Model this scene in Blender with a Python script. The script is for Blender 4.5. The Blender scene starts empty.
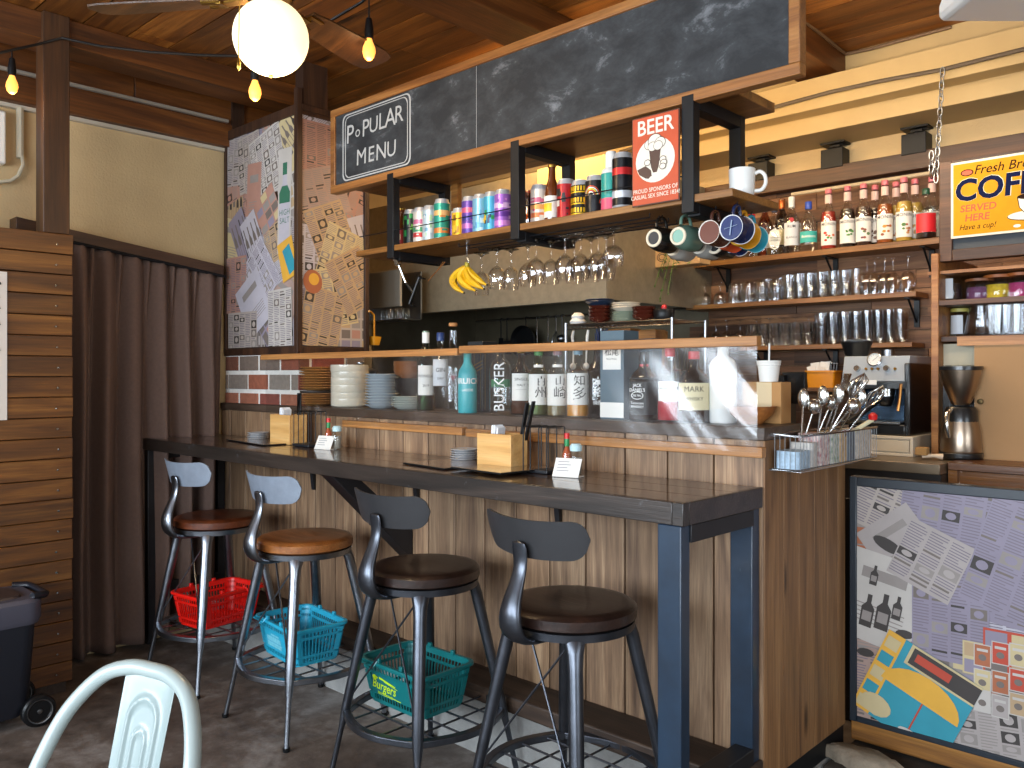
EXPO = 0.0; WORLD = 1.0
import bpy, math, random
from mathutils import Vector, Matrix, Euler
random.seed(7)
C = bpy.context.scene.collection
PI = math.pi
F = 836.0; HOR = 375.0; CZ = 1.36; TH = math.radians(43.3)
SN, CS = math.sin(TH), math.cos(TH)

def at(px, py, Y=None, X=None, Z=None, D=None):
    """the point of the room seen at a pixel, on a plane of the room"""
    l = (px - 512.0) / F
    rx = -SN + l * CS; ry = CS + l * SN; rz = (HOR - py) / F
    if Y is not None: t = Y / ry
    elif X is not None: t = X / rx
    elif Z is not None: t = (Z - CZ) / rz
    else: t = D
    return Vector((rx * t, ry * t, CZ + rz * t))

# ------------------------------------------------------------ mesh builder
class MB:
    def __init__(s): s.v = []; s.f = []; s.m = []
    def add(s, vs, fs, m=0):
        b = len(s.v); s.v += [tuple(v) for v in vs]
        for f in fs: s.f.append([b + i for i in f]); s.m.append(m)
        return s
    def box(s, x0, x1, y0, y1, z0, z1, m=0, M=None):
        vs = [Vector(p) for p in ((x0,y0,z0),(x1,y0,z0),(x1,y1,z0),(x0,y1,z0),(x0,y0,z1),(x1,y0,z1),(x1,y1,z1),(x0,y1,z1))]
        if M is not None: vs = [M @ v for v in vs]
        return s.add(vs, [(3,2,1,0),(4,5,6,7),(0,1,5,4),(1,2,6,5),(2,3,7,6),(3,0,4,7)], m)
    def bar(s, p0, p1, w, h, m=0, up=(0,0,1)):
        p0, p1 = Vector(p0), Vector(p1); d = (p1 - p0).normalized(); up = Vector(up)
        if abs(d.dot(up)) > .98: up = Vector((0,1,0))
        a = d.cross(up).normalized() * w / 2; b = a.cross(d).normalized() * h / 2
        vs = [p0-a-b, p0+a-b, p0+a+b, p0-a+b, p1-a-b, p1+a-b, p1+a+b, p1-a+b]
        return s.add(vs, [(0,1,2,3),(7,6,5,4),(0,4,5,1),(1,5,6,2),(2,6,7,3),(3,7,4,0)], m)
    def tube(s, pts, r, n=8, m=0, closed=False, caps=True):
        pts = [Vector(p) for p in pts]; k = len(pts)
        rs = r if isinstance(r, (list, tuple)) else [r] * k
        ring = []; prev = None
        for i in range(k):
            a = pts[(i-1) % k] if (closed or i > 0) else pts[i]
            c = pts[(i+1) % k] if (closed or i < k-1) else pts[i]
            t = (c - a).normalized()
            if prev is None:
                u = Vector((0,0,1)) if abs(t.z) < .9 else Vector((1,0,0))
                nrm = t.cross(u).normalized()
            else:
                nrm = (prev - t * prev.dot(t))
                nrm = nrm.normalized() if nrm.length > 1e-6 else t.orthogonal().normalized()
            prev = nrm; b = t.cross(nrm)
            ring.append([pts[i] + (nrm * math.cos(2*PI*j/n) + b * math.sin(2*PI*j/n)) * rs[i] for j in range(n)])
        vs = [v for q in ring for v in q]; fs = []
        for i in range(k if closed else k-1):
            i2 = (i+1) % k
            for j in range(n): fs.append((i*n+j, i*n+(j+1)%n, i2*n+(j+1)%n, i2*n+j))
        if not closed and caps: fs += [tuple(range(n))[::-1], tuple((k-1)*n+j for j in range(n))]
        return s.add(vs, fs, m)
    def lathe(s, prof, n=20, c=(0,0,0), m=0, M=None, a0=0, a1=2*PI):
        """prof [(r,z[,mat])...]"""
        full = abs(a1-a0-2*PI) < 1e-6; cols = n if full else n+1
        c = Vector(c); vs = []; idx = []
        for p in prof:
            r, z = p[0], p[1]
            if r < 1e-6:
                idx.append([len(vs)] * cols); vs.append(c + Vector((0,0,z)))
            else:
                row = []
                for j in range(cols):
                    a = a0 + (a1-a0)*j/n
                    row.append(len(vs)); vs.append(c + Vector((r*math.cos(a), r*math.sin(a), z)))
                idx.append(row)
        if M is not None: vs = [M @ v for v in vs]
        b = len(s.v); s.v += [tuple(v) for v in vs]
        for i in range(len(prof)-1):
            mm = prof[i+1][2] if len(prof[i+1]) > 2 else m
            for j in range(n):
                j2 = (j+1) % cols
                q = [idx[i][j], idx[i][j2], idx[i+1][j2], idx[i+1][j]]
                u = []
                for x in q:
                    if x not in u: u.append(x)
                if len(u) > 2: s.f.append([b+x for x in u]); s.m.append(mm)
        return s
    def cyl(s, p0, p1, r, n=16, m=0, r1=None):
        return s.tube([p0, p1], [r, r if r1 is None else r1], n, m)
    def prism(s, poly, f0, f1, m=0):
        """poly 2D, f0/f1 map (u,v)->3D for the two ends"""
        k = len(poly); vs = [f0(*p) for p in poly] + [f1(*p) for p in poly]
        fs = [tuple(range(k))[::-1], tuple(range(k, 2*k))] + [(i, (i+1)%k, k+(i+1)%k, k+i) for i in range(k)]
        return s.add(vs, fs, m)
    def loft(s, rings, m=0, caps=True, closed=False):
        k = len(rings[0]); vs = [p for r in rings for p in r]; fs = []
        R = len(rings)
        for i in range(R if closed else R-1):
            i2 = (i+1) % R
            for j in range(k): fs.append((i*k+j, i*k+(j+1)%k, i2*k+(j+1)%k, i2*k+j))
        if caps and not closed: fs += [tuple(range(k))[::-1], tuple((R-1)*k+j for j in range(k))]
        return s.add(vs, fs, m)
    def sphere(s, c, r, n=16, m=0, sc=(1,1,1)):
        prof = [(r*math.sin(PI*i/(n//2+2)), -r*math.cos(PI*i/(n//2+2))) for i in range(n//2+3)]
        prof[0] = (0,-r); prof[-1] = (0,r)
        M = Matrix.Translation(Vector(c)) @ Matrix.Diagonal((*sc,1))
        return s.lathe(prof, n, m=m, M=M)
    def build(s, name, mats, parent=None, world=False, smooth=30, bev=0, M=None, seg=2):
        me = bpy.data.meshes.new(name)
        vs = s.v
        if M is not None: vs = [tuple(M @ Vector(v)) for v in vs]
        me.from_pydata(vs, [], s.f)
        for q in (mats if isinstance(mats, (list, tuple)) else [mats]): me.materials.append(q)
        me.polygons.foreach_set('material_index', s.m)
        if smooth:
            me.polygons.foreach_set('use_smooth', [True]*len(s.f))
            me.set_sharp_from_angle(angle=math.radians(smooth))
        me.update()
        o = bpy.data.objects.new(name, me); C.objects.link(o)
        if parent is not None:
            o.parent = parent
            if world:
                W = parent_world(parent).inverted()
                me.transform(W)
        if bev:
            b = o.modifiers.new('edge', 'BEVEL'); b.width = bev; b.segments = seg; b.limit_method = 'ANGLE'
            b.angle_limit = math.radians(40)
        return o

def parent_world(p):
    M = Matrix.Identity(4)
    while p is not None:
        M = Matrix.LocRotScale(p.location, p.rotation_euler, p.scale) @ M
        p = p.parent
    return M

def tag(o, label=None, cat=None, group=None, kind=None):
    if label: o['label'] = label
    if cat: o['category'] = cat
    if group: o['group'] = group
    if kind: o['kind'] = kind
    return o
def thing(name, label, cat, loc=(0,0,0), rz=0, group=None):
    o = bpy.data.objects.new(name, None); C.objects.link(o)
    o.location = loc; o.rotation_euler = (0,0,rz); o.empty_display_size = .05
    return tag(o, label, cat, group)
def struct(mb, name, mats, label=None, **k):
    o = mb.build(name, mats, **k); o['kind'] = 'structure'
    if label: o['label'] = label
    return o
def dup(root, loc, rz=0, label=None, group=None, sc=None):
    r = root.copy(); C.objects.link(r); r.location = loc; r.rotation_euler = (0,0,rz)
    if sc: r.scale = (sc,)*3 if not isinstance(sc, tuple) else sc
    if label: r['label'] = label
    if group: r['group'] = group
    for ch in list(root.children):
        c = ch.copy(); C.objects.link(c); c.parent = r
        for g in list(ch.children):
            d = g.copy(); C.objects.link(d); d.parent = c
    return r
ORD = ['first','second','third','fourth','fifth','sixth','seventh','eighth','ninth','tenth','eleventh','twelfth','thirteenth','fourteenth',
       'fifteenth','sixteenth','seventeenth','eighteenth','nineteenth','twentieth','twenty-first','twenty-second','twenty-third','twenty-fourth']

# ------------------------------------------------------------ text as mesh
_tc = {}
def text_mesh(body, size=1.0, bold=0.0, spacing=1.0):
    k = (body, bold, spacing)
    if k not in _tc:
        cu = bpy.data.curves.new('t', 'FONT'); cu.body = body; cu.align_x = 'CENTER'; cu.align_y = 'CENTER'
        cu.size = 1; cu.offset = bold; cu.space_character = spacing; cu.resolution_u = 3
        o = bpy.data.objects.new('t', cu); C.objects.link(o)
        dg = bpy.context.evaluated_depsgraph_get(); me = bpy.data.meshes.new_from_object(o.evaluated_get(dg))
        _tc[k] = ([tuple(v.co) for v in me.vertices], [tuple(p.vertices) for p in me.polygons])
        bpy.data.objects.remove(o); bpy.data.curves.remove(cu); bpy.data.meshes.remove(me)
    vs, fs = _tc[k]
    return [(x*size, y*size) for x, y, z in vs], fs
def put_text(mb, body, f, size, m=0, bold=0.0, spacing=1.0, dx=0, dy=0, sx=1, rot=0, shear=0):
    """f(u,v)->3D"""
    vs, fs = text_mesh(body, size, bold, spacing)
    c, s_ = math.cos(rot), math.sin(rot)
    out = []
    for u, v in vs:
        u = u*sx + v*shear
        out.append(f(dx + u*c - v*s_, dy + u*s_ + v*c))
    mb.add(out, fs, m)
def plane_map(o, u, v, off=0.0):
    o, u, v = Vector(o), Vector(u).normalized(), Vector(v).normalized(); n = u.cross(v).normalized()
    return lambda a, b, h=0.0: o + u*a + v*b + n*(off + h)
def cyl_map(r, z, ang, c=(0,0)):
    return lambda a, b: Vector((c[0] + r*math.cos(ang + a/r), c[1] + r*math.sin(ang + a/r), z + b))

# ------------------------------------------------------------ materials
_m = {}
def lin(c):
    if isinstance(c, str):
        c = c.lstrip('#'); c = [int(c[i:i+2], 16)/255 for i in (0,2,4)]
        return tuple((x/12.92 if x <= .04045 else ((x+.055)/1.055)**2.4) for x in c)
    return tuple(c[:3])
def nt(name):
    m = bpy.data.materials.new(name); m.use_nodes = True; t = m.node_tree
    b = t.nodes['Principled BSDF']
    return m, t, b
def L(t, a, b): t.links.new(a, b)
def node(t, kind, **kw):
    n = t.nodes.new(kind)
    for k, v in kw.items():
        if k.startswith('i_'): n.inputs[k[2:].replace('_', ' ')].default_value = v
        else: setattr(n, k, v)
    return n
def S(name, col, rough=.5, metal=0, bump=0, bscale=60, var=0, vscale=8, spec=.5, coat=0, island=0, vcol=None, wear=None, wscale=10, wth=.62):
    """plain surface with fine unevenness, optional mottling and worn spots"""
    if name in _m: return _m[name]
    m, t, b = nt(name); c = lin(col)
    b.inputs['Base Color'].default_value = (*c, 1); b.inputs['Roughness'].default_value = rough
    b.inputs['Metallic'].default_value = metal; b.inputs['Specular IOR Level'].default_value = spec
    b.inputs['Coat Weight'].default_value = coat; b.inputs['Coat Roughness'].default_value = .1
    tc = node(t, 'ShaderNodeTexCoord')
    src = None
    if var:
        n = node(t, 'ShaderNodeTexNoise', i_Scale=vscale, i_Detail=6.0, i_Roughness=.6); L(t, tc.outputs['Object'], n.inputs['Vector'])
        r = node(t, 'ShaderNodeValToRGB'); r.color_ramp.elements[0].position = .3; r.color_ramp.elements[1].position = .72
        c2 = lin(vcol) if vcol else tuple(x*(1-var) for x in c)
        r.color_ramp.elements[0].color = (*c2, 1); r.color_ramp.elements[1].color = (*[min(1, x*(1+var*.4)) for x in c], 1)
        L(t, n.outputs['Fac'], r.inputs['Fac']); src = r.outputs['Color']
    if wear:
        n = node(t, 'ShaderNodeTexNoise', i_Scale=wscale, i_Detail=8.0, i_Roughness=.7); L(t, tc.outputs['Object'], n.inputs['Vector'])
        r = node(t, 'ShaderNodeValToRGB'); r.color_ramp.elements[0].position = wth; r.color_ramp.elements[1].position = wth+.04
        L(t, n.outputs['Fac'], r.inputs['Fac'])
        mx = node(t, 'ShaderNodeMix', data_type='RGBA'); L(t, r.outputs['Color'], mx.inputs['Factor'])
        if src: L(t, src, mx.inputs['A'])
        else: mx.inputs['A'].default_value = (*c, 1)
        mx.inputs['B'].default_value = (*lin(wear), 1); src = mx.outputs['Result']
    if island:
        g = node(t, 'ShaderNodeNewGeometry'); h = node(t, 'ShaderNodeHueSaturation')
        mr = node(t, 'ShaderNodeMapRange'); mr.inputs['To Min'].default_value = 1-island; mr.inputs['To Max'].default_value = 1+island
        L(t, g.outputs['Random Per Island'], mr.inputs['Value']); L(t, mr.outputs['Result'], h.inputs['Value'])
        if src: L(t, src, h.inputs['Color'])
        else: h.inputs['Color'].default_value = (*c, 1)
        src = h.outputs['Color']
    if src: L(t, src, b.inputs['Base Color'])
    if bump:
        n = node(t, 'ShaderNodeTexNoise', i_Scale=float(bscale), i_Detail=5.0); L(t, tc.outputs['Object'], n.inputs['Vector'])
        u = node(t, 'ShaderNodeBump', i_Strength=bump, i_Distance=.01); L(t, n.outputs['Fac'], u.inputs['Height']); L(t, u.outputs['Normal'], b.inputs['Normal'])
    _m[name] = m; return m
def wood(name, dark, mid, light, ax='x', g=1.0, rough=.5, coat=0, isl=.25, knots=0, fine=.35, bump=.25, wear=None, croug=.1):
    """grain stretched along an axis, each board its own shade"""
    if name in _m: return _m[name]
    m, t, b = nt(name)
    tc = node(t, 'ShaderNodeTexCoord'); ge = node(t, 'ShaderNodeNewGeometry')
    mul = node(t, 'ShaderNodeVectorMath', operation='SCALE'); cb = node(t, 'ShaderNodeCombineXYZ')
    for i in range(3): cb.inputs[i].default_value = 1
    L(t, ge.outputs['Random Per Island'], mul.inputs['Scale']); mul.inputs[0].default_value = (13.7, 7.3, 5.1)
    ad = node(t, 'ShaderNodeVectorMath', operation='ADD'); L(t, tc.outputs['Object'], ad.inputs[0]); L(t, mul.outputs[0], ad.inputs[1])
    def mp(a, o):
        q = node(t, 'ShaderNodeMapping'); s = [o*g]*3; s['xyz'.index(ax)] = a*g
        q.inputs['Scale'].default_value = s; L(t, ad.outputs[0], q.inputs['Vector']); return q
    n1 = node(t, 'ShaderNodeTexNoise', i_Scale=1.0, i_Detail=5.0, i_Roughness=.6, i_Distortion=1.2); L(t, mp(.9, 11).outputs[0], n1.inputs['Vector'])
    n2 = node(t, 'ShaderNodeTexNoise', i_Scale=1.0, i_Detail=4.0, i_Roughness=.7); L(t, mp(4, 130).outputs[0], n2.inputs['Vector'])
    r = node(t, 'ShaderNodeValToRGB'); e = r.color_ramp.elements
    e[0].position = .28; e[0].color = (*lin(dark), 1); e[1].position = .74; e[1].color = (*lin(light), 1)
    x = e.new(.5); x.color = (*lin(mid), 1)
    L(t, n1.outputs['Fac'], r.inputs['Fac']); src = r.outputs['Color']
    mr = node(t, 'ShaderNodeMapRange'); mr.inputs['From Min'].default_value = .3; mr.inputs['From Max'].default_value = .7
    mr.inputs['To Min'].default_value = 1-fine; mr.inputs['To Max'].default_value = 1+fine*.5
    L(t, n2.outputs['Fac'], mr.inputs['Value'])
    mi = node(t, 'ShaderNodeMapRange'); mi.inputs['To Min'].default_value = 1-isl; mi.inputs['To Max'].default_value = 1+isl
    sh = node(t, 'ShaderNodeMath', operation='FRACT'); mm = node(t, 'ShaderNodeMath', operation='MULTIPLY'); mm.inputs[1].default_value = 7.77
    L(t, ge.outputs['Random Per Island'], mm.inputs[0]); L(t, mm.outputs[0], sh.inputs[0]); L(t, sh.outputs[0], mi.inputs['Value'])
    pr = node(t, 'ShaderNodeMath', operation='MULTIPLY'); L(t, mr.outputs['Result'], pr.inputs[0]); L(t, mi.outputs['Result'], pr.inputs[1])
    h = node(t, 'ShaderNodeHueSaturation'); L(t, src, h.inputs['Color']); L(t, pr.outputs[0], h.inputs['Value']); src = h.outputs['Color']
    if knots:
        vo = node(t, 'ShaderNodeTexVoronoi', i_Scale=1.0); q = mp(1.3, 4.2); L(t, q.outputs[0], vo.inputs['Vector'])
        kr = node(t, 'ShaderNodeValToRGB'); kr.color_ramp.elements[0].position = .06; kr.color_ramp.elements[0].color = (.12,.10,.08,1)
        kr.color_ramp.elements[1].position = .06+.12*knots; kr.color_ramp.elements[1].color = (1,1,1,1)
        L(t, vo.outputs['Distance'], kr.inputs['Fac'])
        mx = node(t, 'ShaderNodeMix', data_type='RGBA', blend_type='MULTIPLY'); mx.inputs['Factor'].default_value = .85
        L(t, src, mx.inputs['A']); L(t, kr.outputs['Color'], mx.inputs['B']); src = mx.outputs['Result']
    if wear:
        n = node(t, 'ShaderNodeTexNoise', i_Scale=9.0, i_Detail=8.0, i_Roughness=.75); L(t, tc.outputs['Object'], n.inputs['Vector'])
        r2 = node(t, 'ShaderNodeValToRGB'); r2.color_ramp.elements[0].position = .6; r2.color_ramp.elements[1].position = .7
        L(t, n.outputs['Fac'], r2.inputs['Fac'])
        mx = node(t, 'ShaderNodeMix', data_type='RGBA'); L(t, r2.outputs['Color'], mx.inputs['Factor']); L(t, src, mx.inputs['A'])
        mx.inputs['B'].default_value = (*lin(wear), 1); src = mx.outputs['Result']
    L(t, src, b.inputs['Base Color']); b.inputs['Roughness'].default_value = rough
    b.inputs['Coat Weight'].default_value = coat; b.inputs['Coat Roughness'].default_value = croug
    if bump:
        u = node(t, 'ShaderNodeBump', i_Strength=bump, i_Distance=.004); L(t, n2.outputs['Fac'], u.inputs['Height']); L(t, u.outputs['Normal'], b.inputs['Normal'])
    _m[name] = m; return m
def glass(name, tint=(1,1,1), edge=.55, rough=.03, base=.06, tr=1.0, edgecol=None):
    """thin clear wall: see-through in front, reflecting at its edges"""
    if name in _m: return _m[name]
    m, t, b = nt(name); t.nodes.remove(b)
    out = t.nodes['Material Output']
    tp = node(t, 'ShaderNodeBsdfTransparent'); tp.inputs['Color'].default_value = (*[x*tr for x in tint], 1)
    gl = node(t, 'ShaderNodeBsdfGlossy', i_Roughness=rough); gl.inputs['Color'].default_value = (*(edgecol or (.9,.92,.95)), 1)
    lw = node(t, 'ShaderNodeLayerWeight', i_Blend=.35)
    mr = node(t, 'ShaderNodeMapRange'); mr.inputs['To Min'].default_value = base; mr.inputs['To Max'].default_value = edge
    L(t, lw.outputs['Facing'], mr.inputs['Value'])
    mx = node(t, 'ShaderNodeMixShader'); L(t, mr.outputs['Result'], mx.inputs[0]); L(t, tp.outputs[0], mx.inputs[1]); L(t, gl.outputs[0], mx.inputs[2])
    L(t, mx.outputs[0], out.inputs['Surface']); _m[name] = m; return m
def emit(name, col, k):
    if name in _m: return _m[name]
    m, t, b = nt(name); b.inputs['Base Color'].default_value = (*lin(col), 1)
    b.inputs['Emission Color'].default_value = (*lin(col), 1); b.inputs['Emission Strength'].default_value = k
    _m[name] = m; return m
# ------------------------------------------------------------ shared materials
W_CEIL = wood('ceiling boards', '#4a260c', '#7e4918', '#a96c2a', 'x', 1.1, rough=.45, isl=.45, knots=.55)
W_BEAM = wood('old beam', '#361c09', '#603511', '#7e4c1e', 'y', .8, rough=.5, isl=.1, knots=.4)
W_POSTV = wood('post timber', '#28180b', '#472a12', '#66421f', 'z', .8, rough=.55, isl=.1, knots=.5)
W_PLANKY = wood('orange stained plank', '#331b08', '#633b12', '#8a5a24', 'y', 1.0, rough=.5, isl=.2, knots=.5)
W_BAR = wood('stained cedar board', '#5e4736', '#8b6d52', '#b29372', 'z', 1.5, rough=.55, isl=.24, knots=.35, fine=.36)
W_BAREND = wood('cedar end board', '#5d4029', '#86603c', '#9f774d', 'z', 1.0, rough=.55, isl=.12, knots=.35)
W_TOP = wood('dark varnished top', '#1f1410', '#38251b', '#523a2a', 'x', 1.0, rough=.28, coat=.7, isl=.15, wear=None, fine=.3, bump=.1, croug=.06)
W_EDGE = wood('worn counter edge', '#191512', '#2e2621', '#453a33', 'x', 1.0, rough=.4, coat=.3, isl=.1, wear='#6a6d70')
W_FRAME = wood('oak frame', '#6b3d1c', '#94602f', '#b37d45', 'x', 1.0, rough=.45, isl=.12, knots=.4)
W_RAIL = wood('pine rail', '#85562c', '#ab7540', '#c08a52', 'x', 1.0, rough=.45, isl=.12, knots=.45)
W_SHELF = wood('orange shelf board', '#573313', '#835626', '#a0733c', 'x', 1.0, rough=.4, isl=.1)
W_DARK = wood('dark brown trim', '#21130b', '#3b2416', '#523520', 'z', 1.0, rough=.5, isl=.1)
W_DARKX = wood('dark brown board', '#2b1a10', '#4c301d', '#68452b', 'x', 1.0, rough=.5, isl=.35, knots=.4)
W_BOX = wood('light pine box', '#b98548', '#d3a463', '#e2bb7f', 'x', 1.0, rough=.45, isl=.05, fine=.15)
W_SILL = wood('weathered sill', '#241a14', '#3c2d23', '#5a4636', 'x', 1.0, rough=.6, isl=.1)
BLACK = S('black steel', '#121316', rough=.5, var=.3, vscale=20, spec=.3)
PLBLK = S('black plastic', '#0c0d0f', rough=.4, spec=.35)
WHITE = S('white enamel', '#e4e2dc', rough=.3)
CREAMW = S('cream plaster', '#bfa67c', rough=.85, var=.12, vscale=3, bump=.25, bscale=90)
BEIGEB = S('painted beam cream', '#b39a6c', rough=.6, var=.1, vscale=4)
CHROME = S('bright steel', '#c9c9c6', rough=.2, metal=1)
STEEL = S('brushed steel', '#8e9093', rough=.32, metal=1, var=.15, vscale=12)
CABLE = S('black cable', '#0d0c0c', rough=.5)
WIRE = S('chrome wire', '#b8babd', rough=.25, metal=1)
PAPER = S('white paper', '#e6e6e6', rough=.7)
INK = S('printed ink', '#2b2826', rough=.7)
GOLD = S('brass', '#a8843c', rough=.3, metal=1)

# ------------------------------------------------------------ room shell
CEIL = 2.90
fl = MB(); fl.box(-4.6, 3.2, -2.8, 4.6, -.1, 0)
def floor_mat():
    m, t, b = nt('worn concrete floor')
    tc = node(t, 'ShaderNodeTexCoord')
    n1 = node(t, 'ShaderNodeTexNoise', i_Scale=1.6, i_Detail=8.0, i_Roughness=.65, i_Distortion=.6); L(t, tc.outputs['Object'], n1.inputs['Vector'])
    n2 = node(t, 'ShaderNodeTexNoise', i_Scale=9.0, i_Detail=8.0, i_Roughness=.7); L(t, tc.outputs['Object'], n2.inputs['Vector'])
    r = node(t, 'ShaderNodeValToRGB'); e = r.color_ramp.elements; e[0].position = .36; e[0].color = (*lin('#3a302a'), 1); e[1].position = .66; e[1].color = (*lin('#9b9590'), 1)
    x = e.new(.5); x.color = (*lin('#655a52'), 1)
    mx = node(t, 'ShaderNodeMix', data_type='FLOAT'); mx.inputs['Factor'].default_value = .45
    L(t, n1.outputs['Fac'], mx.inputs['A']); L(t, n2.outputs['Fac'], mx.inputs['B']); L(t, mx.outputs['Result'], r.inputs['Fac'])
    L(t, r.outputs['Color'], b.inputs['Base Color'])
    r3 = node(t, 'ShaderNodeMapRange'); r3.inputs['To Min'].default_value = .35; r3.inputs['To Max'].default_value = .7
    L(t, n2.outputs['Fac'], r3.inputs['Value']); L(t, r3.outputs['Result'], b.inputs['Roughness'])
    u = node(t, 'ShaderNodeBump', i_Strength=.3, i_Distance=.01); L(t, n2.outputs['Fac'], u.inputs['Height']); L(t, u.outputs['Normal'], b.inputs['Normal'])
    return m
struct(fl, 'floor', floor_mat())
c = MB(); y = -2.8; k = 0
while y < 4.4:
    w = .19
    x = -4.5 - (k % 3)*.7
    while x < 3.2:
        x2 = x + 2.1
        c.box(max(x, -4.5)+.001, min(x2, 3.2)-.001, y, y+w-.007, CEIL, CEIL+.03); x = x2
    y += w; k += 1
c.box(-4.6, 3.2, -2.8, 4.5, CEIL+.035, CEIL+.1)
struct(c, 'ceiling', W_CEIL)
w = MB(); w.box(-4.42, -4.3, -2.8, 4.4, 0, CEIL)
struct(w, 'wall_left', CREAMW)
w = MB(); w.box(-4.3, 3.2, 4.2, 4.32, 0, CEIL)
struct(w, 'wall_back', CREAMW)
# street side: a wall with three window openings behind the camera, and the open right side
w = MB()
YF = -2.6
wins = [(-4.0, -2.35), (-2.05, -.4), (-.1, 1.55)]
xs = [-4.3]
for a, b_ in wins: xs += [a, b_]
xs += [3.2]
for i in range(0, len(xs), 2): w.box(xs[i], xs[i+1], YF-.12, YF, 0, CEIL)
for a, b_ in wins:
    w.box(a, b_, YF-.12, YF, 0, .75); w.box(a, b_, YF-.12, YF, 2.35, CEIL)
struct(w, 'wall_front', CREAMW)
CLEAR = glass('window pane', edge=.4, base=.03)
for i, (a, b_) in enumerate(wins):
    f = MB()
    for q in (a, b_-.05, (a+b_)/2-.02): f.box(q, q+.05, YF-.09, YF-.03, .75, 2.35)
    f.box(a, b_, YF-.09, YF-.03, .75, .80); f.box(a, b_, YF-.09, YF-.03, 2.30, 2.35)
    o = struct(f, 'window_%d' % (i+1), W_DARK)
    g = MB(); g.box(a+.05, b_-.05, YF-.065, YF-.06, .8, 2.3); g.build('glass_pane', CLEAR, o)
w = MB()
w.box(3.2, 3.32, -2.7, 4.32, 0, .8); w.box(3.2, 3.32, -2.7, 4.32, 2.3, CEIL); w.box(3.2, 3.32, -2.7, -1.2, .8, 2.3); w.box(3.2, 3.32, 1.6, 4.32, .8, 2.3)
struct(w, 'wall_right', CREAMW)
f = MB()
for q in (-1.2, .17, 1.55): f.box(3.22, 3.28, q, q+.05, .8, 2.3)
f.box(3.22, 3.28, -1.2, 1.6, .8, .85); f.box(3.22, 3.28, -1.2, 1.6, 2.25, 2.3)
o = struct(f, 'window_4', W_DARK); g = MB(); g.box(3.245, 3.25, -1.15, 1.55, .85, 2.25); g.build('glass_pane', CLEAR, o)
# ceiling beams
for x0, x1, y1, nm in ((-4.06, -3.88, 2.6, 0), (-2.51, -2.29, 4.02, 1), (-1.78, -1.58, 4.02, 1)):
    b_ = MB(); b_.box(x0, x1, -2.6, y1, 2.785, CEIL); struct(b_, 'trim_1' if nm == 0 else 'trim_2', W_BEAM, bev=.004)
b_ = MB(); b_.box(-4.3, -4.235, -2.6, 2.7, 2.60, 2.72); b_.box(-4.3, -4.25, -2.6, 1.75, 2.722, CEIL); b_.box(-4.3, -4.248, 1.753, 2.7, 2.722, CEIL); struct(b_, 'trim_2', W_BEAM, bev=.003)
b_ = MB(); b_.box(-4.3, -4.27, 1.0, 2.3, 2.580, 2.598); struct(b_, 'trim_3', S('pale cornice','#b9b09f',rough=.5))
b_ = MB(); b_.box(-4.235, -4.215, -1, 2.24, 2.725, 2.74); struct(b_, 'trim_4', S('grey conduit', '#8d8478', rough=.5))
# lintel above the curtain, runs slightly down to the right
p0 = at(15, 217, X=-4.22); p1 = at(222, 266, X=-4.22)
b_ = MB(); vs = []
for xx in (-4.3, -4.2):
    for p in (p0, p1): vs += [(xx, p.y, p.z), (xx, p.y, p.z-.055)]
b_.add(vs, [(0,1,3,2), (4,6,7,5), (0,2,6,4), (1,5,7,3), (0,4,5,1), (2,3,7,6)]); struct(b_, 'trim_5', wood('lintel timber', '#2b1a10', '#4a2e1b', '#5f3f26', 'y'), bev=.002)

# stepped cream beam in front of the back wall
b_ = MB()
prof = [(4.2, 2.52), (3.91, 2.52), (3.91, 2.60), (3.82, 2.605), (3.82, 2.752), (4.0, 2.755), (4.0, CEIL), (4.2, CEIL)]
b_.prism(prof, lambda u, v: Vector((-4.3, u, v)), lambda u, v: Vector((3.2, u, v))); struct(b_, 'trim_6', BEIGEB, smooth=0, bev=.004)
cb = MB()
pts = [at(x, y, Y=3.80) for x, y in ((620, 152), (700, 127), (760, 110.9), (830, 92), (880, 81), (940, 70), (1024, 49), (1090, 32))]
cb.tube(pts, .009, 6); o = cb.build('electric_cable', S('grey cable', '#5b4f42', rough=.6)); tag(o, 'thin grey electric cable clipped along the cream stepped beam', 'cable')
cb = MB(); pts = [at(803, 20, X=-1.572), at(820, 33, X=-1.572), at(838, 48, X=-1.572), at(846, 54, Y=3.985), at(870, 49, Y=3.985), at(910, 38, Y=3.985), at(951, 27, Y=3.985)]
cb.tube(pts, .008, 6); o = cb.build('electric_cable', S('brown cable', '#6b5138', rough=.6)); tag(o, 'brown cable running from the ceiling beam onto the top of the cream beam', 'cable')

# ------------------------------------------------------------ plank partition at the left with its post
t = thing('plank_partition', 'low partition of horizontal orange-brown planks with rows of screws, left of the curtain', 'partition', (-3.85, 1.2, 0))
b_ = MB(); n = 22; z0 = .045; dz = (1.963-z0)/n
for i in range(n):
    tl = random.uniform(-.003, .003)
    b_.box(-3.88, -3.85+tl, -2.0, at(73, 400, X=-3.85).y+random.uniform(-.003,.002), z0+i*dz+.0012, z0+(i+1)*dz-.0012)
b_.build('planking', W_PLANKY, t, world=True, bev=.0025)
b_ = MB(); b_.box(-3.97, -3.885, -2, 1.29, .0, 1.94); b_.build('inner_frame', W_DARK, t, world=True)
b_ = MB(); b_.box(-3.92, -3.862, -2, 1.30, 0, .045); b_.build('plinth', W_SILL, t, world=True)
b_ = MB()
for i in range(n):
    for yy in (at(57, 400, X=-3.85).y, .25): b_.lathe([(0,.002),(.004,.0015),(.0045,-.003)], 8, M=Matrix.Translation((-3.846, yy+random.uniform(-.006,.006), z0+(i+.45)*dz)) @ Matrix.Rotation(PI/2, 4, 'Y'))
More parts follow.
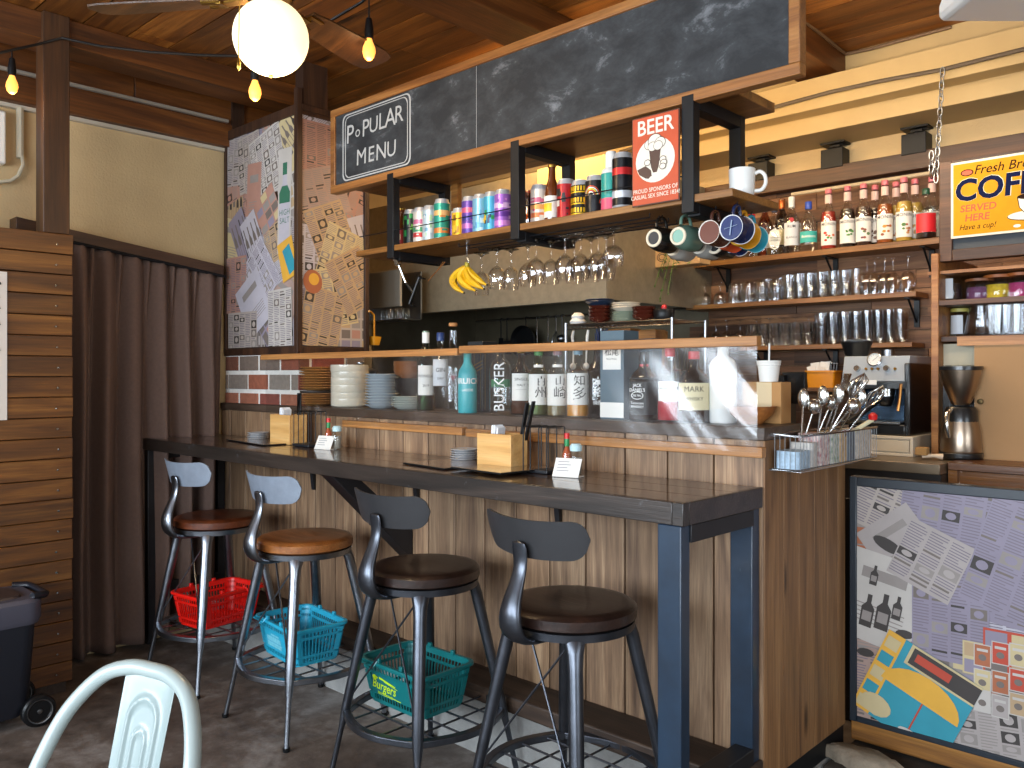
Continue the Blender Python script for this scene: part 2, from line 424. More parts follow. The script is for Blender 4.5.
sc_ = b_.build('screw', CHROME, t, world=True); sc_['kind'] = 'stuff'
t = MB(); t.box(-3.95, -3.855, at(43, 200, X=-3.86).y, at(69.5, 200, X=-3.86).y, 1.9635, CEIL)
o = t.build('timber_post', W_POSTV, bev=.003); tag(o, 'dark timber post standing on the plank partition up to the ceiling beam', 'post')
# menu poster on the planks
t = thing('wall_poster', 'white paper poster with black brush marks pinned to the orange planks', 'poster', (-3.845, .8, 1.16))
b_ = MB(); b_.box(-3.8465, -3.844, .55, at(7, 300, X=-3.845).y, at(7, 420, X=-3.845).z, at(7, 272, X=-3.845).z); b_.build('sheet', S('poster paper', '#d8cfc6', rough=.7), t, world=True)
b_ = MB(); fm = plane_map((-3.5935, .98, 1.72), (0,-1,0), (0,0,1), -.0002)
for r0, r1, u, v in ((.012,.02,.012,-.03),(.018,.03,.022,-.09),(.02,.022,.02,-.13),(.016,.03,.018,-.20),(.02,.03,.03,-.26),(.018,.02,.02,-.30)):
    b_.tube([Vector((-3.8434, at(7, 300, X=-3.845).y-.02-u+r0*math.cos(a)*.8, at(7, 280, X=-3.845).z+v+r1*math.sin(a))) for a in [x*.5 for x in range(1, 10)]], .004, 5)
b_.build('brush_mark', INK, t, world=True)

# white box and conduit on the wall
t = thing('switch_box', 'white plastic box with a bent conduit on the cream wall left of the post', 'electrical box', at(2, 165, X=-4.3))
b_ = MB(); p = at(5, 112, X=-4.26); q = at(5, 165, X=-4.26); b_.box(-4.299, -4.24, p.y-.35, p.y, q.z, p.z); b_.build('housing', WHITE, t, world=True, bev=.008)
b_ = MB(); b_.tube([at(20, 108, X=-4.28), at(20, 158, X=-4.28)], .016, 8); b_.tube([at(x, y, X=-4.27) for x, y in ((22, 156), (23, 165), (18, 176), (10, 181), (-12, 183))], .008, 6)
b_.build('conduit', S('ivory conduit', '#bcb39c', rough=.5), t, world=True)

# ------------------------------------------------------------ curtain
FAB = S('brown curtain cloth', '#6b554b', rough=.9, var=.12, vscale=60, bump=.3, bscale=300)
def curtain():
    mb = MB(); xs = [50, 70, 94, 122, 150, 175, 197, 223]
    py = [at(x, 250, X=-4.2).y for x in xs]
    N = 420; y0, y1 = py[0], py[-1]+.015; rows = []
    zt0, zt1 = p0, p1
    for j in range(40):
        t = j/39; ring = []
        for i in range(N+1):
            yy = y0 + (y1-y0)*i/N
            k = max(q for q in range(len(py)) if py[q] <= yy + 1e-6); k = min(k, len(py)-2)
            u = (yy-py[k])/(py[k+1]-py[k])
            ztop = p0.z + (p1.z-p0.z)*(yy-p0.y)/(p1.y-p0.y) - .05
            zb = .035 + .02*math.sin(7*yy)
            z = ztop + (zb-ztop)*t
            fold = math.exp(-((min(u, 1-u))/.07)**2)
            amp = .028 + .028*min(1, t*2)
            wave = -amp*math.cos(2*PI*u) + .010*math.sin(2*PI*u*2.0+k*1.3+t*2)*min(1, t*3)
            x = -4.225 + wave*(1-.2*fold) + (.040*fold*(1-min(1, t*5)))
            sag = -.012*math.sin(PI*u)*(1-t)
            yo = yy + .014*math.sin(t*5+k)*t*math.sin(PI*u)
            if j == 0: z += sag
            ring.append(Vector((x, yo, z)))
        rows.append(ring)
    for r in range(39):
        pass
    vs = [p for r in rows for p in r]; fs = []
    for j in range(39):
        for i in range(N): fs.append((j*(N+1)+i, j*(N+1)+i+1, (j+1)*(N+1)+i+1, (j+1)*(N+1)+i))
    mb.add(vs, fs)
    t = thing('curtain', 'full length brown pleated curtain hanging under the lintel beside the counter end', 'curtain', (-4.22, 1.9, 0))
    o = mb.build('drape', FAB, t, world=True, smooth=80)
    s = o.modifiers.new('thick', 'SOLIDIFY'); s.thickness = .003
    b_ = MB(); b_.tube([(-4.20, y0, p0.z+(p1.z-p0.z)*(y0-p0.y)/(p1.y-p0.y)-.058), (-4.20, y1, p1.z-.058)], .008, 8); b_.build('curtain_rail', BLACK, t, world=True)
curtain()

# ------------------------------------------------------------ clippings
def clip(poly, W, H):
    def cut(ps, f, g):
        out = []
        for i in range(len(ps)):
            a, b = ps[i], ps[(i+1) % len(ps)]; fa, fb = f(a), f(b)
            if fa >= 0: out.append(a)
            if (fa >= 0) != (fb >= 0): t = fa/(fa-fb); out.append((a[0]+(b[0]-a[0])*t, a[1]+(b[1]-a[1])*t))
        return out
    for f in (lambda p: p[0], lambda p: W-p[0], lambda p: p[1], lambda p: H-p[1]):
        poly = cut(poly, f, None)
        if len(poly) < 3: return []
    return poly
PCOL = ['#a99e95', '#a48b80', '#b09572', '#888090', '#bab4ad', '#a97f70', '#bfae84', '#a39a96', '#3b3532', '#6e645e', '#a3603f', '#7d9d94', '#b4442f', '#d8a33a', '#2d8ea0', '#8d8580', '#2f6a52', '#b3afb8', '#756c78']
PM = [S('clipping %s' % c, c, rough=.6, var=.12, vscale=7) for c in PCOL]
class Collage:
    def __init__(s, fmap, W, H, seed, tint=None, spec=None):
        s.mb = MB(); s.f = fmap; s.W = W; s.H = H; s.h = .0004; s.r = random.Random(seed); s.soft = False
    def poly(s, ps, m, cx=0, cy=0, rot=0, h=None):
        c, n = math.cos(rot), math.sin(rot)
        q = clip([(cx+x*c-y*n, cy+x*n+y*c) for x, y in ps], s.W, s.H)
        if len(q) > 2:
            hh = s.h if h is None else h
            s.mb.add([s.f(a, b, hh) for a, b in q], [tuple(range(len(q)))], m)
    def rect(s, x0, x1, y0, y1, m, *a, **k): s.poly([(x0,y0),(x1,y0),(x1,y1),(x0,y1)], m, *a, **k)
    def ell(s, x, y, a, b, m, *k): s.poly([(x+a*math.cos(t*PI/7), y+b*math.sin(t*PI/7)) for t in range(14)], m, *k)
    def paper(s, cx, cy, w, h, rot, kind=None, pap=None, lp=.0090, soft=False):
        R = s.r; s.h += .00012
        pap = R.choice([0,0,1,2,3,4,5,6,7,17]) if pap is None else pap
        s.rect(-w/2, w/2, -h/2, h/2, pap, cx, cy, rot); s.h += .0001
        kind = kind or R.choice(['news','news','news','ads','bottles','plain','pic','grid'])
        ink = 9 if R.random() < .55 else 15
        if soft or s.soft: ink = 18 if R.random() < .7 else 15
        if kind in ('news', 'ads', 'pic'):
            nc = max(1, int(w/.055)); cw = w/nc
            for c in range(nc):
                x0 = -w/2+c*cw+.004; x1 = x0+cw-.009; y = h/2-.012
                while y > -h/2+.01:
                    q = R.random()
                    if q < (.07 if kind == 'news' else .22) and y-.05 > -h/2:
                        hh = R.uniform(.02, .045); s.rect(x0, x1, y-hh, y, R.choice([9, 15, 8, 15]), cx, cy, rot)
                        s.h += .00003; s.ell((x0+x1)/2, y-hh/2, (x1-x0)*.3, hh*.35, pap, cx, cy, rot); s.h -= .00003; y -= hh+.006
                    elif q < .14: s.rect(x0, x1-(x1-x0)*R.uniform(0,.3), y-.007, y, R.choice([8,9,9]), cx, cy, rot); y -= .015
                    else: s.rect(x0, x1-(x1-x0)*R.choice([0,0,.1,.4])*R.random(), y-lp*.36, y, ink, cx, cy, rot); y -= lp
        elif kind == 'bottles':
            k = max(2, int(w/.035))
            for i in range(k):
                x = -w/2+(i+.5)*w/k; bw = w/k*.33; hh = h*.38; y0 = -h*.02+R.uniform(-.02,.02)*h
                s.poly([(x-bw,y0-hh*.9),(x+bw,y0-hh*.9),(x+bw,y0+hh*.3),(x+bw*.35,y0+hh*.55),(x+bw*.35,y0+hh),(x-bw*.35,y0+hh),(x-bw*.35,y0+hh*.55),(x-bw,y0+hh*.3)], R.choice([8,9,9]), cx, cy, rot)
                s.h += .00003; s.rect(x-bw*.75, x+bw*.75, y0-hh*.6, y0, pap, cx, cy, rot); s.h -= .00003
        elif kind == 'grid':
            nx, ny = max(2, int(w/.06)), max(2, int(h/.05))
            for i in range(nx):
                for j in range(ny):
                    s.rect(-w/2+(i+.08)*w/nx, -w/2+(i+.92)*w/nx, -h/2+(j+.1)*h/ny, -h/2+(j+.9)*h/ny, R.choice([9,15,6,5,15,3,2]), cx, cy, rot)
        elif kind == 'plain':
            s.rect(-w*.3, w*.3, h*.2, h*.32, 15, cx, cy, rot)
            for i in range(5): s.rect(-w*.35, w*.35, -h*.1-i*.014, -h*.1-i*.014+.004, 15, cx, cy, rot)
    def fill(s, nx, ny, size):
        R = s.r; cells = [(i, j) for i in range(nx) for j in range(ny)]; R.shuffle(cells)
        for i, j in cells:
            s.paper((i+.5+R.uniform(-.3,.3))*s.W/nx, (j+.5+R.uniform(-.3,.3))*s.H/ny, size*R.uniform(.8,1.4), size*R.uniform(1,1.7), R.choice([0, R.uniform(-.9,.9), R.uniform(-.4,.4)]))
    def done(s, name, parent): return s.mb.build(name, PM, parent, world=True, smooth=0)

# ------------------------------------------------------------ brick base and clipping-covered pillar
XC = at(298, 350, Y=2.25).x      # the pillar's corner
XL = -4.28
zb0, zb1 = 1.07, 1.475
def brick_mat():
    m, t, b = nt('mixed brick'); g = node(t, 'ShaderNodeNewGeometry'); tc = node(t, 'ShaderNodeTexCoord')
    r = node(t, 'ShaderNodeValToRGB'); r.color_ramp.interpolation = 'CONSTANT'; e = r.color_ramp.elements
    cs = ['#8a4c38', '#84786e', '#93563f', '#6f4434', '#8b8076', '#9a5f48', '#75655a', '#84463a']
    e[0].color = (*lin(cs[0]), 1); e[1].position = 1/8; e[1].color = (*lin(cs[1]), 1)
    for i in range(2, 8): x = e.new(i/8); x.color = (*lin(cs[i]), 1)
    L(t, g.outputs['Random Per Island'], r.inputs['Fac'])
    n = node(t, 'ShaderNodeTexNoise', i_Scale=45.0, i_Detail=6.0); L(t, tc.outputs['Object'], n.inputs['Vector'])
    mr = node(t, 'ShaderNodeMapRange'); mr.inputs['To Min'].default_value = .6; mr.inputs['To Max'].default_value = 1.3; L(t, n.outputs['Fac'], mr.inputs['Value'])
    h = node(t, 'ShaderNodeHueSaturation'); L(t, r.outputs['Color'], h.inputs['Color']); L(t, mr.outputs['Result'], h.inputs['Value']); L(t, h.outputs['Color'], b.inputs['Base Color'])
    b.inputs['Roughness'].default_value = .9
    u = node(t, 'ShaderNodeBump', i_Strength=.5, i_Distance=.01); L(t, n.outputs['Fac'], u.inputs['Height']); L(t, u.outputs['Normal'], b.inputs['Normal'])
    return m
MORTAR = S('white mortar', '#ebe7e0', rough=.9, var=.1, vscale=30, bump=.5, bscale=120)
b_ = MB(); b_.box(XL, XC-.004, 2.256, 2.65, zb0, zb1, 1)
rows = 4; rh = (zb1-.005-1.08)/rows
for r in range(rows):
    z0 = 1.08+r*rh; off = 0 if r % 2 else -.105
    x = XC
    first = .07 if r % 2 == 0 else .165
    while x > XL:
        x2 = max(x-first, XL); first = .205
        if x-x2 > .02: b_.box(x2+.011, x-(.0 if x == XC else .011)-.0, 2.249+random.uniform(-.003,.002), 2.27, z0+.011, z0+rh-.011, 0)
        x = x2
    yy = 2.252; fy = .165 if r % 2 == 0 else .07
    while yy < 2.64:
        y2 = min(yy+fy, 2.65); fy = .205
        b_.box(XC-.02, XC+.002+random.uniform(0,.003), yy+(.009 if yy > 2.26 else 0), y2-.009, z0+.011, z0+rh-.011, 0); yy = y2
struct(b_, 'wall_pillar', [brick_mat(), MORTAR], bev=.003, smooth=0)
pil = thing('clipping_pillar', 'square pillar above the bricks, papered with old newspaper clippings and brown corner trim', 'pillar', (-3.9, 2.45, zb1))
b_ = MB(); b_.box(XL, XC, 2.26, 2.66, zb1, 2.69); b_.box(XL+.0, XL+.05, 2.27, 2.34, 2.691, CEIL); b_.box(XC-.07, XC-.0, 2.28, 2.42, 2.691, CEIL); b_.build('core', W_DARK, pil, world=True)
zt = 2.665
cg = Collage(plane_map((XL+.02, 2.2598, zb1+.03), (1,0,0), (0,0,1)), XC-XL-.05, zt-zb1-.06, 11); cg.soft = True
W_, H_ = cg.W, cg.H
cg.fill(4, 7, .2)
cg.paper(W_*.35, H_*.86, .22, .3, .1, 'pic', 0); cg.paper(W_*.62, H_*.83, .3, .34, .25, 'ads', 4)
cg.paper(W_*.42, H_*.7, .14, .34, -.05, 'plain', 5); cg.paper(W_*.62, H_*.62, .2, .2, .5, 'grid', 5)
# the tall green-and-white bottle cut-out, on its white slip
cg.h += .0005; cg.rect(-.06, .06, -.26, .26, 4, W_*.86, H_*.64, -.03); cg.h += .0001
cg.poly([(-.045,-.2),(.045,-.2),(.05,.05),(.02,.1),(.018,.2),(-.018,.2),(-.02,.1),(-.05,.05)], 17, W_*.86, H_*.63, -.03); cg.h += .0001
cg.poly([(-.048,.0),(.048,.0),(.05,.05),(.025,.085),(-.025,.085),(-.05,.05)], 16, W_*.86, H_*.63, -.03); cg.rect(-.02,.02,.14,.2, 16, W_*.86, H_*.63, -.03)
put_text(cg.mb, 'HIGH\nSALT', lambda a, b: cg.f(W_*.86+a, H_*.57+b, cg.h), .04, 16)
cg.paper(W_*.25, H_*.5, .16, .34, .5, 'bottles', 3); cg.paper(W_*.42, H_*.49, .16, .3, .5, 'bottles', 17)
cg.h += .0003; cg.rect(-.07,.07,-.1,.1, 13, W_*.9, H_*.38, .3); cg.rect(-.02,.05,-.08,.06, 14, W_*.9, H_*.38, .5, h=cg.h+.0002)
cg.paper(W_*.5, H_*.32, .3, .3, .7, 'news', 17); cg.paper(W_*.15, H_*.3, .22, .3, 0, 'news', 5); cg.paper(W_*.42, H_*.2, .26, .3, .55, 'plain', 17)
cg.paper(W_*.25, H_*.07, .3, .22, 0, 'pic', 0); cg.paper(W_*.8, H_*.12, .22, .3, .03, 'news', 4)
cg.done('front_clippings', pil)
cg = Collage(plane_map((XC+.0002, 2.27, zb1+.03), (0,1,0), (0,0,1)), .38, zt-zb1-.06, 5)
W_, H_ = cg.W, cg.H
cg.fill(2, 5, .26)
cg.paper(W_*.3, H_*.85, .3, .3, 0, 'news', 5); cg.soft = True; cg.paper(W_*.3, H_*.68, .3, .24, .3, 'news', 1)
for q, a, p in (((.45,.5), .4, 2), ((.6,.4), -.3, 6), ((.5,.22), .2, 6), ((.3,.12), -.2, 2), ((.8,.3), .5, 2)): cg.paper(W_*q[0], H_*q[1], .24, .3, a, 'news' if p == 2 else 'pic', p)
cg.h += .0003; cg.ell(0, 0, .055, .06, 10, W_*.16, H_*.28, .3); cg.h += .0002; cg.ell(.01, .01, .03, .03, 13, W_*.16, H_*.28, .3)
cg.done('side_clippings', pil)
b_ = MB()
b_.box(XL-.0, XL+.022, 2.245, 2.262, zb1, 2.70); b_.box(XC-.018, XC+.012, 2.238, 2.268, zb1, 2.76)
b_.box(XL, XC, 2.246, 2.262, zb1-.012, zb1+.025); b_.box(XL, XC, 2.246, 2.262, zt-.03, zt+.02)
b_.box(XC, XC+.01, 2.26, 2.66, zb1-.01, zb1+.025); b_.box(XC, XC+.01, 2.26, 2.66, zt-.01, zt+.02)
b_.box(XC-.01, XC+.016, 2.64, 2.668, zb1, 2.70)
b_.build('corner_trim', W_DARK, pil, world=True, bev=.002)
# ------------------------------------------------------------ bar partition
XE = -1.113; XB = -4.28; YB = 2.23
pb = MB(); pb.box(XB, XE+.0, 2.10, 2.30, 0, .20); pb.box(XE-.1, XE+.005, 2.2, 2.80, 0, .12)
struct(pb, 'trim_7', S('pale concrete kerb', '#9c9c99', rough=.85, var=.3, vscale=6, bump=.4, bscale=50))
bar = thing('bar_partition', 'wood-clad bar partition of upright cedar boards behind the stools, with a dark shelf on top', 'bar', (-2.7, 2.3, 0))
b_ = MB(); x = XE
while x > XB+.02:
    x2 = max(x-.1615, XB); b_.box(x2+.0025, x-.0025, YB, YB+.02, .235, 1.172); x = x2
b_.build('front_boards', W_BAR, bar, world=True, bev=.0025)
b_ = MB(); y = YB+.001; ys = [YB+.001, 2.352, 2.455, 2.565, 2.665, 2.75, 2.812]
for a, c_ in zip(ys, ys[1:]): b_.box(XE-.018, XE+.002, a+.001, c_-.001, .19, 1.172)
b_.build('end_boards', W_BAREND, bar, world=True, bev=.002)
b_ = MB(); b_.box(XB, XE-.02, YB+.02, YB+.06, .2, 1.17); b_.box(XE-.06, XE-.02, YB+.03, 2.81, .2, 1.17); b_.box(XB, XE-.02, 2.74, 2.79, .1, 1.10); b_.build('inner_frame', W_DARK, bar, world=True)
b_ = MB(); b_.box(XE-.07, XE-.004, 2.24, 2.81, .0, .188); b_.build('end_skirting', BLACK, bar, world=True)
b_ = MB(); b_.box(XB, XE-.0, 2.072, YB-.001, .204, .262); struct(b_, 'trim_8', W_SILL, bev=.006)
b_ = MB(); b_.box(XB, XE+.004, YB-.006, 2.50, 1.172, 1.21); b_.build('bottle_shelf', wood('dark shelf board', '#2b211b', '#44362c', '#5c4b3f', 'x', 1.0, rough=.4, isl=.1), bar, world=True, bev=.003)
b_ = MB(); b_.box(XB, XE-.0, 2.50, 2.80, 1.08, 1.10); b_.build('service_top', STEEL, bar, world=True)

# clear plastic splash sheet between its two rails
XR = at(760, 340, Y=2.19).x
sh = thing('splash_screen', 'clear wavy plastic sheet hanging between two pine rails in front of the bar bottles', 'splash screen', (-2.5, 2.2, 1.14))
xm = at(460, 350, Y=2.19).x; xl = at(263, 356, Y=2.19).x
b_ = MB(); b_.box(xl, xm, 2.175, 2.20, 1.435, 1.462); b_.box(xm+.012, XR, 2.172, 2.20, 1.442, 1.470)
b_.build('top_rail', W_RAIL, sh, world=True, bev=.002)
b_ = MB(); b_.box(at(342, 425, Y=2.2).x, xm, 2.20, 2.229, 1.128, 1.158); b_.box(xm+.02, XR, 2.20, 2.229, 1.125, 1.155)
b_.build('bottom_rail', W_RAIL, sh, world=True, bev=.002)
def sheet_mat():
    m, t, b = nt('clear plastic film'); t.nodes.remove(b); out = t.nodes['Material Output']
    tp = node(t, 'ShaderNodeBsdfTransparent'); tp.inputs['Color'].default_value = (.97, .98, .98, 1)
    gl = node(t, 'ShaderNodeBsdfGlossy', i_Roughness=.2)
    lw = node(t, 'ShaderNodeLayerWeight', i_Blend=.3); mr = node(t, 'ShaderNodeMapRange')
    mr.inputs['To Min'].default_value = .06; mr.inputs['To Max'].default_value = .5; L(t, lw.outputs['Facing'], mr.inputs['Value'])
    mx = node(t, 'ShaderNodeMixShader'); L(t, mr.outputs['Result'], mx.inputs[0]); L(t, tp.outputs[0], mx.inputs[1]); L(t, gl.outputs[0], mx.inputs[2])
    L(t, mx.outputs[0], out.inputs['Surface']); return m
b_ = MB(); NX, NZ = 260, 26; x0, x1, z0, z1 = xl+.03, XR-.006, 1.14, 1.452
vs = []
for j in range(NZ+1):
    for i in range(NX+1):
        x = x0+(x1-x0)*i/NX; z = z0+(z1-z0)*j/NZ; t = j/NZ; e = max(0, (x-(XR-.62))/.62)
        d = .0015*math.sin(x*17)+.0012*math.sin(x*31+z*9)
        if e > 0:
            w_ = e**1.3
            d += w_*(.0030*math.sin((x*1.0+(z-z0)*.75+.4*(z-z0)**2)*30)+.0010*math.sin((x+z*1.1)*75+1+2*math.sin(x*9))*(1-t*.6) + .0005*math.sin(x*150+z*90+3*math.sin(z*20))*(1-t))
            d *= (1-abs(2*t-1)**6)
        vs.append((x - .03*max(0,(e-.9))*math.sin(t*PI), 2.188+d, z))
b_.add(vs, [(j*(NX+1)+i, j*(NX+1)+i+1, (j+1)*(NX+1)+i+1, (j+1)*(NX+1)+i) for j in range(NZ) for i in range(NX)])
b_.build('plastic_sheet', sheet_mat(), sh, world=True, smooth=80)

# ------------------------------------------------------------ counter
ct = thing('bar_counter', 'long narrow dark varnished counter on black steel frame legs in front of the bar', 'counter', (-2.7, 2.02, 0))
Y0, Y1, XC0, XC1 = 1.808, 2.224, XB, -1.118
b_ = MB()
for i in range(3): b_.box(XC0, XC1, Y0+.012+i*.131, Y0+.012+(i+1)*.131-.0012, 1.0, 1.04)
b_.build('top_boards', W_TOP, ct, world=True, bev=.0015)
b_ = MB(); b_.box(XC0, XC1-.03, Y0-.004, Y0+.011, .982, 1.040); b_.box(XC1-.03+.001, XC1+.004, Y0-.006, Y0+.022, .982, 1.041); b_.box(XC1-.012, XC1+.004, Y0+.022, Y1, .982, 1.0405)
b_.box(XC0-.01, XC0, Y0, Y1, .982, 1.04)
b_.build('edge_band', W_EDGE, ct, world=True, bev=.002)
LEG = S('black steel with blue glare tint', '#1d3145', rough=.38, var=.35, vscale=9, wear='#5d6670', wscale=16, wth=.68, coat=.2)  # blue puts the window glare on the black legs into their colour
LEGD = S('black painted frame', '#17171b', rough=.5, var=.3, vscale=14)
for xx, nm in ((XC1, 'near'), (XC0+.06, 'far')):
    mt = LEG if nm == 'near' else LEGD
    for ya in (Y0, Y1-.042):
        b_ = MB(); b_.box(xx-.076, xx-.006, ya, ya+.042, .0, .981); b_.build('leg', mt, ct, world=True, bev=.003)
    for za, zb_ in ((.935, .981), (.245, .305)):
        b_ = MB(); b_.box(xx-.06, xx-.001, Y0+.042, Y1-.042, za, zb_); b_.build('cross_bar', LEGD, ct, world=True, bev=.002)
# slanted steel brace in the middle and thin brackets
b_ = MB(); 
b_.prism([(1.83,.981),(1.93,.981),(2.226,.73),(2.226,.60)], lambda u, v: Vector((-2.74, u, v)), lambda u, v: Vector((-2.66, u, v))); b_.build('brace', LEGD, ct, world=True, bev=.002)
for px_ in (308, 411, 552):
    xx = at(px_, 480, Y=2.2).x
    b_ = MB(); b_.prism([(2.228, .98), (2.05, .98), (2.06, .972), (2.20, .965), (2.218, .82), (2.228, .82)], lambda u, v: Vector((xx, u, v)), lambda u, v: Vector((xx+.022, u, v))); b_.build('bracket', LEGD, ct, world=True, bev=.002)

# ------------------------------------------------------------ bar stools
def pill(w, h, n=10):
    pts = []
    for i in range(n+1): a = -PI/2+PI*i/n; pts.append((w-h+h*math.cos(a), h*math.sin(a)))
    for i in range(n+1): a = PI/2+PI*i/n; pts.append((-w+h+h*math.cos(a), h*math.sin(a)))
    return pts
def stool(label, loc, rz, metal, back, seatm):
    """origin at floor, back towards -Y"""
    t = thing('bar_stool', label, 'stool', loc, rz, 'bar stools along the counter')
    R = .187; zs = .678
    b_ = MB(); b_.lathe([(0,zs),(R-.012,zs),(R,zs+.008),(R+.001,zs+.034),(R-.008,zs+.042),(R-.03,zs+.045),(.06,zs+.040),(0,zs+.038)], 48)
    b_.build('seat', seatm, t, smooth=40)
    b_ = MB(); b_.lathe([(R-.02,zs-.022),(R-.006,zs-.022),(R-.004,zs-.001),(R-.02,zs-.001)], 40); b_.lathe([(0,zs-.006),(R-.02,zs-.006)], 24)
    b_.build('seat_ring', metal, t)
    for sx in (-1, 1):
        for sy in (-1, 1):
            b_ = MB(); rings = []
            a = math.atan2(sy, sx); out = Vector((math.cos(a), math.sin(a), 0)); tan = Vector((-out.y, out.x, 0))
            for z, r, w_, d_ in ((zs-.002,.150,.036,.022),(zs-.02,.163,.030,.022),(zs-.05,.175,.0235,.020),(zs-.09,.184,.021,.020),(.45,.216,.0205,.0185),(.245,.262,.0190,.016),(.20,.272,.015,.013),(.17,.279,.0105,.0098),(.012,.314,.010,.0095)):
                c_ = out*r+Vector((0,0,z)); n = 14
                rings.append([c_+tan*(w_*math.cos(2*PI*i/n))+out*(d_*math.sin(2*PI*i/n)) for i in range(n)])
            b_.loft(rings)
            lg = b_.build('leg', metal, t, smooth=50)
            q = MB(); c_ = out*.315; q.lathe([(0,0),(.012,0),(.0135,.004),(.0135,.014),(0,.014)], 12, c=c_); q.build('foot_cap', PLBLK, lg)
    zf = .228
    b_ = MB(); rr = .262
    for k in range(4):
        a0 = PI/4+k*PI/2; pa = Vector((rr*math.cos(a0), rr*math.sin(a0), zf)); pb_ = Vector((rr*math.cos(a0+PI/2), rr*math.sin(a0+PI/2), zf))
        mid = (pa+pb_)/2; od = Vector((mid.x, mid.y, 0)).normalized()
        rings = []
        for i in range(13):
            u = i/12; p = pa.lerp(pb_, u)+od*(.062*math.sin(PI*u)); tt = ((pb_-pa).normalized()+od*(.062*PI*math.cos(PI*u)/(pb_-pa).length)).normalized(); nn = Vector((-tt.y, tt.x, 0))
            rings.append([p+nn*.013+Vector((0,0,.012)), p-nn*.013+Vector((0,0,.012)), p-nn*.013-Vector((0,0,.010)), p+nn*.013-Vector((0,0,.010))])
        b_.loft(rings)
    b_.build('footrest_ring', metal, t, smooth=40, bev=.003)
    b_ = MB()
    for q in (-.126,-.042,.042,.126):
        e = .240 - (abs(q)/.15)*.014 
        b_.tube([(q,-e+.0,zf-.004),(q,e,zf-.004)], .0035, 6); b_.tube([(-e,q,zf+.002),(e,q,zf+.002)], .0035, 6)
    b_.build('footrest_grid', metal, t)
    b_ = MB()
    A = lambda sx, sy, z, r: Vector((sx*r*.7071, sy*r*.7071, z))
    for (a, c_) in (((-1,-1),(1,-1)),):
        b_.tube([A(*a, zs-.03, .12), A(*c_, zf+.03, .262)], .0035, 6); b_.tube([A(*c_, zs-.03, .12), A(*a, zf+.03, .262)], .0035, 6)
    b_.build('cross_rods', metal, t)
    # hollow pressed steel back strut
    path = [(-.02,.645,.030,.010),(-.14,.643,.035,.010),(-.200,.650,.038,.012),(-.234,.675,.042,.017),(-.245,.715,.040,.021),(-.236,.76,.032,.018),(-.214,.81,.024,.013),(-.200,.85,.023,.010),(-.203,.885,.028,.007),(-.212,.922,.029,.005)]
    b_ = MB(); rings = []
    for i, (y, z, w_, d_) in enumerate(path):
        a = path[max(0,i-1)]; c_ = path[min(len(path)-1,i+1)]; tt = Vector((0, c_[0]-a[0], c_[1]-a[1])).normalized(); nn = Vector((0, -tt.z, tt.y))
        rings.append([Vector((w_*math.cos(2*PI*k/16), y, z))+nn*(d_*math.sin(2*PI*k/16)) for k in range(16)])
    b_.loft(rings); o = b_.build('back_strut', metal, t, smooth=60); 
    s_ = o.modifiers.new('sub', 'SUBSURF'); s_.levels = 1; s_.render_levels = 1
    # curved pill-shaped back
    b_ = MB(); W, H, Rc, zc = .196, .053, .33, .924; rings_f = []; rings_b = []
    nu, nv = 36, 10
    def P_(u, v, th):
        a = u/Rc; r = Rc+th+v*.24; return Vector((r*math.sin(a), -.190+Rc-r*math.cos(a), zc+v+.012*(abs(u)/W)**2))
    vs = []; 
    for th in (0, .007):
        for i in range(nu+1):
            u = -W+2*W*i/nu; e = max(0, abs(u)-(W-H)); hh = math.sqrt(max(0, H*H-e*e)) if abs(u) < W else 0
            hh = max(hh, .003)
            lo = -hh*(1.0 if abs(u) < .03 else 1.0) + .010*math.exp(-(abs(u)-.07)**2/.0009)*0
            for j in range(nv+1): vs.append(P_(u, lo+(hh-lo)*j/nv, th+.004*math.cos(u/W*PI/2)*0))
    fs = []; K = nv+1; N1 = (nu+1)*K
    for i in range(nu):
        for j in range(nv):
            q = i*K+j; fs += [(q, q+K, q+K+1, q+1), (N1+q+1, N1+q+K+1, N1+q+K, N1+q)]
        fs += [(i*K, N1+i*K, N1+(i+1)*K, (i+1)*K), (i*K+nv, (i+1)*K+nv, N1+(i+1)*K+nv, N1+i*K+nv)]
    for j in range(nv): fs += [(j, j+1, N1+j+1, N1+j), (nu*K+j+1, nu*K+j, N1+nu*K+j, N1+nu*K+j+1)]
    b_.add(vs, fs); b_.build('backrest', back, t, smooth=40, bev=.002)
    return t
ST1 = S('brushed grey steel', '#8b9098', rough=.3, metal=1, var=.3, vscale=14)
ST1B = S('grey painted back', '#9aa5b4', rough=.35, metal=.4, var=.15, vscale=20)
ST2 = S('gunmetal steel', '#5a5e66', rough=.32, metal=.9, var=.3, vscale=14)
ST2B = S('dark grey back', '#3b3b3d', rough=.42, metal=.3, var=.1, vscale=14)
SEATR = wood('reddish stool seat', '#2e1408', '#5a2b14', '#7b4020', 'x', 1.0, rough=.35, coat=.3, isl=.02)
SEATL = wood('honey brown stool seat', '#6a3c17', '#94592a', '#b0743c', 'x', 1.0, rough=.35, coat=.3, isl=.02)
SEATD = wood('espresso stool seat', '#150d0a', '#2a1a14', '#402a20', 'x', 1.0, rough=.38, coat=.25, isl=.02)
stools = [
 ('bar stool with pale grey back and reddish-brown seat, farthest left, red basket under it', (-3.605, 1.86), .05, ST1, ST1B, SEATR),
 ('bar stool with pale grey back and honey-brown wooden seat, light blue basket under it', (-2.885, 1.86), .0, ST1, ST1B, SEATL),
 ('bar stool with dark back and espresso seat, dark teal basket on its footrest', (-2.15, 1.85), 0.0, ST2, ST2B, SEATD),
 ('bar stool with dark back and espresso seat, empty footrest, beside the near counter leg', (-1.505, 1.838), -.03, ST2, ST2B, SEATD)]
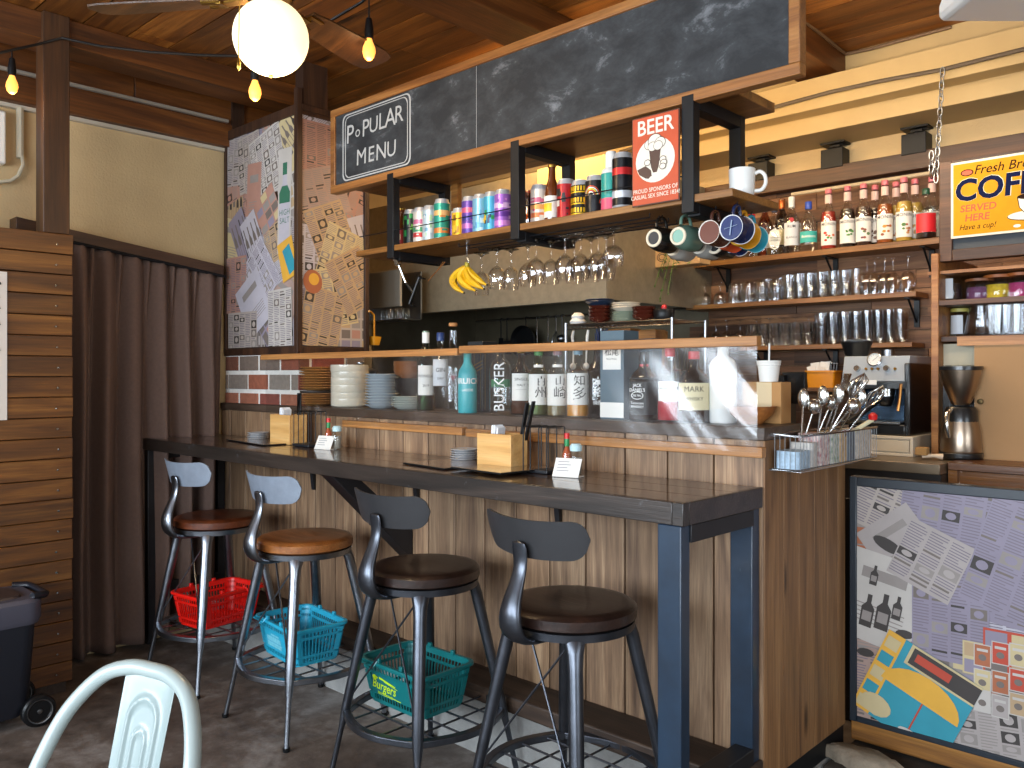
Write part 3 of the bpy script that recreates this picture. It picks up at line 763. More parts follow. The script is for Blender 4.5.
for lb, (x, y), rz, a, b2, c2 in stools: stool(lb, (x, y, 0), rz, a, b2, c2)

# ------------------------------------------------------------ shopping baskets
def basket(label, loc, rz, col, deco):
    m = S('basket plastic '+col, col, rough=.35)
    t = thing('shopping_basket', label, 'basket', loc, rz, 'plastic baskets on the stool footrests')
    H = .145; L0, W0, L1, W1 = .140, .095, .164, .117
    def corner(l, w, z, r=.03, n=5):
        out = []
        for cx, cy, a0 in ((l-r,w-r,0),(-l+r,w-r,PI/2),(-l+r,-w+r,PI),(l-r,-w+r,1.5*PI)):
            for i in range(n): a = a0+PI/2*i/(n-1); out.append(Vector((cx+r*math.cos(a), cy+r*math.sin(a), z)))
        return out
    b_ = MB()
    def band(z0, z1):
        f = lambda z: (L0+(L1-L0)*z/H, W0+(W1-W0)*z/H)
        a = corner(*f(z0), z0); c_ = corner(*f(z1), z1); ai = corner(f(z0)[0]-.003, f(z0)[1]-.003, z0); ci = corner(f(z1)[0]-.003, f(z1)[1]-.003, z1)
        b_.loft([a, c_, ci, ai], closed=True)
    band(.0, .014); band(.030, .040); band(.103, .113); band(.128, .145)
    b_.add(corner(L0-.002, W0-.002, .003), [tuple(range(20))]); b_.add(corner(L0-.002, W0-.002, .0), [tuple(range(20))[::-1]])
    # upright ribs
    per = []
    base = corner(1, 1, 0, .2)
    for side in range(4):
        nr = 17 if side % 2 == 0 else 12
        for i in range(nr+1):
            u = -1+2*i/nr
            if abs(u) > .86: wd_ = .012
            else: wd_ = .0042
            for (za, zb) in ((.010,.032),(.038,.105),(.111,.130)):
                p = []
                for z in (za, zb):
                    l, w = L0+(L1-L0)*z/H, W0+(W1-W0)*z/H
                    q = .80
                    p.append(Vector({0:(u*(l-.02),-w+.0016,z),2:(u*(l-.02),w-.0016,z),1:(l-.0016,u*(w-.02),z),3:(-l+.0016,u*(w-.02),z)}[side]))
                d = (p[1]-p[0]).normalized(); tx = Vector((1,0,0)) if side % 2 == 0 else Vector((0,1,0)); nn = d.cross(tx).normalized()
                vs = [p[k]+tx*(sx*wd_)*.5*(1 if wd_ < .01 else 1)+nn*(sy*.0014) for k in (0,1) for sx in (-1,1) for sy in (-1,1)]
                b_.add(vs, [(0,1,3,2),(4,6,7,5),(0,4,5,1),(2,3,7,6),(0,2,6,4),(1,5,7,3)])
    # solid corners
    for k in range(4):
        rows_ = []
        for z in (.005, .135):
            l, w = L0+(L1-L0)*z/H, W0+(W1-W0)*z/H; cc = corner(l, w, z)[k*5:k*5+5]; ci = corner(l-.003, w-.003, z)[k*5:k*5+5]
            rows_.append(cc+ci[::-1])
        b_.loft(rows_)
    if deco:  # printed panel on the left short side and long side
        pass
    o = b_.build('body', m, t, smooth=40)
    r_ = MB(); a = corner(L1+.010, W1+.010, .138, .035); c_ = corner(L1+.010, W1+.010, .149, .035); ci = corner(L1-.004, W1-.004, .149, .03); ai = corner(L1-.002, W1-.002, .138, .03)
    r_.loft([a, c_, ci, ai], closed=True); 
    for sx, sy in ((-.06,1),(.06,1),(-.06,-1),(.06,-1)): r_.box(sx-.008, sx+.008, sy*(W1-.002)-.006, sy*(W1-.002)+.006, .145, .163)
    r_.build('rim', m, t, bev=.002)
    for sy in (1,-1):
        h = MB(); h.tube([(-.06, sy*(W1+.004), .155), (-.064, sy*(W1+.013), .138), (-L1*.9, sy*(W1+.016), .140), (-L1-.012, sy*W1*.6, .146)], .0045, 6)
        h.build('handle', m, t)
    # printed panel
    if deco:
        side, kind, dc = deco
        pm = S('print '+dc, dc, rough=.5)
        if side == 'left': f = lambda a, b2, hh=.0: Vector((-(L0+(L1-L0)*(b2+.069)/H)-.0015-hh, -a, b2+.069)); pw = .088
        else: f = lambda a, b2, hh=.0: Vector((a, -(W0+(W1-W0)*(b2+.069)/H)-.0015-hh, b2+.069)); pw = .105
        pn = MB(); pn.add([f(-pw,-.036), f(pw,-.036), f(pw,.038), f(-pw,.038)], [(0,1,2,3)]); pn.build('sign_plate', m, t, smooth=0)
        d = MB(); g = lambda a, b2: f(a-.018, b2, .001)
        if kind == 'burgers':
            put_text(d, 'Burgers', g, .047, bold=.012, dy=-.003, dx=-.022, sx=.85, shear=.25, rot=-.06)
            put_text(d, 'RESTAURANT', g, .013, bold=.01, dx=-.022, dy=-.031, rot=-.04)
            d.add([g(-.045,.022), g(.04,.010), g(.04,.014), g(-.045,.030)], [(0,1,2,3)]); d.add([g(-.02,.016), g(.05,.004), g(.05,.006), g(-.02,.020)], [(0,1,2,3)])
            for cx_, rr in ((-.070,.012), (-.060,.007)): d.add([g(cx_+rr*math.cos(k*PI/5), .024+rr*.7*math.sin(k*PI/5)) for k in range(10)], [tuple(range(10))])
            d.add([g(-.06,-.026), g(.06,-.036), g(.062,-.033), g(-.06,-.0235)], [(0,1,2,3)])
        elif kind == 'block':
            for r0, x0_, x1_, hh in ((.024,-.02,.05,.004),(.006,-.06,.06,.010),(-.012,-.06,.065,.005),(-.022,-.06,.05,.004)):
                x = x0_
                while x < x1_:
                    w_ = random.uniform(.006,.014); d.add([g(x,r0-hh), g(x+w_,r0-hh), g(x+w_,r0+hh), g(x,r0+hh)], [(0,1,2,3)]); x += w_+.003
        else:
            for r0, x0_, x1_, hh in ((.014,-.05,.05,.012),(-.016,-.055,.04,.010)):
                x = x0_
                while x < x1_:
                    w_ = random.uniform(.010,.018); d.add([g(x,r0-hh), g(x+w_*.5,r0-hh*.3), g(x+w_,r0-hh), g(x+w_*.8,r0+hh), g(x+w_*.2,r0+hh)], [(0,1,2,3,4)]); x += w_+.004
        d.build('printed_logo', pm, t, smooth=0)
    return t
zfg = .236
basket('bright red plastic basket on the footrest of the leftmost stool', (-3.62, 1.87, zfg), -1.42, '#e0190f', ('left', 'mark', '#7a4a9a'))
basket('light blue plastic basket on the footrest of the second stool from the curtain', (-2.93, 1.87, zfg), -.10, '#2aa6c6', ('front', 'block', '#7fcfe0'))
basket('dark teal plastic basket with yellow-green lettering on the third stool footrest', (-2.215, 1.87, zfg), .0, '#0f6e70', ('front', 'burgers', '#c3e21c'))
# ------------------------------------------------------------ white metal chair at the front
CH = S('worn white metal', '#a0adab', rough=.32, var=.06, vscale=6, wear='#5f5a66', wscale=7, wth=.70, coat=.2)
CHW = S('white painted metal', '#909f9e', rough=.32, var=.05, vscale=6, coat=.2)
chair = thing('metal_chair', 'white pressed-metal chair with hooped back and worn paint at the lower left', 'chair', (0, 0, 0), math.radians(195))
_p = at(152, 668, D=1.46); chair.location = (_p.x-.24*math.sin(math.radians(195)), _p.y+.24*math.cos(math.radians(195)), 0)
def chair_build():
    # local: seat centre at origin, back at -Y
    t = chair
    W, zt, zs = .178, .845, .45
    pts = []
    def hp(u):   # hoop: u 0..1 left to right
        return None
    L_ = [(-.182, .05, .45), (-.188, .08, .52), (-.190, .12, .60), (-.184, .155, .68), (-.160, .19, .76), (-.112, .222, .82), (-.055, .237, .842), (0, .24, .845)]
    R_ = [(-x, y, z) for x, y, z in L_[:-1]][::-1]
    b_ = MB(); ctrl = [Vector((x, -y, z)) for x, y, z in L_+R_]
    def cat(P, n=6):
        out = []
        for i in range(len(P)-1):
            p0 = P[max(0,i-1)]; p1 = P[i]; p2 = P[i+1]; p3 = P[min(len(P)-1,i+2)]
            for k in range(n):
                t_ = k/n; out.append(.5*((2*p1)+(p2-p0)*t_+(2*p0-5*p1+4*p2-p3)*t_*t_+(3*p1-p0-3*p2+p3)*t_**3))
        out.append(P[-1]); return out
    b_.tube(cat(ctrl), .0135, 14); b_.build('back_hoop', CH, t, smooth=60)
    # splat with raised ribs
    b_ = MB(); nu, nv = 48, 60; vs = []
    def bump(u, v):
        def ring(w_, top, wd):
            du = abs(u)-w_ if v < top else math.hypot(u, (v-top)*.385)-w_
            return math.exp(-(du/wd)**2)
        return .0075*ring(.036, .80, .0045)+.0065*ring(.015, .72, .004)
    for j in range(nv+1):
        v = j/nv; z = .455+(.838-.455)*v; y = .150+.088*v**1.1
        hw = .056+.008*v
        for i in range(nu+1):
            u = (-1+2*i/nu)*hw; vs.append(Vector((u, -(y+.004)+bump(u, v)-.004*abs(u/hw)**6*-1, z)))
    b_.add(vs, [(j*(nu+1)+i, (j+1)*(nu+1)+i, (j+1)*(nu+1)+i+1, j*(nu+1)+i+1) for j in range(nv) for i in range(nu)])
    o = b_.build('back_splat', CHW, t, smooth=80); s_ = o.modifiers.new('th', 'SOLIDIFY'); s_.thickness = .002
    s_ = o.modifiers.new('sub', 'SUBSURF'); s_.levels = 1; s_.render_levels = 2
    b_ = MB(); ring = lambda h, z: [Vector((x*h, y*h, z)) for x, y in [((.18*math.cos(a)**3*.0)+.18*max(-1,min(1,1.35*math.cos(a))), .175*max(-1,min(1,1.35*math.sin(a)))) for a in [2*PI*k/32 for k in range(32)]]]
    b_.loft([ring(.99,.425), ring(1.0,.43), ring(1.0,.448), ring(.97,.455), ring(.9,.449), ring(.2,.449)]); b_.build('seat', CHW, t, smooth=40)
    for sx in (-1,1):
        for sy in (-1,1):
            b_ = MB(); rings = []
            for z, k, w_ in ((.43,1,.024),(.3,1.09,.019),(.0,1.28,.013)):
                c_ = Vector((sx*.155*k, sy*.15*k, z)); rings.append([c_+Vector((w_*math.cos(a), w_*math.sin(a), 0)) for a in [2*PI*q/12 for q in range(12)]])
            b_.loft(rings); lg = b_.build('leg', CHW, t)
    b_ = MB(); b_.box(-.16,.16,-.166,-.158,.40,.425); b_.box(-.16,.16,.158,.166,.40,.425); b_.box(-.168,-.16,-.16,.16,.40,.425); b_.box(.16,.168,-.16,.16,.40,.425); b_.build('apron', CHW, t)
chair_build()

# ------------------------------------------------------------ wheeled cooler at the left edge
ck = thing('wheeled_cooler', 'black wheeled cooler with grey lid and grab handle at the lower left wall', 'cooler', (-3.68, 1.0, 0))
CK = S('cooler black', '#181b24', rough=.4); CKL = S('cooler lid grey', '#4b4a56', rough=.45)
def rr(x0, x1, y0, y1, z, r, n=6):
    out = []
    for cx, cy, a0 in ((x1-r,y1-r,0),(x0+r,y1-r,PI/2),(x0+r,y0+r,PI),(x1-r,y0+r,1.5*PI)):
        for i in range(n): a = a0+PI/2*i/(n-1); out.append(Vector((cx+r*math.cos(a), cy+r*math.sin(a), z)))
    return out
DX = -.44; cx1 = at(41, 640, X=-3.56).y
b_ = MB(); b_.loft([rr(-3.82,-3.57,.45,cx1-.05,.05,.05), rr(-3.83,-3.56,.43,cx1-.03,.10,.05), rr(-3.83,-3.555,.42,cx1-.01,.40,.05)]); b_.build('body', CK, ck, world=True)
b_ = MB(); b_.loft([rr(-3.83,-3.55,.415,cx1,.40,.05), rr(-3.835,-3.54,.41,cx1+.01,.42,.06), rr(-3.835,-3.54,.41,cx1+.01,.485,.06), rr(-3.83,-3.55,.42,cx1,.50,.055)]); b_.build('lid_frame', CKL, ck, world=True)
b_ = MB(); b_.loft([rr(-3.79,-3.59,.46,cx1-.05,.50,.04), rr(-3.785,-3.595,.465,cx1-.055,.508,.04)]); b_.build('lid_panel', S('cooler lid inset', '#3a2f2e', rough=.4), ck, world=True)
b_ = MB(); b_.tube([(-3.81, cx1-.03, .505),(-3.80, cx1+.02, .50),(-3.77, cx1+.035, .495),(-3.62, cx1+.035, .495),(-3.585, cx1+.02, .50),(-3.565, cx1-.03, .505)], .014, 10); b_.build('grab_handle', CK, ck, world=True, smooth=60)
for xx in (-3.555, -3.80):
    wy = at(38, 708, X=-3.56).y; wz = .062; M_ = Matrix.Translation((xx, wy, wz)) @ Matrix.Rotation(PI/2, 4, 'Y')
    b_ = MB(); b_.lathe([(0,.016),(.038,.016),(.042,.019),(.055,.018),(.061,.010),(.061,-.010),(.055,-.016),(0,-.016)], 32, M=M_); w_ = b_.build('wheel', PLBLK, ck, world=True)
    b_ = MB(); b_.lathe([(.042,.020),(.046,.021),(.046,.018),(.042,.018)], 32, M=M_); b_.lathe([(0,.022),(.008,.021),(.010,.015)], 16, M=M_); 
    o = b_.build('hub_ring', STEEL, w_); o.data.transform(parent_world(ck).inverted())

# ------------------------------------------------------------ ceiling fan with globe
hub = at(271, 38, D=2.55); fx, fy, fz = hub
fan = thing('ceiling_fan', 'ceiling fan with dark wooden blades, brass fittings and a glowing white globe lamp', 'ceiling fan', (fx, fy, CEIL))
GLOBE, _t, _b = nt('glowing opal glass')
_b.inputs['Base Color'].default_value = (.9, .8, .6, 1); _b.inputs['Emission Strength'].default_value = 1.25
_b.inputs['Emission Color'].default_value = (1, .80, .46, 1)
b_ = MB(); b_.sphere((fx, fy, fz), .113, 36); gb = b_.build('globe', GLOBE, fan, world=True, smooth=80)
b_ = MB(); b_.sphere((fx, fy, fz-.115), .007, 10); f_ = b_.build('finial', GOLD, gb); f_.data.transform(parent_world(fan).inverted())
b_ = MB(); b_.lathe([(.0,fz+.108),(.05,fz+.105),(.066,fz+.112),(.068,fz+.125),(.058,fz+.13),(0,fz+.13)], 32, c=(fx,fy,0)); 
b_.lathe([(.06,fz+.13),(.088,fz+.145),(.092,fz+.19),(.075,fz+.215),(0,fz+.22)], 32, c=(fx,fy,0)); b_.cyl((fx,fy,fz+.2),(fx,fy,2.78),.016); b_.lathe([(0,2.74),(.05,2.75),(.062,2.775),(.062,2.784),(0,2.784)],24,c=(fx,fy,0)); b_.build('motor_housing', S('antique brass','#6a4a20',rough=.35,metal=1), fan, world=True)
W_BLADE = wood('fan blade wood', '#2a1a0e', '#4c3018', '#6e4a28', 'x', 1.0, rough=.4, isl=.02)
zb = fz+.118
for k, ang in enumerate((108, 216, 340)):
    a = math.radians(ang); M_ = Matrix.Translation((fx, fy, zb)) @ Matrix.Rotation(a, 4, 'Z') @ Matrix.Rotation(math.radians(-12), 4, 'X')
    out = []
    prof = [(.15,.045),(.22,.055),(.40,.068),(.52,.070),(.565,.060),(.58,.035)]
    up = [(x, y) for x, y in prof]; dn = [(x, -y) for x, y in prof[::-1]]
    b_ = MB(); b_.prism(up+dn, lambda u, v: M_ @ Vector((u, v, -.004)), lambda u, v: M_ @ Vector((u, v, .003))); 
    o = b_.build('blade', W_BLADE, fan, world=True, bev=.001)
    q = MB(); q.bar(M_ @ Vector((.07,0,.0)), M_ @ Vector((.17,0,-.008)), .03, .006); q.bar(M_ @ Vector((.15,-.03,-.008)), M_ @ Vector((.21,-.03,-.008)), .014, .005); q.bar(M_ @ Vector((.15,.03,-.008)), M_ @ Vector((.21,.03,-.008)), .014, .005); q.bar(M_ @ Vector((.155,-.035,-.008)), M_ @ Vector((.155,.035,-.008)), .014, .005)
    a_ = q.build('blade_arm', GOLD, o); a_.data.transform(parent_world(fan).inverted())
b_ = MB(); rt = Vector((CS, SN, 0)); pc = Vector((fx, fy, 0))-rt*.06-Vector((-SN, CS, 0))*.10
b_.tube([(pc.x, pc.y, fz+.13), (pc.x-.01, pc.y, fz+.02), (pc.x-.012, pc.y, fz-.095)], .0016, 5); b_.lathe([(0,fz-.135),(.006,fz-.125),(.0065,fz-.11),(.002,fz-.095)], 10, c=(pc.x-.012,pc.y,0)); b_.build('pull_chain', GOLD, fan, world=True)

# ------------------------------------------------------------ string lights
BULBG = emit('glowing amber bulb', '#ffb050', 1.5)
FIL = emit('filament', '#ffb45a', 45)
sl = thing('string_lights', 'black festoon cable with amber filament bulbs strung across the ceiling', 'string lights', (-3.5, 1.2, 2.7))
hook = at(62, 38, X=-3.845)
A = at(-40, 62, D=3.3); Bp = at(12, 50, D=3.4)
cpts = [A, Bp, at(35, 45, D=3.5), hook, at(100, 46, D=3.5), at(150, 52, D=3.4), at(200, 55, D=3.3), at(240, 56, D=3.1), at(257, 55, D=3.05), at(290, 48, D=3.0), at(330, 21, D=2.95), at(362, 2, D=2.9), at(390, -25, D=2.85)]
b_ = MB(); b_.tube(cpts, .0055, 6); b_.build('cable', CABLE, sl, world=True, smooth=60)
def bulb(top, nm_y, s=1):
    b_ = MB(); b_.tube([top, top-Vector((0,0,nm_y))], .003, 5); z = top.z-nm_y
    b_.lathe([(.004,z+.03),(.010,z+.025),(.013,z+.005),(.016,z-.02),(.015,z-.045),(0,z-.045)], 14, c=(top.x, top.y, 0)); so = b_.build('bulb_socket', PLBLK, sl, world=True)
    b_ = MB(); b_.lathe([(.010,z-.045),(.013,z-.055),(.021,z-.075),(.023,z-.09),(.018,z-.108),(.008,z-.118),(0,z-.12)], 16, c=(top.x, top.y, 0)); g = b_.build('bulb', BULBG, so, smooth=80); g.data.transform(parent_world(sl).inverted())
    b_ = MB(); b_.tube([Vector((top.x+dx, top.y, z-.06-dz)) for dx, dz in ((-.005,0),(-.003,.035),(0,.004),(.003,.035),(.005,0))], .0012, 5); g2 = b_.build('filament', FIL, so); g2.data.transform(parent_world(sl).inverted())
    return Vector((top.x, top.y, z-.085))
BP = [bulb(Bp, .06), bulb(at(255, 56, D=3.05), .045), bulb(at(369, 0, D=2.9), .09)]

# ------------------------------------------------------------ air conditioner corner, top right
ac = thing('air_conditioner', 'white ceiling-hung air conditioner whose corner shows at the top right', 'air conditioner', (-.55, 2.6, 2.4))
dr = Vector((-SN, CS, 0)); ori = at(938, 22, D=2.35)
mp_ = lambda a, d, h: ori+rt*a+dr*d+Vector((0,0,h))
b_ = MB(); pr = [(0,0),(.02,-.004),(.9,-.006),(.9,.3),(.05,.3),(-.004,.02)]
b_.prism([(0,.012),(.012,.0),(.9,-.004),(.9,.25),(.13,.25),(.02,.10),(0,.04)], lambda u, v: mp_(u, -.62, v), lambda u, v: mp_(u, 0, v)); b_.build('casing', WHITE, ac, world=True, bev=.008)
b_ = MB(); b_.box(0,.7,-.002,.0,0,.012); b_.build('air_slot', S('slot grey','#8a8a88'), ac, M=Matrix.Translation(parent_world(ac).inverted() @ mp_(.15,-.62,.05)) @ Matrix.Rotation(TH,4,'Z'))

hb_ = MB()
for a_ in (.25, .75): q0 = mp_(a_, -.15, .25); hb_.cyl(q0, (q0.x, q0.y, CEIL-.001), .008, 8)
hb_.build('ceiling_hanger', STEEL, ac, world=True)
def smooth_path(P, n=5):
    P = [Vector(p) for p in P]; out = []
    for i in range(len(P)-1):
        p0 = P[max(0,i-1)]; p1 = P[i]; p2 = P[i+1]; p3 = P[min(len(P)-1,i+2)]
        for k in range(n):
            t_ = k/n; out.append(.5*((2*p1)+(p2-p0)*t_+(2*p0-5*p1+4*p2-p3)*t_*t_+(3*p1-p0-3*p2+p3)*t_**3))
    out.append(P[-1]); return out
# ------------------------------------------------------------ hanging shelf with its chalkboard
YS = 2.20
cbx0, cbx1 = -3.209, -.993
cz0, cz1 = 2.183, 2.562
def chalk_mat():
    m, t, b = nt('chalk dusted board'); tc = node(t, 'ShaderNodeTexCoord')
    n1 = node(t, 'ShaderNodeTexNoise', i_Scale=6.0, i_Detail=8.0, i_Roughness=.72, i_Distortion=.25); mp = node(t, 'ShaderNodeMapping'); mp.inputs['Scale'].default_value = (1, 1, 1.6); mp.inputs['Rotation'].default_value = (0, .5, 0)
    L(t, tc.outputs['Object'], mp.inputs['Vector']); L(t, mp.outputs[0], n1.inputs['Vector'])
    r = node(t, 'ShaderNodeValToRGB'); e = r.color_ramp.elements; e[0].position = .42; e[0].color = (*lin('#1f2124'), 1); e[1].position = .80; e[1].color = (*lin('#8a8d92'), 1)
    x = e.new(.58); x.color = (*lin('#333639'), 1)
    L(t, n1.outputs['Fac'], r.inputs['Fac']); L(t, r.outputs['Color'], b.inputs['Base Color']); b.inputs['Roughness'].default_value = .75
    return m
CHALK = S('white chalk', '#aeaeac', rough=.9)
cbd = thing('chalkboard', 'long black chalkboard in a wooden frame above the hanging shelf, reading popular menu', 'chalkboard', (-2.1, YS, cz0))
b_ = MB(); b_.box(cbx0+.03, cbx1-.03, YS+.008, YS+.03, cz0+.03, cz1-.03); b_.build('board', chalk_mat(), cbd, world=True)
b_ = MB(); b_.box(cbx0, cbx1, YS, YS+.04, cz0, cz0+.034); b_.box(cbx0, cbx1, YS, YS+.04, cz1-.034, cz1); b_.box(cbx0, cbx0+.034, YS, YS+.04, cz0+.034, cz1-.034); b_.box(cbx1-.034, cbx1, YS, YS+.04, cz0+.034, cz1-.034)
b_.build('frame', W_FRAME, cbd, world=True, bev=.003)
xa, xb_ = at(340, 150, Y=YS).x, at(411, 150, Y=YS).x
b_ = MB(); f = plane_map(((xa+xb_)/2, YS+.0068, (cz0+cz1)/2), (1,0,0), (0,0,1), 0)
W_ = (xb_-xa)/2; H_ = .150
for k, (s1, th_) in enumerate(((1, .0035), (.925, .0022))):
    w2, h2 = W_*s1-.01, H_*s1*(.985); r_ = .03; n = 6; ps = []
    for cx_, cy_, a0 in ((w2-r_,h2-r_,0),(-w2+r_,h2-r_,PI/2),(-w2+r_,-h2+r_,PI),(w2-r_,-h2+r_,1.5*PI)):
        for i in range(n): a = a0+PI/2*i/(n-1); ps.append((cx_+r_*math.cos(a), cy_+r_*math.sin(a)))
    rnd = random.Random(k); ins = []
    for x, y in ps: q = 1-(th_*2+rnd.uniform(0,.003))/math.hypot(x, y); ins.append((x*q, y*q))
    m_ = len(ps); vs = [f(*p) for p in ps]+[f(*p) for p in ins]; b_.add(vs, [(i, (i+1)%m_, m_+(i+1)%m_, m_+i) for i in range(m_)])
sp = W_*.94
def chalk(tx, x0, dx, y0, sizes, dy):
    x = x0
    for ch, sz in zip(tx, sizes):
        put_text(b_, ch, f, sz, bold=.001, dx=x, dy=y0, shear=.04); x += dx; y0 += dy
chalk('PoPULAR', -sp*.78, sp*.245, .052, (.115,.07,.105,.095,.10,.11,.10), .003)
chalk('MENU', -sp*.42, sp*.30, -.062, (.10,.095,.10,.095), -.001)
b_.build('chalk_lettering', CHALK, cbd, world=True, smooth=0)
b_ = MB()
for px_ in (475,):
    x = at(px_, 100, Y=YS).x; b_.box(x-.0007, x+.0005, YS+.0070, YS+.009, cz0+.034, cz1-.034)
b_.build('board_joint', CHALK, cbd, world=True)

rk = thing('hanging_shelf', 'hanging shelf of black steel frames and orange-brown boards below the chalkboard', 'shelf', (-2.1, 2.35, 1.88))
SX0, SX1, SY0, SY1, SZ = -3.02, -1.198, 2.205, 2.50, 1.880
b_ = MB(); b_.box(-3.15, -1.23, 2.242, 2.54, 2.205, 2.235); b_.build('top_board', W_SHELF, rk, world=True, bev=.002)
b_ = MB(); b_.box(SX0, SX1, SY0, SY1, SZ, SZ+.024); b_.build('shelf_board', W_SHELF, rk, world=True, bev=.002)
FR = [-2.775, -2.06, -1.345]
for x in FR:
    b_ = MB(); w_ = .042
    for ya, yb_ in ((SY0-.006, SY0+.030), (SY1-.012, SY1+.022)):
        b_.box(x-w_/2, x+w_/2, ya, yb_, SZ-.030, 2.205)
    b_.box(x-w_/2, x+w_/2, SY0+.030, SY1-.012, 2.165, 2.204); b_.box(x-w_/2, x+w_/2, SY0+.030, SY1-.012, SZ-.036, SZ-.001)
    b_.build('steel_frame', BLACK, rk, world=True, bev=.002)
b_ = MB(); b_.box(-2.74, -2.70, 2.515, 2.54, 1.905, 2.3); b_.build('rear_upright', W_SHELF, rk, world=True)
for a, c_ in ((SX0+.02, FR[0]-.025), (FR[0]+.022, FR[1]-.022), (FR[1]+.022, FR[2]-.022)):
    b_ = MB(); zz = SZ+.085; b_.tube([(a, SY0+.004, zz), (c_, SY0+.004, zz)], .0022, 6); b_.build('guard_wire', BLACK, rk, world=True)

# ------------------------------------------------------------ cans and bottles on it
def band(mb, r, z0, z1, mt, a0=0, a1=2*PI, n=24): mb.lathe([(r, z0), (r, z1)], n, m=mt, a0=a0, a1=a1)
ALU = S('can aluminium', '#c9cbcd', rough=.3, metal=.55)
def can(label, px_, py_b, cols, h=.157, r=.033, Y=None, name='drink_can', cat='can', group='cans and bottles on the hanging shelf', style=0):
    p = at(px_, py_b, Y=Y or 2.30)
    t = thing(name, label, cat, (p.x, p.y, SZ+.0245), random.uniform(0, 6), group)
    mats = [S('can '+c_, c_, rough=.3, metal=.35) for c_ in cols]
    b_ = MB(); b_.lathe([(0,.006),(r*.72,.002),(r*.78,0),(r,.009),(r,h-.018),(r*.82,h-.004),(r*.82,h),(r*.76,h-.001),(r*.74,h-.006),(0,h-.006)], 28); b_.build('can_body', ALU, t, smooth=50)
    b_ = MB(); k = len(mats); R_ = random.Random(len(label)*7+k); z0, z1 = .011, h-.019
    b_.lathe([(r+.0003, z0),(r+.0003, z1)], 28, m=0); rr_ = r+.0006
    if style == 0:    # bands
        for i in range(1, k): za = z0+(z1-z0)*(i-.5)/k+R_.uniform(-.006,.006); b_.lathe([(rr_, za),(rr_, za+(z1-z0)/k*.6)], 28, m=i)
        for i in range(10): a = R_.uniform(0, 2*PI); za = R_.uniform(z0, z1-.02); b_.lathe([(rr_+.0002, za),(rr_+.0002, min(z1, za+R_.uniform(.004,.014)))], 5, m=R_.randrange(0, k), a0=a, a1=a+R_.uniform(.2,.8))
    elif style == 1:  # splashes
        for i in range(26):
            a = R_.uniform(0, 2*PI); za = R_.uniform(z0, z1-.02); w_ = R_.uniform(.15,.6); hh = R_.uniform(.006,.028); b_.lathe([(rr_+i*.00003, za),(rr_+i*.00003, min(z1, za+hh))], 6, m=R_.randrange(1, k) if k > 1 else 0, a0=a, a1=a+w_)
    elif style == 2:  # ticked rings
        for za in (z0+.01, z0+.045, z0+.085):
            for q in range(22): a = q*2*PI/22; b_.lathe([(rr_, za),(rr_, za+.016)], 2, m=1+q % 2 if k > 2 else 1, a0=a, a1=a+.16)
            b_.lathe([(rr_, za-.007),(rr_, za-.003)], 28, m=1)
    elif style == 3:  # arcs
        for q in range(4):
            a = q*PI/2
            for i in range(1, 6):
                for s_ in range(10):
                    u0, u1 = PI*s_/10, PI*(s_+1)/10; rr2 = .005*i+.004; fm = cyl_map(rr_+.0002, z0+.03+(q%2)*.03, a)
                    b_.add([fm(rr2*math.cos(u0), rr2*math.sin(u0)), fm(rr2*math.cos(u1), rr2*math.sin(u1)), fm((rr2+.003)*math.cos(u1), (rr2+.003)*math.sin(u1)), fm((rr2+.003)*math.cos(u0), (rr2+.003)*math.sin(u0))], [(0,1,2,3)], 1+i % (k-1))
    b_.build('printed_wrap', mats, t, smooth=50)
    return t
A_ = 'standing on the hanging shelf'
can('black can with green print beside the small brown bottle on the hanging shelf', 411, 245, ['#1b2224','#2f8a4a','#17201c','#6fb04a'], style=1)
can('white and red can with green base, second can on the hanging shelf', 421, 243, ['#d9cfc4','#c23a3a','#4f9a72','#c56a8a'], style=0)
can('pale blue-white patterned can, third can on the hanging shelf', 430.5, 243, ['#b9cbd2','#7aa0b8','#e3e6e4','#a8c9a0'], style=1)
can('tall green and orange banded can beside the left steel frame', 442, 243, ['#2a8f7d','#d07a3a','#2a8f7d','#e0b070'], h=.168, style=0, Y=2.28)
can('small purple and pink can half hidden behind the yellow can', 453, 240, ['#6a4aa0','#d05a8a','#4aa080'], h=.122, style=1, Y=2.33)
can('short yellow can with black face print, on the hanging shelf', 460, 240, ['#dca516','#8a6410','#f0c440'], h=.122, style=1)
can('purple and pink banded tall can, left of the light blue can', 470, 238, ['#5d3f93','#b36aa8','#3d3a8c','#d0607a'], h=.160, style=0)
can('light blue can with white print, right of the purple and pink can', 481, 235, ['#7db4cf','#cfe2ea','#5d9ac0'], h=.160, style=1)
can('multicoloured can with red, yellow and blue splashes', 492, 234, ['#4a9fc0','#d8342a','#f0c63a','#2f9a52','#1d2a50'], h=.160, style=1)
can('violet and magenta can touching the middle steel frame', 503, 231, ['#9a62b8','#d58ad0','#6a3a98','#e2b8e0'], h=.160, style=0)
can('orange and white can with sunset bands, right of the middle steel frame', 539.5, 225, ['#e0d2c4','#e07a4a','#f0a860','#c2607a'], h=.150, style=0)
can('red can with a white label panel, beside the brown beer bottle', 566, 220, ['#a31c22','#e8e0d8','#2a2a2a'], h=.150, style=1)
can('black can with yellow ticked rings, second can right of the red can', 581, 217, ['#16140f','#e6b41c'], h=.135, r=.036, style=2)
can('black can with yellow and white concentric arcs', 596, 215, ['#17171a','#e6cf2a','#e8e4da','#d84a2a'], h=.140, r=.038, style=3)
can('tall black and silver can at the left edge of the beer sign', 623, 208, ['#15161a','#c9ccd2','#1c1d22','#c42a2a'], h=.185, r=.036, style=0, Y=2.26)
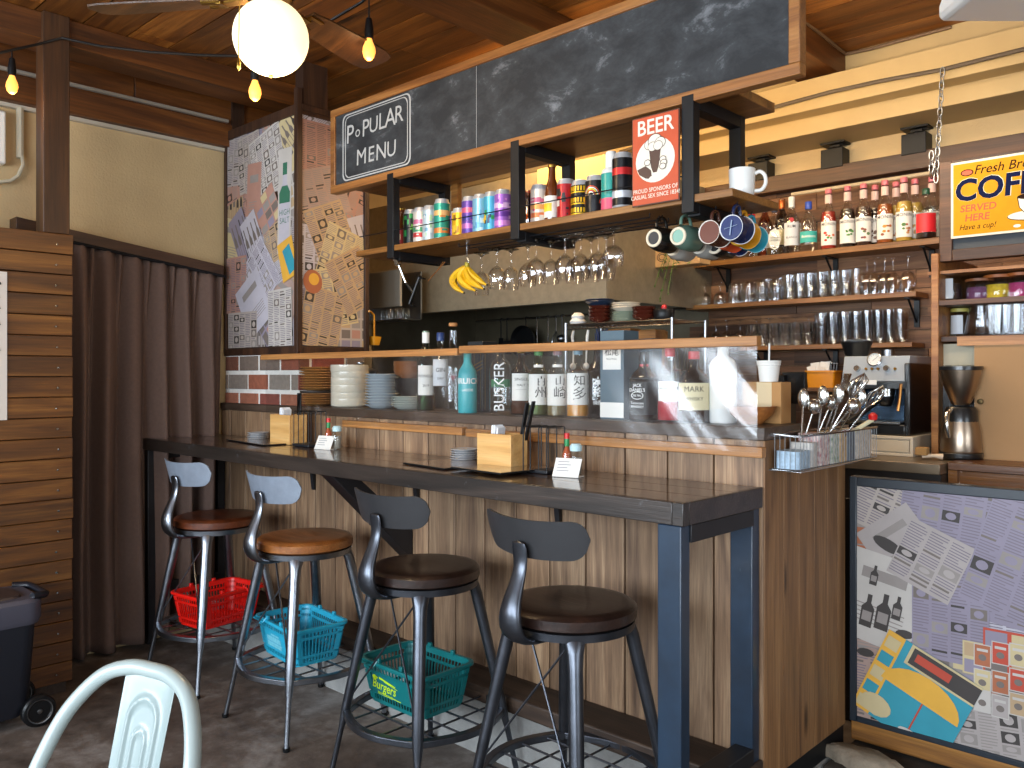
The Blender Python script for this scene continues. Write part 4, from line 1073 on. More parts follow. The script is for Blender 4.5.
# shaker-topped teal bottle, two brown bottles, amber jars
p = at(611, 212, Y=2.27)
t = thing('spray_bottle', 'teal and pink bottle with a white shouldered cap on the hanging shelf', 'bottle', (p.x, p.y, SZ+.0245), 0, 'cans and bottles on the hanging shelf')
b_ = MB(); b_.lathe([(0,0),(.032,.002),(.033,.01),(.033,.13)], 28, m=0); b_.lathe([(.0335,.006),(.0335,.045)], 28, m=1); b_.build('bottle_body', [S('can teal', '#1f9488', rough=.3), S('can pink', '#d5526e', rough=.3)], t)
b_ = MB(); b_.lathe([(.0338,.128),(.030,.142),(.019,.150),(.019,.198),(.016,.204),(0,.204)], 28); b_.build('cap', WHITE, t, smooth=50)
AMB = glass('amber glass', tint=(.55,.22,.05), edge=.5, base=.08)
AMBS = S('amber bottle glass', '#5e2c0c', rough=.08, spec=.8, coat=.5)
def longneck(label, px_, py_, lab, h=.20, Y=2.30):
    p = at(px_, py_, Y=Y); t = thing('beer_bottle', label, 'bottle', (p.x, p.y, SZ+.0245), 0, 'cans and bottles on the hanging shelf'); r = .0285
    b_ = MB(); b_.lathe([(0,.003),(r*.9,0),(r,.006),(r,h*.52),(r*.85,h*.62),(.014,h*.76),(.0125,h*.95),(.0145,h*.955),(.0145,h),(0,h)], 28); b_.build('bottle_glass', AMBS, t, smooth=60)
    b_ = MB(); b_.lathe([(r+.0005,h*.10),(r+.0005,h*.46)], 28); b_.lathe([(r+.0009,h*.2),(r+.0009,h*.34)], 8, m=1, a0=-2.6, a1=-.9); b_.build('paper_label', [S('lab '+lab[0], lab[0], rough=.5), S('lab '+lab[1], lab[1], rough=.5)], t, smooth=60)
    b_ = MB(); b_.lathe([(.0152,h*.955),(.0155,h*.99),(.012,h*1.01),(0,h*1.01)], 16); b_.build('bottle_cap', GOLD, t)
longneck('small brown bottle with red label at the left end of the hanging shelf', 402, 246, ('#a92a26','#d9b98a'), .175)
longneck('brown beer bottle with white label and yellow disc between two cans', 552, 222, ('#e4ddd0','#e0c428'), .215)
for px_, py_, nm in ((522, 229, 'amber glass jar behind the middle steel frame'), (531, 228, 'dark amber glass tumbler right of the middle steel frame')):
    p = at(px_, py_, Y=2.36); b_ = MB(); b_.lathe([(0,.002),(.034,0),(.037,.01),(.037,.12),(.034,.13),(.034,.15),(.031,.15),(.031,.13),(.034,.12),(.034,.01),(0,.008)], 24)
    o = b_.build('amber_jar', AMB, smooth=60); o.location = (p.x, p.y, SZ+.0245); tag(o, nm, 'jar', 'cans and bottles on the hanging shelf')

# ------------------------------------------------------------ BEER sign
p00 = at(633, 121, Y=2.195)
bx0, bx1 = at(633, 160, Y=2.195).x, at(680.5, 160, Y=2.195).x
bz0, bz1 = at(633, 208, Y=2.195).z, at(633, 120, Y=2.195).z
bs = thing('beer_sign', 'orange-red tin sign with a foaming glass, reading beer, on the hanging shelf', 'sign', ((bx0+bx1)/2, 2.19, bz0))
RED = S('sign orange red', '#c04a22', rough=.5, var=.12, vscale=14); SW = S('sign cream', '#ddd6c6', rough=.5); SD = S('sign brown ink', '#4a3026', rough=.5)
b_ = MB(); b_.box(bx0, bx1, 2.190, 2.194, bz0, bz1); b_.build('sign_plate', S('sign rim brown', '#4d2c1c', rough=.5), bs, world=True, bev=.001)
b_ = MB(); b_.box(bx0+.004, bx1-.004, 2.1885, 2.190, bz0+.004, bz1-.004); b_.build('red_field', RED, bs, world=True)
w_ = (bx1-bx0); h_ = bz1-bz0; f = plane_map(((bx0+bx1)/2, 2.1883, (bz0+bz1)/2), (1,0,0), (0,0,1), 0)
b_ = MB(); put_text(b_, 'BEER', f, h_*.235, m=0, bold=.014, dy=h_*.36, sx=w_/h_*1.52)
cir = lambda cx_, cy_, a, b2, n=28: [(cx_+a*math.cos(2*PI*i/n), cy_+b2*math.sin(2*PI*i/n)) for i in range(n)]
_pk = [0]
def poly(mb, ps, m, k): _pk[0] += 1; mb.add([f(x, y, _pk[0]*.00015) for x, y in ps], [tuple(range(len(ps)))], m)
poly(b_, cir(0, -.01*h_, w_*.41, h_*.25), 0, 1); poly(b_, [(-w_*.38,-h_*.09),(-w_*.20,-h_*.06),(-w_*.08,-h_*.12),(-w_*.06,-h_*.22),(-w_*.20,-h_*.20),(-w_*.33,-h_*.15)], 1, 2)
poly(b_, [(-w_*.13, h_*.13), (w_*.13, h_*.13), (w_*.08, -h_*.09), (w_*.04, -h_*.15), (-w_*.04, -h_*.15), (-w_*.08, -h_*.09)], 1, 3)
for cx_, cy_, q in ((-.11,.17,.07),(0,.20,.09),(.11,.17,.07),(-.05,.14,.06),(.07,.14,.06)): poly(b_, cir(cx_*w_, cy_*h_, q*w_*1.65, q*h_*.9), 1, 4); poly(b_, cir(cx_*w_, cy_*h_, q*w_*1.5, q*h_*.8), 0, 4)
for cx_, cy_ in ((.17,-.02),(.19,-.06),(.17,-.10),(-.15,-.03)): poly(b_, cir(cx_*w_, cy_*h_, w_*.07, h_*.036), 1, 4); poly(b_, cir(cx_*w_, cy_*h_, w_*.058, h_*.028), 0, 4)
poly(b_, [(-w_*.15,-h_*.225),(w_*.15,-h_*.225),(w_*.08,-h_*.19),(-w_*.08,-h_*.19)], 0, 4)
put_text(b_, 'PROUD SPONSORS OF\nCASUAL SEX SINCE 1834!', f, h_*.066, m=0, bold=.006, dy=-h_*.37, sx=w_/h_*1.40)
b_.build('sign_print', [SW, SD], bs, world=True, smooth=0)

# ------------------------------------------------------------ white mug on the shelf end
def mug(mb_name, t, r0, r1, h, mat, hm=None):
    b_ = MB(); b_.lathe([(0,.003),(r0*.9,.0),(r0,.003),(r0+(r1-r0)*.5,h*.4),(r1,h),(r1-.003,h),(r1-.004,h*.4),(0,.006)], 32); b_.build('cup_body', mat, t, smooth=50)
    b_ = MB(); b_.tube(smooth_path([(r1*.97,0,h*.82),(r1+.014,0,h*.88),(r1+.028,0,h*.72),(r1+.030,0,h*.45),(r1+.018,0,h*.24),(r1*.94,0,h*.22)]), .0058, 10); b_.build('handle', hm or mat, t, smooth=60)
p = at(742, 196, Y=2.36); t = thing('coffee_mug', 'plain white mug standing on the right end of the hanging shelf', 'mug', (p.x, p.y, SZ+.0245), math.radians(20)); mug('', t, .036, .040, .088, WHITE)

# ------------------------------------------------------------ mugs hanging by their handles
def hmug(label, px_, py_, Y, mats, r=.040, foot=.028, h=.095, tilt=0, kind='ceramic'):
    p = at(px_, py_, Y=Y); t = thing('hanging_mug', label, 'mug', (p.x, p.y, p.z), tilt, 'mugs hanging under the shelf end')
    M_ = Matrix.Rotation(-PI/2, 4, 'X')   # cup axis -> +Y, bottom faces -Y
    outer, ring, bottom = mats
    b_ = MB()
    if kind == 'ceramic':
        b_.lathe([(0,.004,1),(foot*.72,.004,2),(foot*.74,0,1),(foot,0,1),(foot*1.04,.004,1),(r*.93,.022,0),(r,.045,0),(r,h,0),(r-.004,h,0),(r-.005,.02,0),(0,.01,0)], 32, M=M_)
    else:
        b_.lathe([(0,.003,2),(foot*.93,.003,2),(foot*.94,.001,1),(foot,.0,1),(foot+.001,.003,0),(r,.012,0),(r,h-.004,0),(r+.002,h-.002,1),(r+.001,h,1),(r-.002,h,0),(r-.002,.008,0),(0,.006,0)], 32, M=M_)
    b_.build('cup_body', [S('mug '+c_, c_, rough=.25, coat=.3) for c_ in (outer, ring, bottom)], t, smooth=50)
    b_ = MB(); b_.tube(smooth_path([(0,h*.20,r*.95),(0,h*.24,r+.018),(0,h*.45,r+.029),(0,h*.70,r+.027),(0,h*.84,r*.98)]), .0055, 10); b_.build('handle', S('mug '+outer, outer, rough=.25, coat=.3), t, smooth=60)
    b_ = MB(); zt = SZ-p.z-.002; b_.tube([(0,h*.55,zt),(0,h*.55,r+.040),(0,h*.55-.012,r+.020),(0,h*.55-.006,r+.012),(0,h*.55+.010,r+.018)], .0016, 6); b_.build('hook', BLACK, t)
hmug('black mug with a cream unglazed foot ring, leftmost of the hanging mugs', 653.3, 238, 2.25, ('#191614','#d8cbb2','#30343a'))
hmug('sage green mug with a cream foot ring, second hanging mug', 677.6, 236, 2.25, ('#5a7769','#d8cbb2','#86b0a0'))
hmug('brown enamel mug with a white rim line, third hanging mug', 709, 232, 2.25, ('#4a2a20','#e6ded2','#6a3a2c'), r=.038, foot=.036, h=.075, kind='enamel')
hmug('navy blue enamel mug with a white rim line and pale cross mark underneath', 731, 227.5, 2.24, ('#182446','#dfe2e4','#1a2c60'), r=.040, foot=.038, h=.070, kind='enamel')
hmug('white and grey banded mug hanging behind the black mug', 672, 247, 2.38, ('#a7a49c','#d8cbb2','#8a8880'))
hmug('grey speckled mug hanging behind the sage green mug', 698, 245, 2.38, ('#9a9a94','#cfc8b8','#77766f'))
hmug('black mug hanging at the back behind the brown enamel mug', 714, 245, 2.40, ('#1c1a19','#d0c4ae','#2a2a2a'), r=.036)
hmug('orange-red enamel mug hanging behind the brown mug', 724, 238, 2.36, ('#c04a26','#c04a26','#a83a1c'), r=.037, foot=.034, h=.07, kind='enamel')
hmug('mustard yellow enamel mug hanging behind the navy mug', 738, 233, 2.33, ('#c98a1a','#dca63c','#b87a14'), r=.040, foot=.037, h=.07, kind='enamel')
hmug('turquoise enamel mug, rearmost of the hanging mugs beside the diamond-labelled bottle', 746, 237, 2.41, ('#2a93a8','#7ec6d2','#1f8296'), r=.040, foot=.037, h=.07, kind='enamel')
hmug('second navy enamel mug low behind the orange-red mug', 730, 243, 2.44, ('#1c2c5c','#d6dade','#24386e'), r=.034, foot=.031, h=.07, kind='enamel')
# pale cross mark under the navy mug
p = at(731, 227.5, Y=2.2385); nm_ = [o for o in bpy.data.objects if o.get('label','').startswith('navy blue enamel mug')][0]
b_ = MB(); b_.bar(p+Vector((-.004,0,-.022)), p+Vector((.002,0,.022)), .003, .001); b_.bar(p+Vector((-.022,0,-.002)), p+Vector((.020,0,.006)), .003, .001); b_.build('pale_mark', S('pale mark','#8fa3bd'), nm_, world=True)

# ------------------------------------------------------------ wine glasses hanging upside down
GL = glass('clear glass', edge=.6, base=.05, rough=.02)
def wine_proto(loc, label, s=1):
    t = thing('wine_glass', label, 'wine glass', loc, 0, 'wine glasses hanging upside down under the shelf')
    b_ = MB(); b_.lathe([(0,-.001),(.032,-.001),(.033,-.003),(.012,-.009),(.0045,-.018)], 28); b_.build('foot', glass('foot glass', tint=(.62,.64,.66), edge=.6, base=.10), t, smooth=60)
    b_ = MB(); b_.lathe([(.0045,-.018),(.0036,-.04),(.004,-.070),(.007,-.078)], 12); b_.build('stem', GL, t, smooth=60)
    b_ = MB(); b_.lathe([(.006,-.077),(.020,-.086),(.033,-.104),(.037,-.125),(.034,-.150),(.029,-.175),(.028,-.175),(.033,-.150),(.036,-.125),(.032,-.105),(.018,-.088),(.0,-.083)], 32); b_.build('bowl', GL, t, smooth=60)
    return t
gx = [(481.5,2.40),(497,2.36),(511,2.41),(528,2.37),(536,2.30),(551,2.36),(565,2.30),(574,2.40),(580.5,2.32),(591,2.41),(598,2.33),(606,2.40),(613.5,2.31)]
zg = SZ-.020
pr_ = None
for i, (px_, yy) in enumerate(gx):
    x = at(px_, 240, Y=yy).x; lb = 'upside-down wine glass, %s from the bananas under the hanging shelf' % ORD[i]
    if pr_ is None: pr_ = wine_proto((x, yy, zg), lb)
    else: dup(pr_, (x, yy, zg), 0, lb, sc=(1,1,.74) if i == 12 else (1,1,.92))
gr = thing('glass_rail', 'black wire rails screwed under the hanging shelf holding the wine glasses', 'rack', (-2.1, 2.36, SZ))
for yy in (2.28, 2.335, 2.39, 2.44):
    b_ = MB(); b_.tube([(FR[0]+.36, yy-.022, SZ-.001), (FR[0]+.36, yy-.022, SZ-.014), (-1.52, yy-.022, SZ-.014), (-1.52, yy-.022, SZ-.001)], .0022, 6); b_.build('rail', BLACK, gr, world=True)

# ------------------------------------------------------------ bananas on a hook
hp = at(467, 262, Y=2.33)
t = thing('banana_bunch', 'bunch of ripe yellow bananas hanging from the hanging shelf', 'bananas', (hp.x, hp.y, SZ))
BAN = S('banana skin', '#e3b512', rough=.45, var=.12, vscale=30, vcol='#c99512'); BT = S('banana tip', '#4a3a14', rough=.6)
stem = at(467, 265, Y=2.33)
b_ = MB(); b_.lathe([(0,.012),(.009,.010),(.010,-.006),(.006,-.014),(0,-.016)], 10, c=stem); b_.build('stalk', S('banana stalk','#a39222',rough=.6), t, world=True, smooth=60)
for k, tip in enumerate(((464, 293, 441, 281), (476, 291, 451, 280), (484, 289, 463, 280), (487, 285, 470, 277))):
    dy = (.0, -.012, -.005, .012)[k]; e = at(tip[0], tip[1], Y=2.33+dy); m_ = at(tip[2], tip[3], Y=2.33+dy*1.4)
    P0 = stem+Vector((0,0,-.004)); b_ = MB(); pts = []; rs = []
    for i in range(15):
        u = i/14; pts.append(P0*(1-u)**2+m_*2*u*(1-u)*1.0+e*u*u+Vector((0,0,-.0))); rs.append(.0045+.0125*math.sin(PI*min(1, u*1.05+.02))**.6 if u < .97 else .004)
    b_.tube(pts, rs, 7); b_.sphere(pts[-1], .0048, 8, m=1); b_.build('banana', [BAN, BT], t, world=True, smooth=50)
b_ = MB(); b_.tube([(hp.x, hp.y, SZ-.001), (hp.x, hp.y, stem.z+.03), (hp.x+.008, hp.y, stem.z+.02), (hp.x+.006, hp.y, stem.z+.008), (hp.x-.004, hp.y, stem.z+.006)], .0017, 6); b_.build('hook', WIRE, t, world=True)

# ------------------------------------------------------------ phone arm clamped to the frame
t = thing('phone_arm', 'small jointed black and silver phone clamp arm hanging from the left steel frame', 'phone holder', (FR[0], 2.23, 1.84))
a0 = at(398, 263, Y=2.23); a1 = at(406, 283, Y=2.25); a2 = at(413, 292, Y=2.26); a3 = at(420, 277, Y=2.27); a4 = at(424, 279, Y=2.27); a5 = at(410, 304, Y=2.25); a6 = at(414, 306, Y=2.25)
b_ = MB(); b_.cyl(a0+Vector((0,-.010,0)), a0+Vector((0,.010,0)), .012, 14); b_.build('joint', CHROME, t, world=True)
b_ = MB(); b_.tube([a0, a1], .0045, 8); b_.build('arm', CHROME, t, world=True)
b_ = MB(); b_.tube([a1, a1.lerp(a2,.5), a2], [.006,.009,.006], 8); b_.build('ball_joint', PLBLK, t, world=True)
b_ = MB(); b_.bar(a3, a5, .022, .007); b_.bar(a3, a4, .02, .006); b_.bar(a5, a6, .02, .006); b_.build('clamp', PLBLK, t, world=True, bev=.001)
b_ = MB(); b_.bar(a0+Vector((0,0,.0)), a0+Vector((-.02,0,.02)), .016, .012); b_.build('mount', CHROME, t, world=True)
c_ = MB(); c_.tube([at(443, 262, Y=2.40), at(437, 271, Y=2.36), at(428, 281, Y=2.28)], .0016, 5); c_.tube([at(445, 262, Y=2.40), at(440, 268, Y=2.38), at(431, 277, Y=2.28)], .0016, 5); c_.build('string', S('orange twine','#a3662c',rough=.8), t, world=True)
# ------------------------------------------------------------ bottles on the bar shelf
ZL = 1.2102
def sheet_label(mb, r, z0, z1, m, a, w, n=12): mb.lathe([(r, z0), (r, z1)], n, m=m, a0=a-w/2, a1=a+w/2)
def face_ang(p): return math.atan2(-p.y, -p.x)   # towards the room
DARKG = glass('dark bottle glass', tint=(.30,.26,.22), edge=.5, base=.04)
GRNG = glass('green bottle glass', tint=(.18,.42,.20), edge=.5, base=.04)
CLRG = glass('bottle glass', tint=(.93,.95,.94), edge=.55, base=.025)
def bottle(label, px_, Y, prof, gm, cap=None, labels=(), texts=(), liquid=None, py_=413, name='spirit_bottle', group='bottles on the bar shelf', z=None, ang=None, square=False, cat='bottle', X=None):
    """prof [(r,z)]; labels [(z0,z1,mat,width)]; texts [(body,size,z,mat,kwargs)]"""
    p = at(px_, py_, Y=Y); z = ZL if z is None else z
    t = thing(name, label, cat, (p.x, p.y, z), 0, group); t.scale = (1, 1, .89 if 495 < px_ < 730 and prof[-1][1] > .25 and group == 'bottles on the bar shelf' else 1)
    a = (face_ang(p) if ang is None else ang); r = max(q[0] for q in prof)
    M_ = Matrix.Identity(4); n = 28
    b_ = MB(); b_.lathe([(0, .002)]+list(prof), n); b_.build('bottle_glass', gm, t, smooth=50)
    if liquid:
        lm, top, = liquid[0], liquid[1]
        b_ = MB(); pr = [(0,.006)]+[(q[0]*.93, max(q[1], .006)) for q in prof if q[1] < top]
        rt_ = pr[-1][0]; b_.lathe(pr+[(rt_, top), (0, top)], n); b_.build('drink', lm, t, smooth=50)
    for (z0, z1, m, w_) in labels:
        b_ = MB(); rl = max(q[0] for q in prof if z0-.02 <= q[1] <= z1+.02) if any(z0-.02 <= q[1] <= z1+.02 for q in prof) else r
        sheet_label(b_, rl+.0007, z0, z1, 0, a, w_, 14); mats = [m]
        for (bd, sz, zz, tm, kw) in texts:
            if z0 <= zz <= z1:
                mats.append(tm); put_text(b_, bd, cyl_map(rl+.0013, zz, a), sz, m=len(mats)-1, **kw)
        b_.build('paper_label', mats, t, smooth=50)
    for (bd, sz, zz, tm, kw) in texts:
        if not any(l_[0] <= zz <= l_[1] for l_ in labels):
            b_ = MB(); put_text(b_, bd, cyl_map(r+.0012, zz, a), sz, **kw); b_.build('printed_text', tm, t, smooth=0)
    if cap:
        cm, r_, z0, z1 = cap; b_ = MB(); b_.lathe([(0,z0-.001),(r_*.96,z0),(r_,z0+.003),(r_,z1-.002),(r_*.9,z1),(0,z1)], 18); b_.build('bottle_cap', cm, t, smooth=40)
    return t
LW = S('label white', '#dedcd6', rough=.6); LC = S('label cream', '#d9cda6', rough=.6); LG = S('label grey white', '#c9ccd0', rough=.6)
KRED = S('print red', '#a8242a', rough=.6); KGRN = S('print green', '#2a6a46', rough=.6); KWHT = S('print white', '#ececea', rough=.5)
CORK = S('cork', '#b07a48', rough=.8, var=.2, vscale=60); NAVYC = S('navy cap', '#1c3566', rough=.4); GRC = S('green cap', '#3f8f4a', rough=.4); BLC = S('pale blue cap', '#7fa8bd', rough=.4); MAU = S('mauve cap', '#8a6a72', rough=.4)
GREYC = S('grey cap', '#9a9da0', rough=.4); REDC = S('red cap', '#b81f26', rough=.35)
def wine(h, r, sh=.62, nr=.0145): return [(r*.92,0),(r,.006),(r,h*sh),(r*.88,h*(sh+.06)),(nr*1.35,h*(sh+.15)),(nr,h*(sh+.2)),(nr,h*.985),(nr*1.12,h*.987),(nr*1.12,h)]
def whisky(h, r, sh=.60, nr=.0145): return [(r*.93,0),(r,.005),(r,h*sh),(r*.94,h*(sh+.05)),(r*.6,h*(sh+.12)),(nr*1.2,h*(sh+.17)),(nr,h*(sh+.21)),(nr,h*.93)]
WINEL = S('dark wine', '#1c1712', rough=.1)
bottle('green wine bottle with white label and white capsule, first bottle right of the plates', 425.8, 2.33, wine(.335,.038), GRNG, (LW,.0155,.285,.336), [(.065,.19,LW,2.0)], [('WEINGUT',.016,.145,INK,{}),('2019',.014,.105,INK,{})], (WINEL,.06))
bottle('slim dark bottle with white label and navy cap, beside the green wine bottle', 440.5, 2.34, wine(.325,.036,.6), CLRG, (NAVYC,.0165,.292,.327), [(.105,.215,LG,2.0)], [('GIN',.024,.17,INK,{'bold':.01}),('DRY',.014,.135,INK,{})])
bottle('clear faceted flask with tall cork stopper, left of the turquoise bottle', 453, 2.36, [(.034,0),(.036,.01),(.034,.06),(.036,.12),(.034,.17),(.036,.215),(.020,.235),(.016,.25),(.016,.335)], CLRG, (CORK,.018,.352,.366), [], [('*',.05,.13,S('print pink','#c8667a'),{})])
t = bottle('matte turquoise whisky bottle with white lettering on the bar shelf', 467.5, 2.30, [(.036,0),(.038,.006),(.038,.150),(.034,.168),(.022,.188),(.016,.20),(.0155,.245)], S('turquoise coated glass','#2fa3ac',rough=.35), (S('grey stopper','#8f9498',rough=.5),.0175,.245,.262), [], [('BRUICH',.032,.125,KWHT,{'bold':.02}),('LADDIE',.014,.09,KWHT,{})])
# black gift box with gold lines
def giftbox(label, px_, Y, w_, d_, h, m, deco, nm='gift_box'):
    p = at(px_, 413, Y=Y); t = thing(nm, label, 'box', (p.x, p.y, ZL), 0, 'gift boxes on the bar shelf'); b_ = MB(); b_.box(-w_/2, w_/2, -d_/2, d_/2, 0, h); b_.build('carton', m, t, bev=.0015)
    f = plane_map((0,-d_/2-.0006,0),(1,0,0),(0,0,1)); b_ = MB(); mats = deco(b_, f, w_, h); b_.build('carton_print', mats, t, smooth=0)
def d1(b, f, w_, h):
    for x in (-.35, .38):
        for q in (0, .025): b.add([f(x*w_+q,h*.05),f(x*w_+q+.0015,h*.05),f(x*w_+q+.0015,h*.95),f(x*w_+q,h*.95)],[(0,1,2,3)])
    for q in range(3): b.add([f(-w_*.5,h*(.50+q*.05)),f(w_*.5,h*(.62+q*.05)),f(w_*.5,h*(.62+q*.05)+.003),f(-w_*.5,h*(.5+q*.05)+.003)],[(0,1,2,3)])
    for zz in (.3, .85): b.add([f(-.008+x, h*zz+y) for x, y in ((0,0),(.016,0),(.008,.022))],[(0,1,2)])
    return [GOLD]
giftbox('black gift box with thin gold lines behind the clear bottle', 482.5, 2.39, .085, .085, .285, S('black carton','#1f2225',rough=.4), d1)
bottle('clear bottle with large vertical white lettering and a green band', 500.5, 2.30, [(.040,0),(.043,.008),(.043,.20),(.034,.225),(.017,.24),(.0155,.27),(.0155,.29)], CLRG, (GREYC,.018,.272,.292), [(.118,.150,KGRN,1.9)], [])
p = at(500.5, 413, Y=2.30); b_ = MB(); fm = cyl_map(.0448, .118, face_ang(p)); put_text(b_, 'BUSKER', fm, .058, bold=.006, spacing=1.05, rot=PI/2, dx=-.004)
bb = bpy.data.objects[[o.name for o in bpy.data.objects if o.get('label','').startswith('clear bottle with large')][0]]; b_.build('printed_text', KWHT, bb, smooth=0)
bottle('whisky bottle with white label behind the tilted black tongs, orange-necked', 521, 2.34, whisky(.285,.040), DARKG, (GOLD,.016,.262,.292), [(.060,.175,LW,2.0)], [('SINGLE',.016,.15,INK,{}),('MALT',.013,.125,INK,{}),('______',.014,.112,INK,{})], (S('whisky amber','#b5671a',rough=.1),.07))
lq = S('pale whisky','#7c6a46',rough=.15)
bottle('green-tinted whisky bottle with white label brushed with two black characters, green cap', 538.5, 2.33, whisky(.285,.040,.58), glass('green tint glass',tint=(.55,.72,.5),edge=.6,base=.08), (GRC,.0165,.250,.292), [(.045,.172,LW,2.2),(.20,.211,LW,1.6)], [('州',.050,.094,INK,{'bold':.0,'dx':.010})], (lq,.05))
bottle('mauve-capped whisky bottle with white label brushed in two black characters on the bar shelf', 557.5, 2.33, whisky(.285,.040,.58), CLRG, (MAU,.0165,.250,.292), [(.045,.172,LW,2.2),(.20,.211,LW,1.6)], [('山',.042,.142,INK,{'bold':.0,'dx':.010}),('崎',.052,.094,INK,{'bold':.0,'dx':.010})], (lq,.055))
bottle('clear whisky bottle with amber drink and brushed white label, pale blue cap', 578, 2.33, whisky(.285,.042,.58), CLRG, (BLC,.0165,.250,.292), [(.050,.176,LW,2.2)], [('知',.045,.144,INK,{'bold':.0,'dx':.006}),('多',.056,.092,INK,{'bold':.0,'dx':.006})], (S('golden whisky','#c8851c',rough=.1),.08))
hb = [o for o in bpy.data.objects if o.get('label','').startswith('green-tinted whisky')][0]; b_ = MB(); fm = cyl_map(.0414, .142, face_ang(hb.location))
for x0_, x1_, y0_, y1_ in ((-.002,.003,.011,.021),(-.013,-.0095,-.017,.013),(.0115,.015,-.017,.013),(-.013,.015,.0105,.013),(-.0095,.0115,-.003,-.0005),(-.0095,.0115,-.0165,-.014)):
    b_.add([fm(.010+x0_,y0_), fm(.010+x1_,y0_), fm(.010+x1_,y1_), fm(.010+x0_,y1_)], [(0,1,2,3)])
b_.build('printed_text', INK, hb, smooth=0)
bottle('clear dark-bottomed bottle with white characters on the glass, left of the grey box', 598, 2.33, [(.035,0),(.037,.008),(.037,.17),(.030,.20),(.016,.225),(.015,.28)], DARKG, (GREYC,.017,.28,.292), [], [('本\n格',.040,.12,KWHT,{'bold':.01}),('焼酎',.018,.06,KWHT,{})])
def d2(b, f, w_, h):
    b.add([f(-w_*.38,h*.56),f(w_*.38,h*.56),f(w_*.38,h*.86),f(-w_*.38,h*.86)],[(0,1,2,3)],0); b.add([f(-w_*.5,h*.02),f(w_*.5,h*.02),f(w_*.5,h*.19),f(-w_*.5,h*.19)],[(0,1,2,3)],0)
    g = lambda a, q: f(a, q, .0005); put_text(b, '松尾', g, .030, m=1, bold=.005, dy=h*.755); put_text(b, 'REGIONAL', g, .009, m=1, dy=h*.68); return [LW, INK]
giftbox('tall blue-grey carton with a white brushed-character panel on the bar shelf', 619.5, 2.33, .098, .088, .300, S('blue grey carton','#4f6470',rough=.6,var=.1,vscale=20), d2)
def d0(b, f, w_, h): b.add([f(-w_*.3,h*.2),f(w_*.3,h*.2),f(w_*.3,h*.22),f(-w_*.3,h*.22)],[(0,1,2,3)],0); return [S('dark blue print','#22384a')]
giftbox('dark blue-grey box standing behind the square black-labelled whiskey', 645, 2.43, .10, .06, .275, S('slate carton','#2e4450',rough=.6), d0)
# square black-labelled whiskey
p = at(644, 413, Y=2.30); t = thing('spirit_bottle', 'square whiskey bottle with black label and white ornate print, right of the blue-grey carton', 'bottle', (p.x, p.y, ZL), 0, 'bottles on the bar shelf')
b_ = MB(); R4 = lambda h_, z: rr(-h_, h_, -h_, h_, z, h_*.35); b_.loft([R4(.035,0), R4(.038,.006), R4(.038,.135), R4(.030,.155), R4(.016,.172), R4(.014,.18), R4(.014,.215)]); b_.build('bottle_glass', DARKG, t, smooth=50)
b_ = MB(); b_.loft([R4(.0335,.006), R4(.0335,.12)]); b_.build('drink', S('whiskey brown','#5a2c0e',rough=.15), t, smooth=50)
b_ = MB(); b_.loft([R4(.0384,.02), R4(.0384,.128)], caps=False); f = plane_map((0,-.0388,0),(1,0,0),(0,0,1)); b_.box(-.0385,.0385,-.0386,.0386,.138,.140,0)
put_text(b_, "JACK\nDANIEL'S", f, .015, m=1, bold=.01, dy=.108, sx=1.0); put_text(b_, 'Old No.7', f, .012, m=1, dy=.083); put_text(b_, 'Tennessee\nWHISKEY', f, .012, m=1, dy=.052); b_.add([f(.022*math.cos(a),.083+.011*math.sin(a)) for a in [q*PI/10 for q in range(20)]]+[f(.024*math.cos(a),.083+.013*math.sin(a)) for a in [q*PI/10 for q in range(20)]], [(q,(q+1)%20,20+(q+1)%20,20+q) for q in range(20)],1)
b_.build('paper_label', [S('label black','#17181a',rough=.5), KWHT], t, smooth=0)
b_ = MB(); b_.cyl((0,0,.185),(0,0,.225),.0165,16); b_.build('bottle_cap', PLBLK, t)
b_ = MB(); b_.cyl((0,0,.178),(0,0,.186),.0155,16); b_.build('neck_band', REDC, t)
bottle('clear gin bottle with pink drink, white label and red neck, beside the black-labelled whiskey', 670, 2.31, [(.040,0),(.0425,.008),(.0425,.165),(.036,.185),(.018,.20),(.0155,.22),(.0155,.26)], CLRG, (REDC,.0165,.235,.285), [(.075,.145,LW,2.0)], [('Kalimat',.024,.122,INK,{'bold':.008}),('PINK GIN',.013,.095,KRED,{})], (S('pink gin','#b8303c',rough=.12),.075))
bottle('squat whisky bottle with wide cream label and dark letters, behind the wrinkled sheet', 694, 2.33, [(.050,0),(.052,.01),(.052,.12),(.040,.15),(.018,.17),(.016,.20)], DARKG, (REDC,.018,.20,.225), [(.04,.125,LC,2.2)], [("MARK",.024,.105,INK,{}),('WHISKY',.016,.075,INK,{})], (S('bourbon','#7c3c12',rough=.15),.10))
bottle('tall white bottle with pale label behind the glare on the plastic sheet', 723, 2.36, [(.040,0),(.042,.008),(.042,.20),(.035,.22),(.017,.235),(.016,.27)], S('milky bottle','#d8dad8',rough=.3), (LW,.018,.27,.29), [(.05,.18,LW,2.0)], [('SPIRITS',.016,.15,KRED,{}),('TOKYO',.014,.12,KRED,{})])
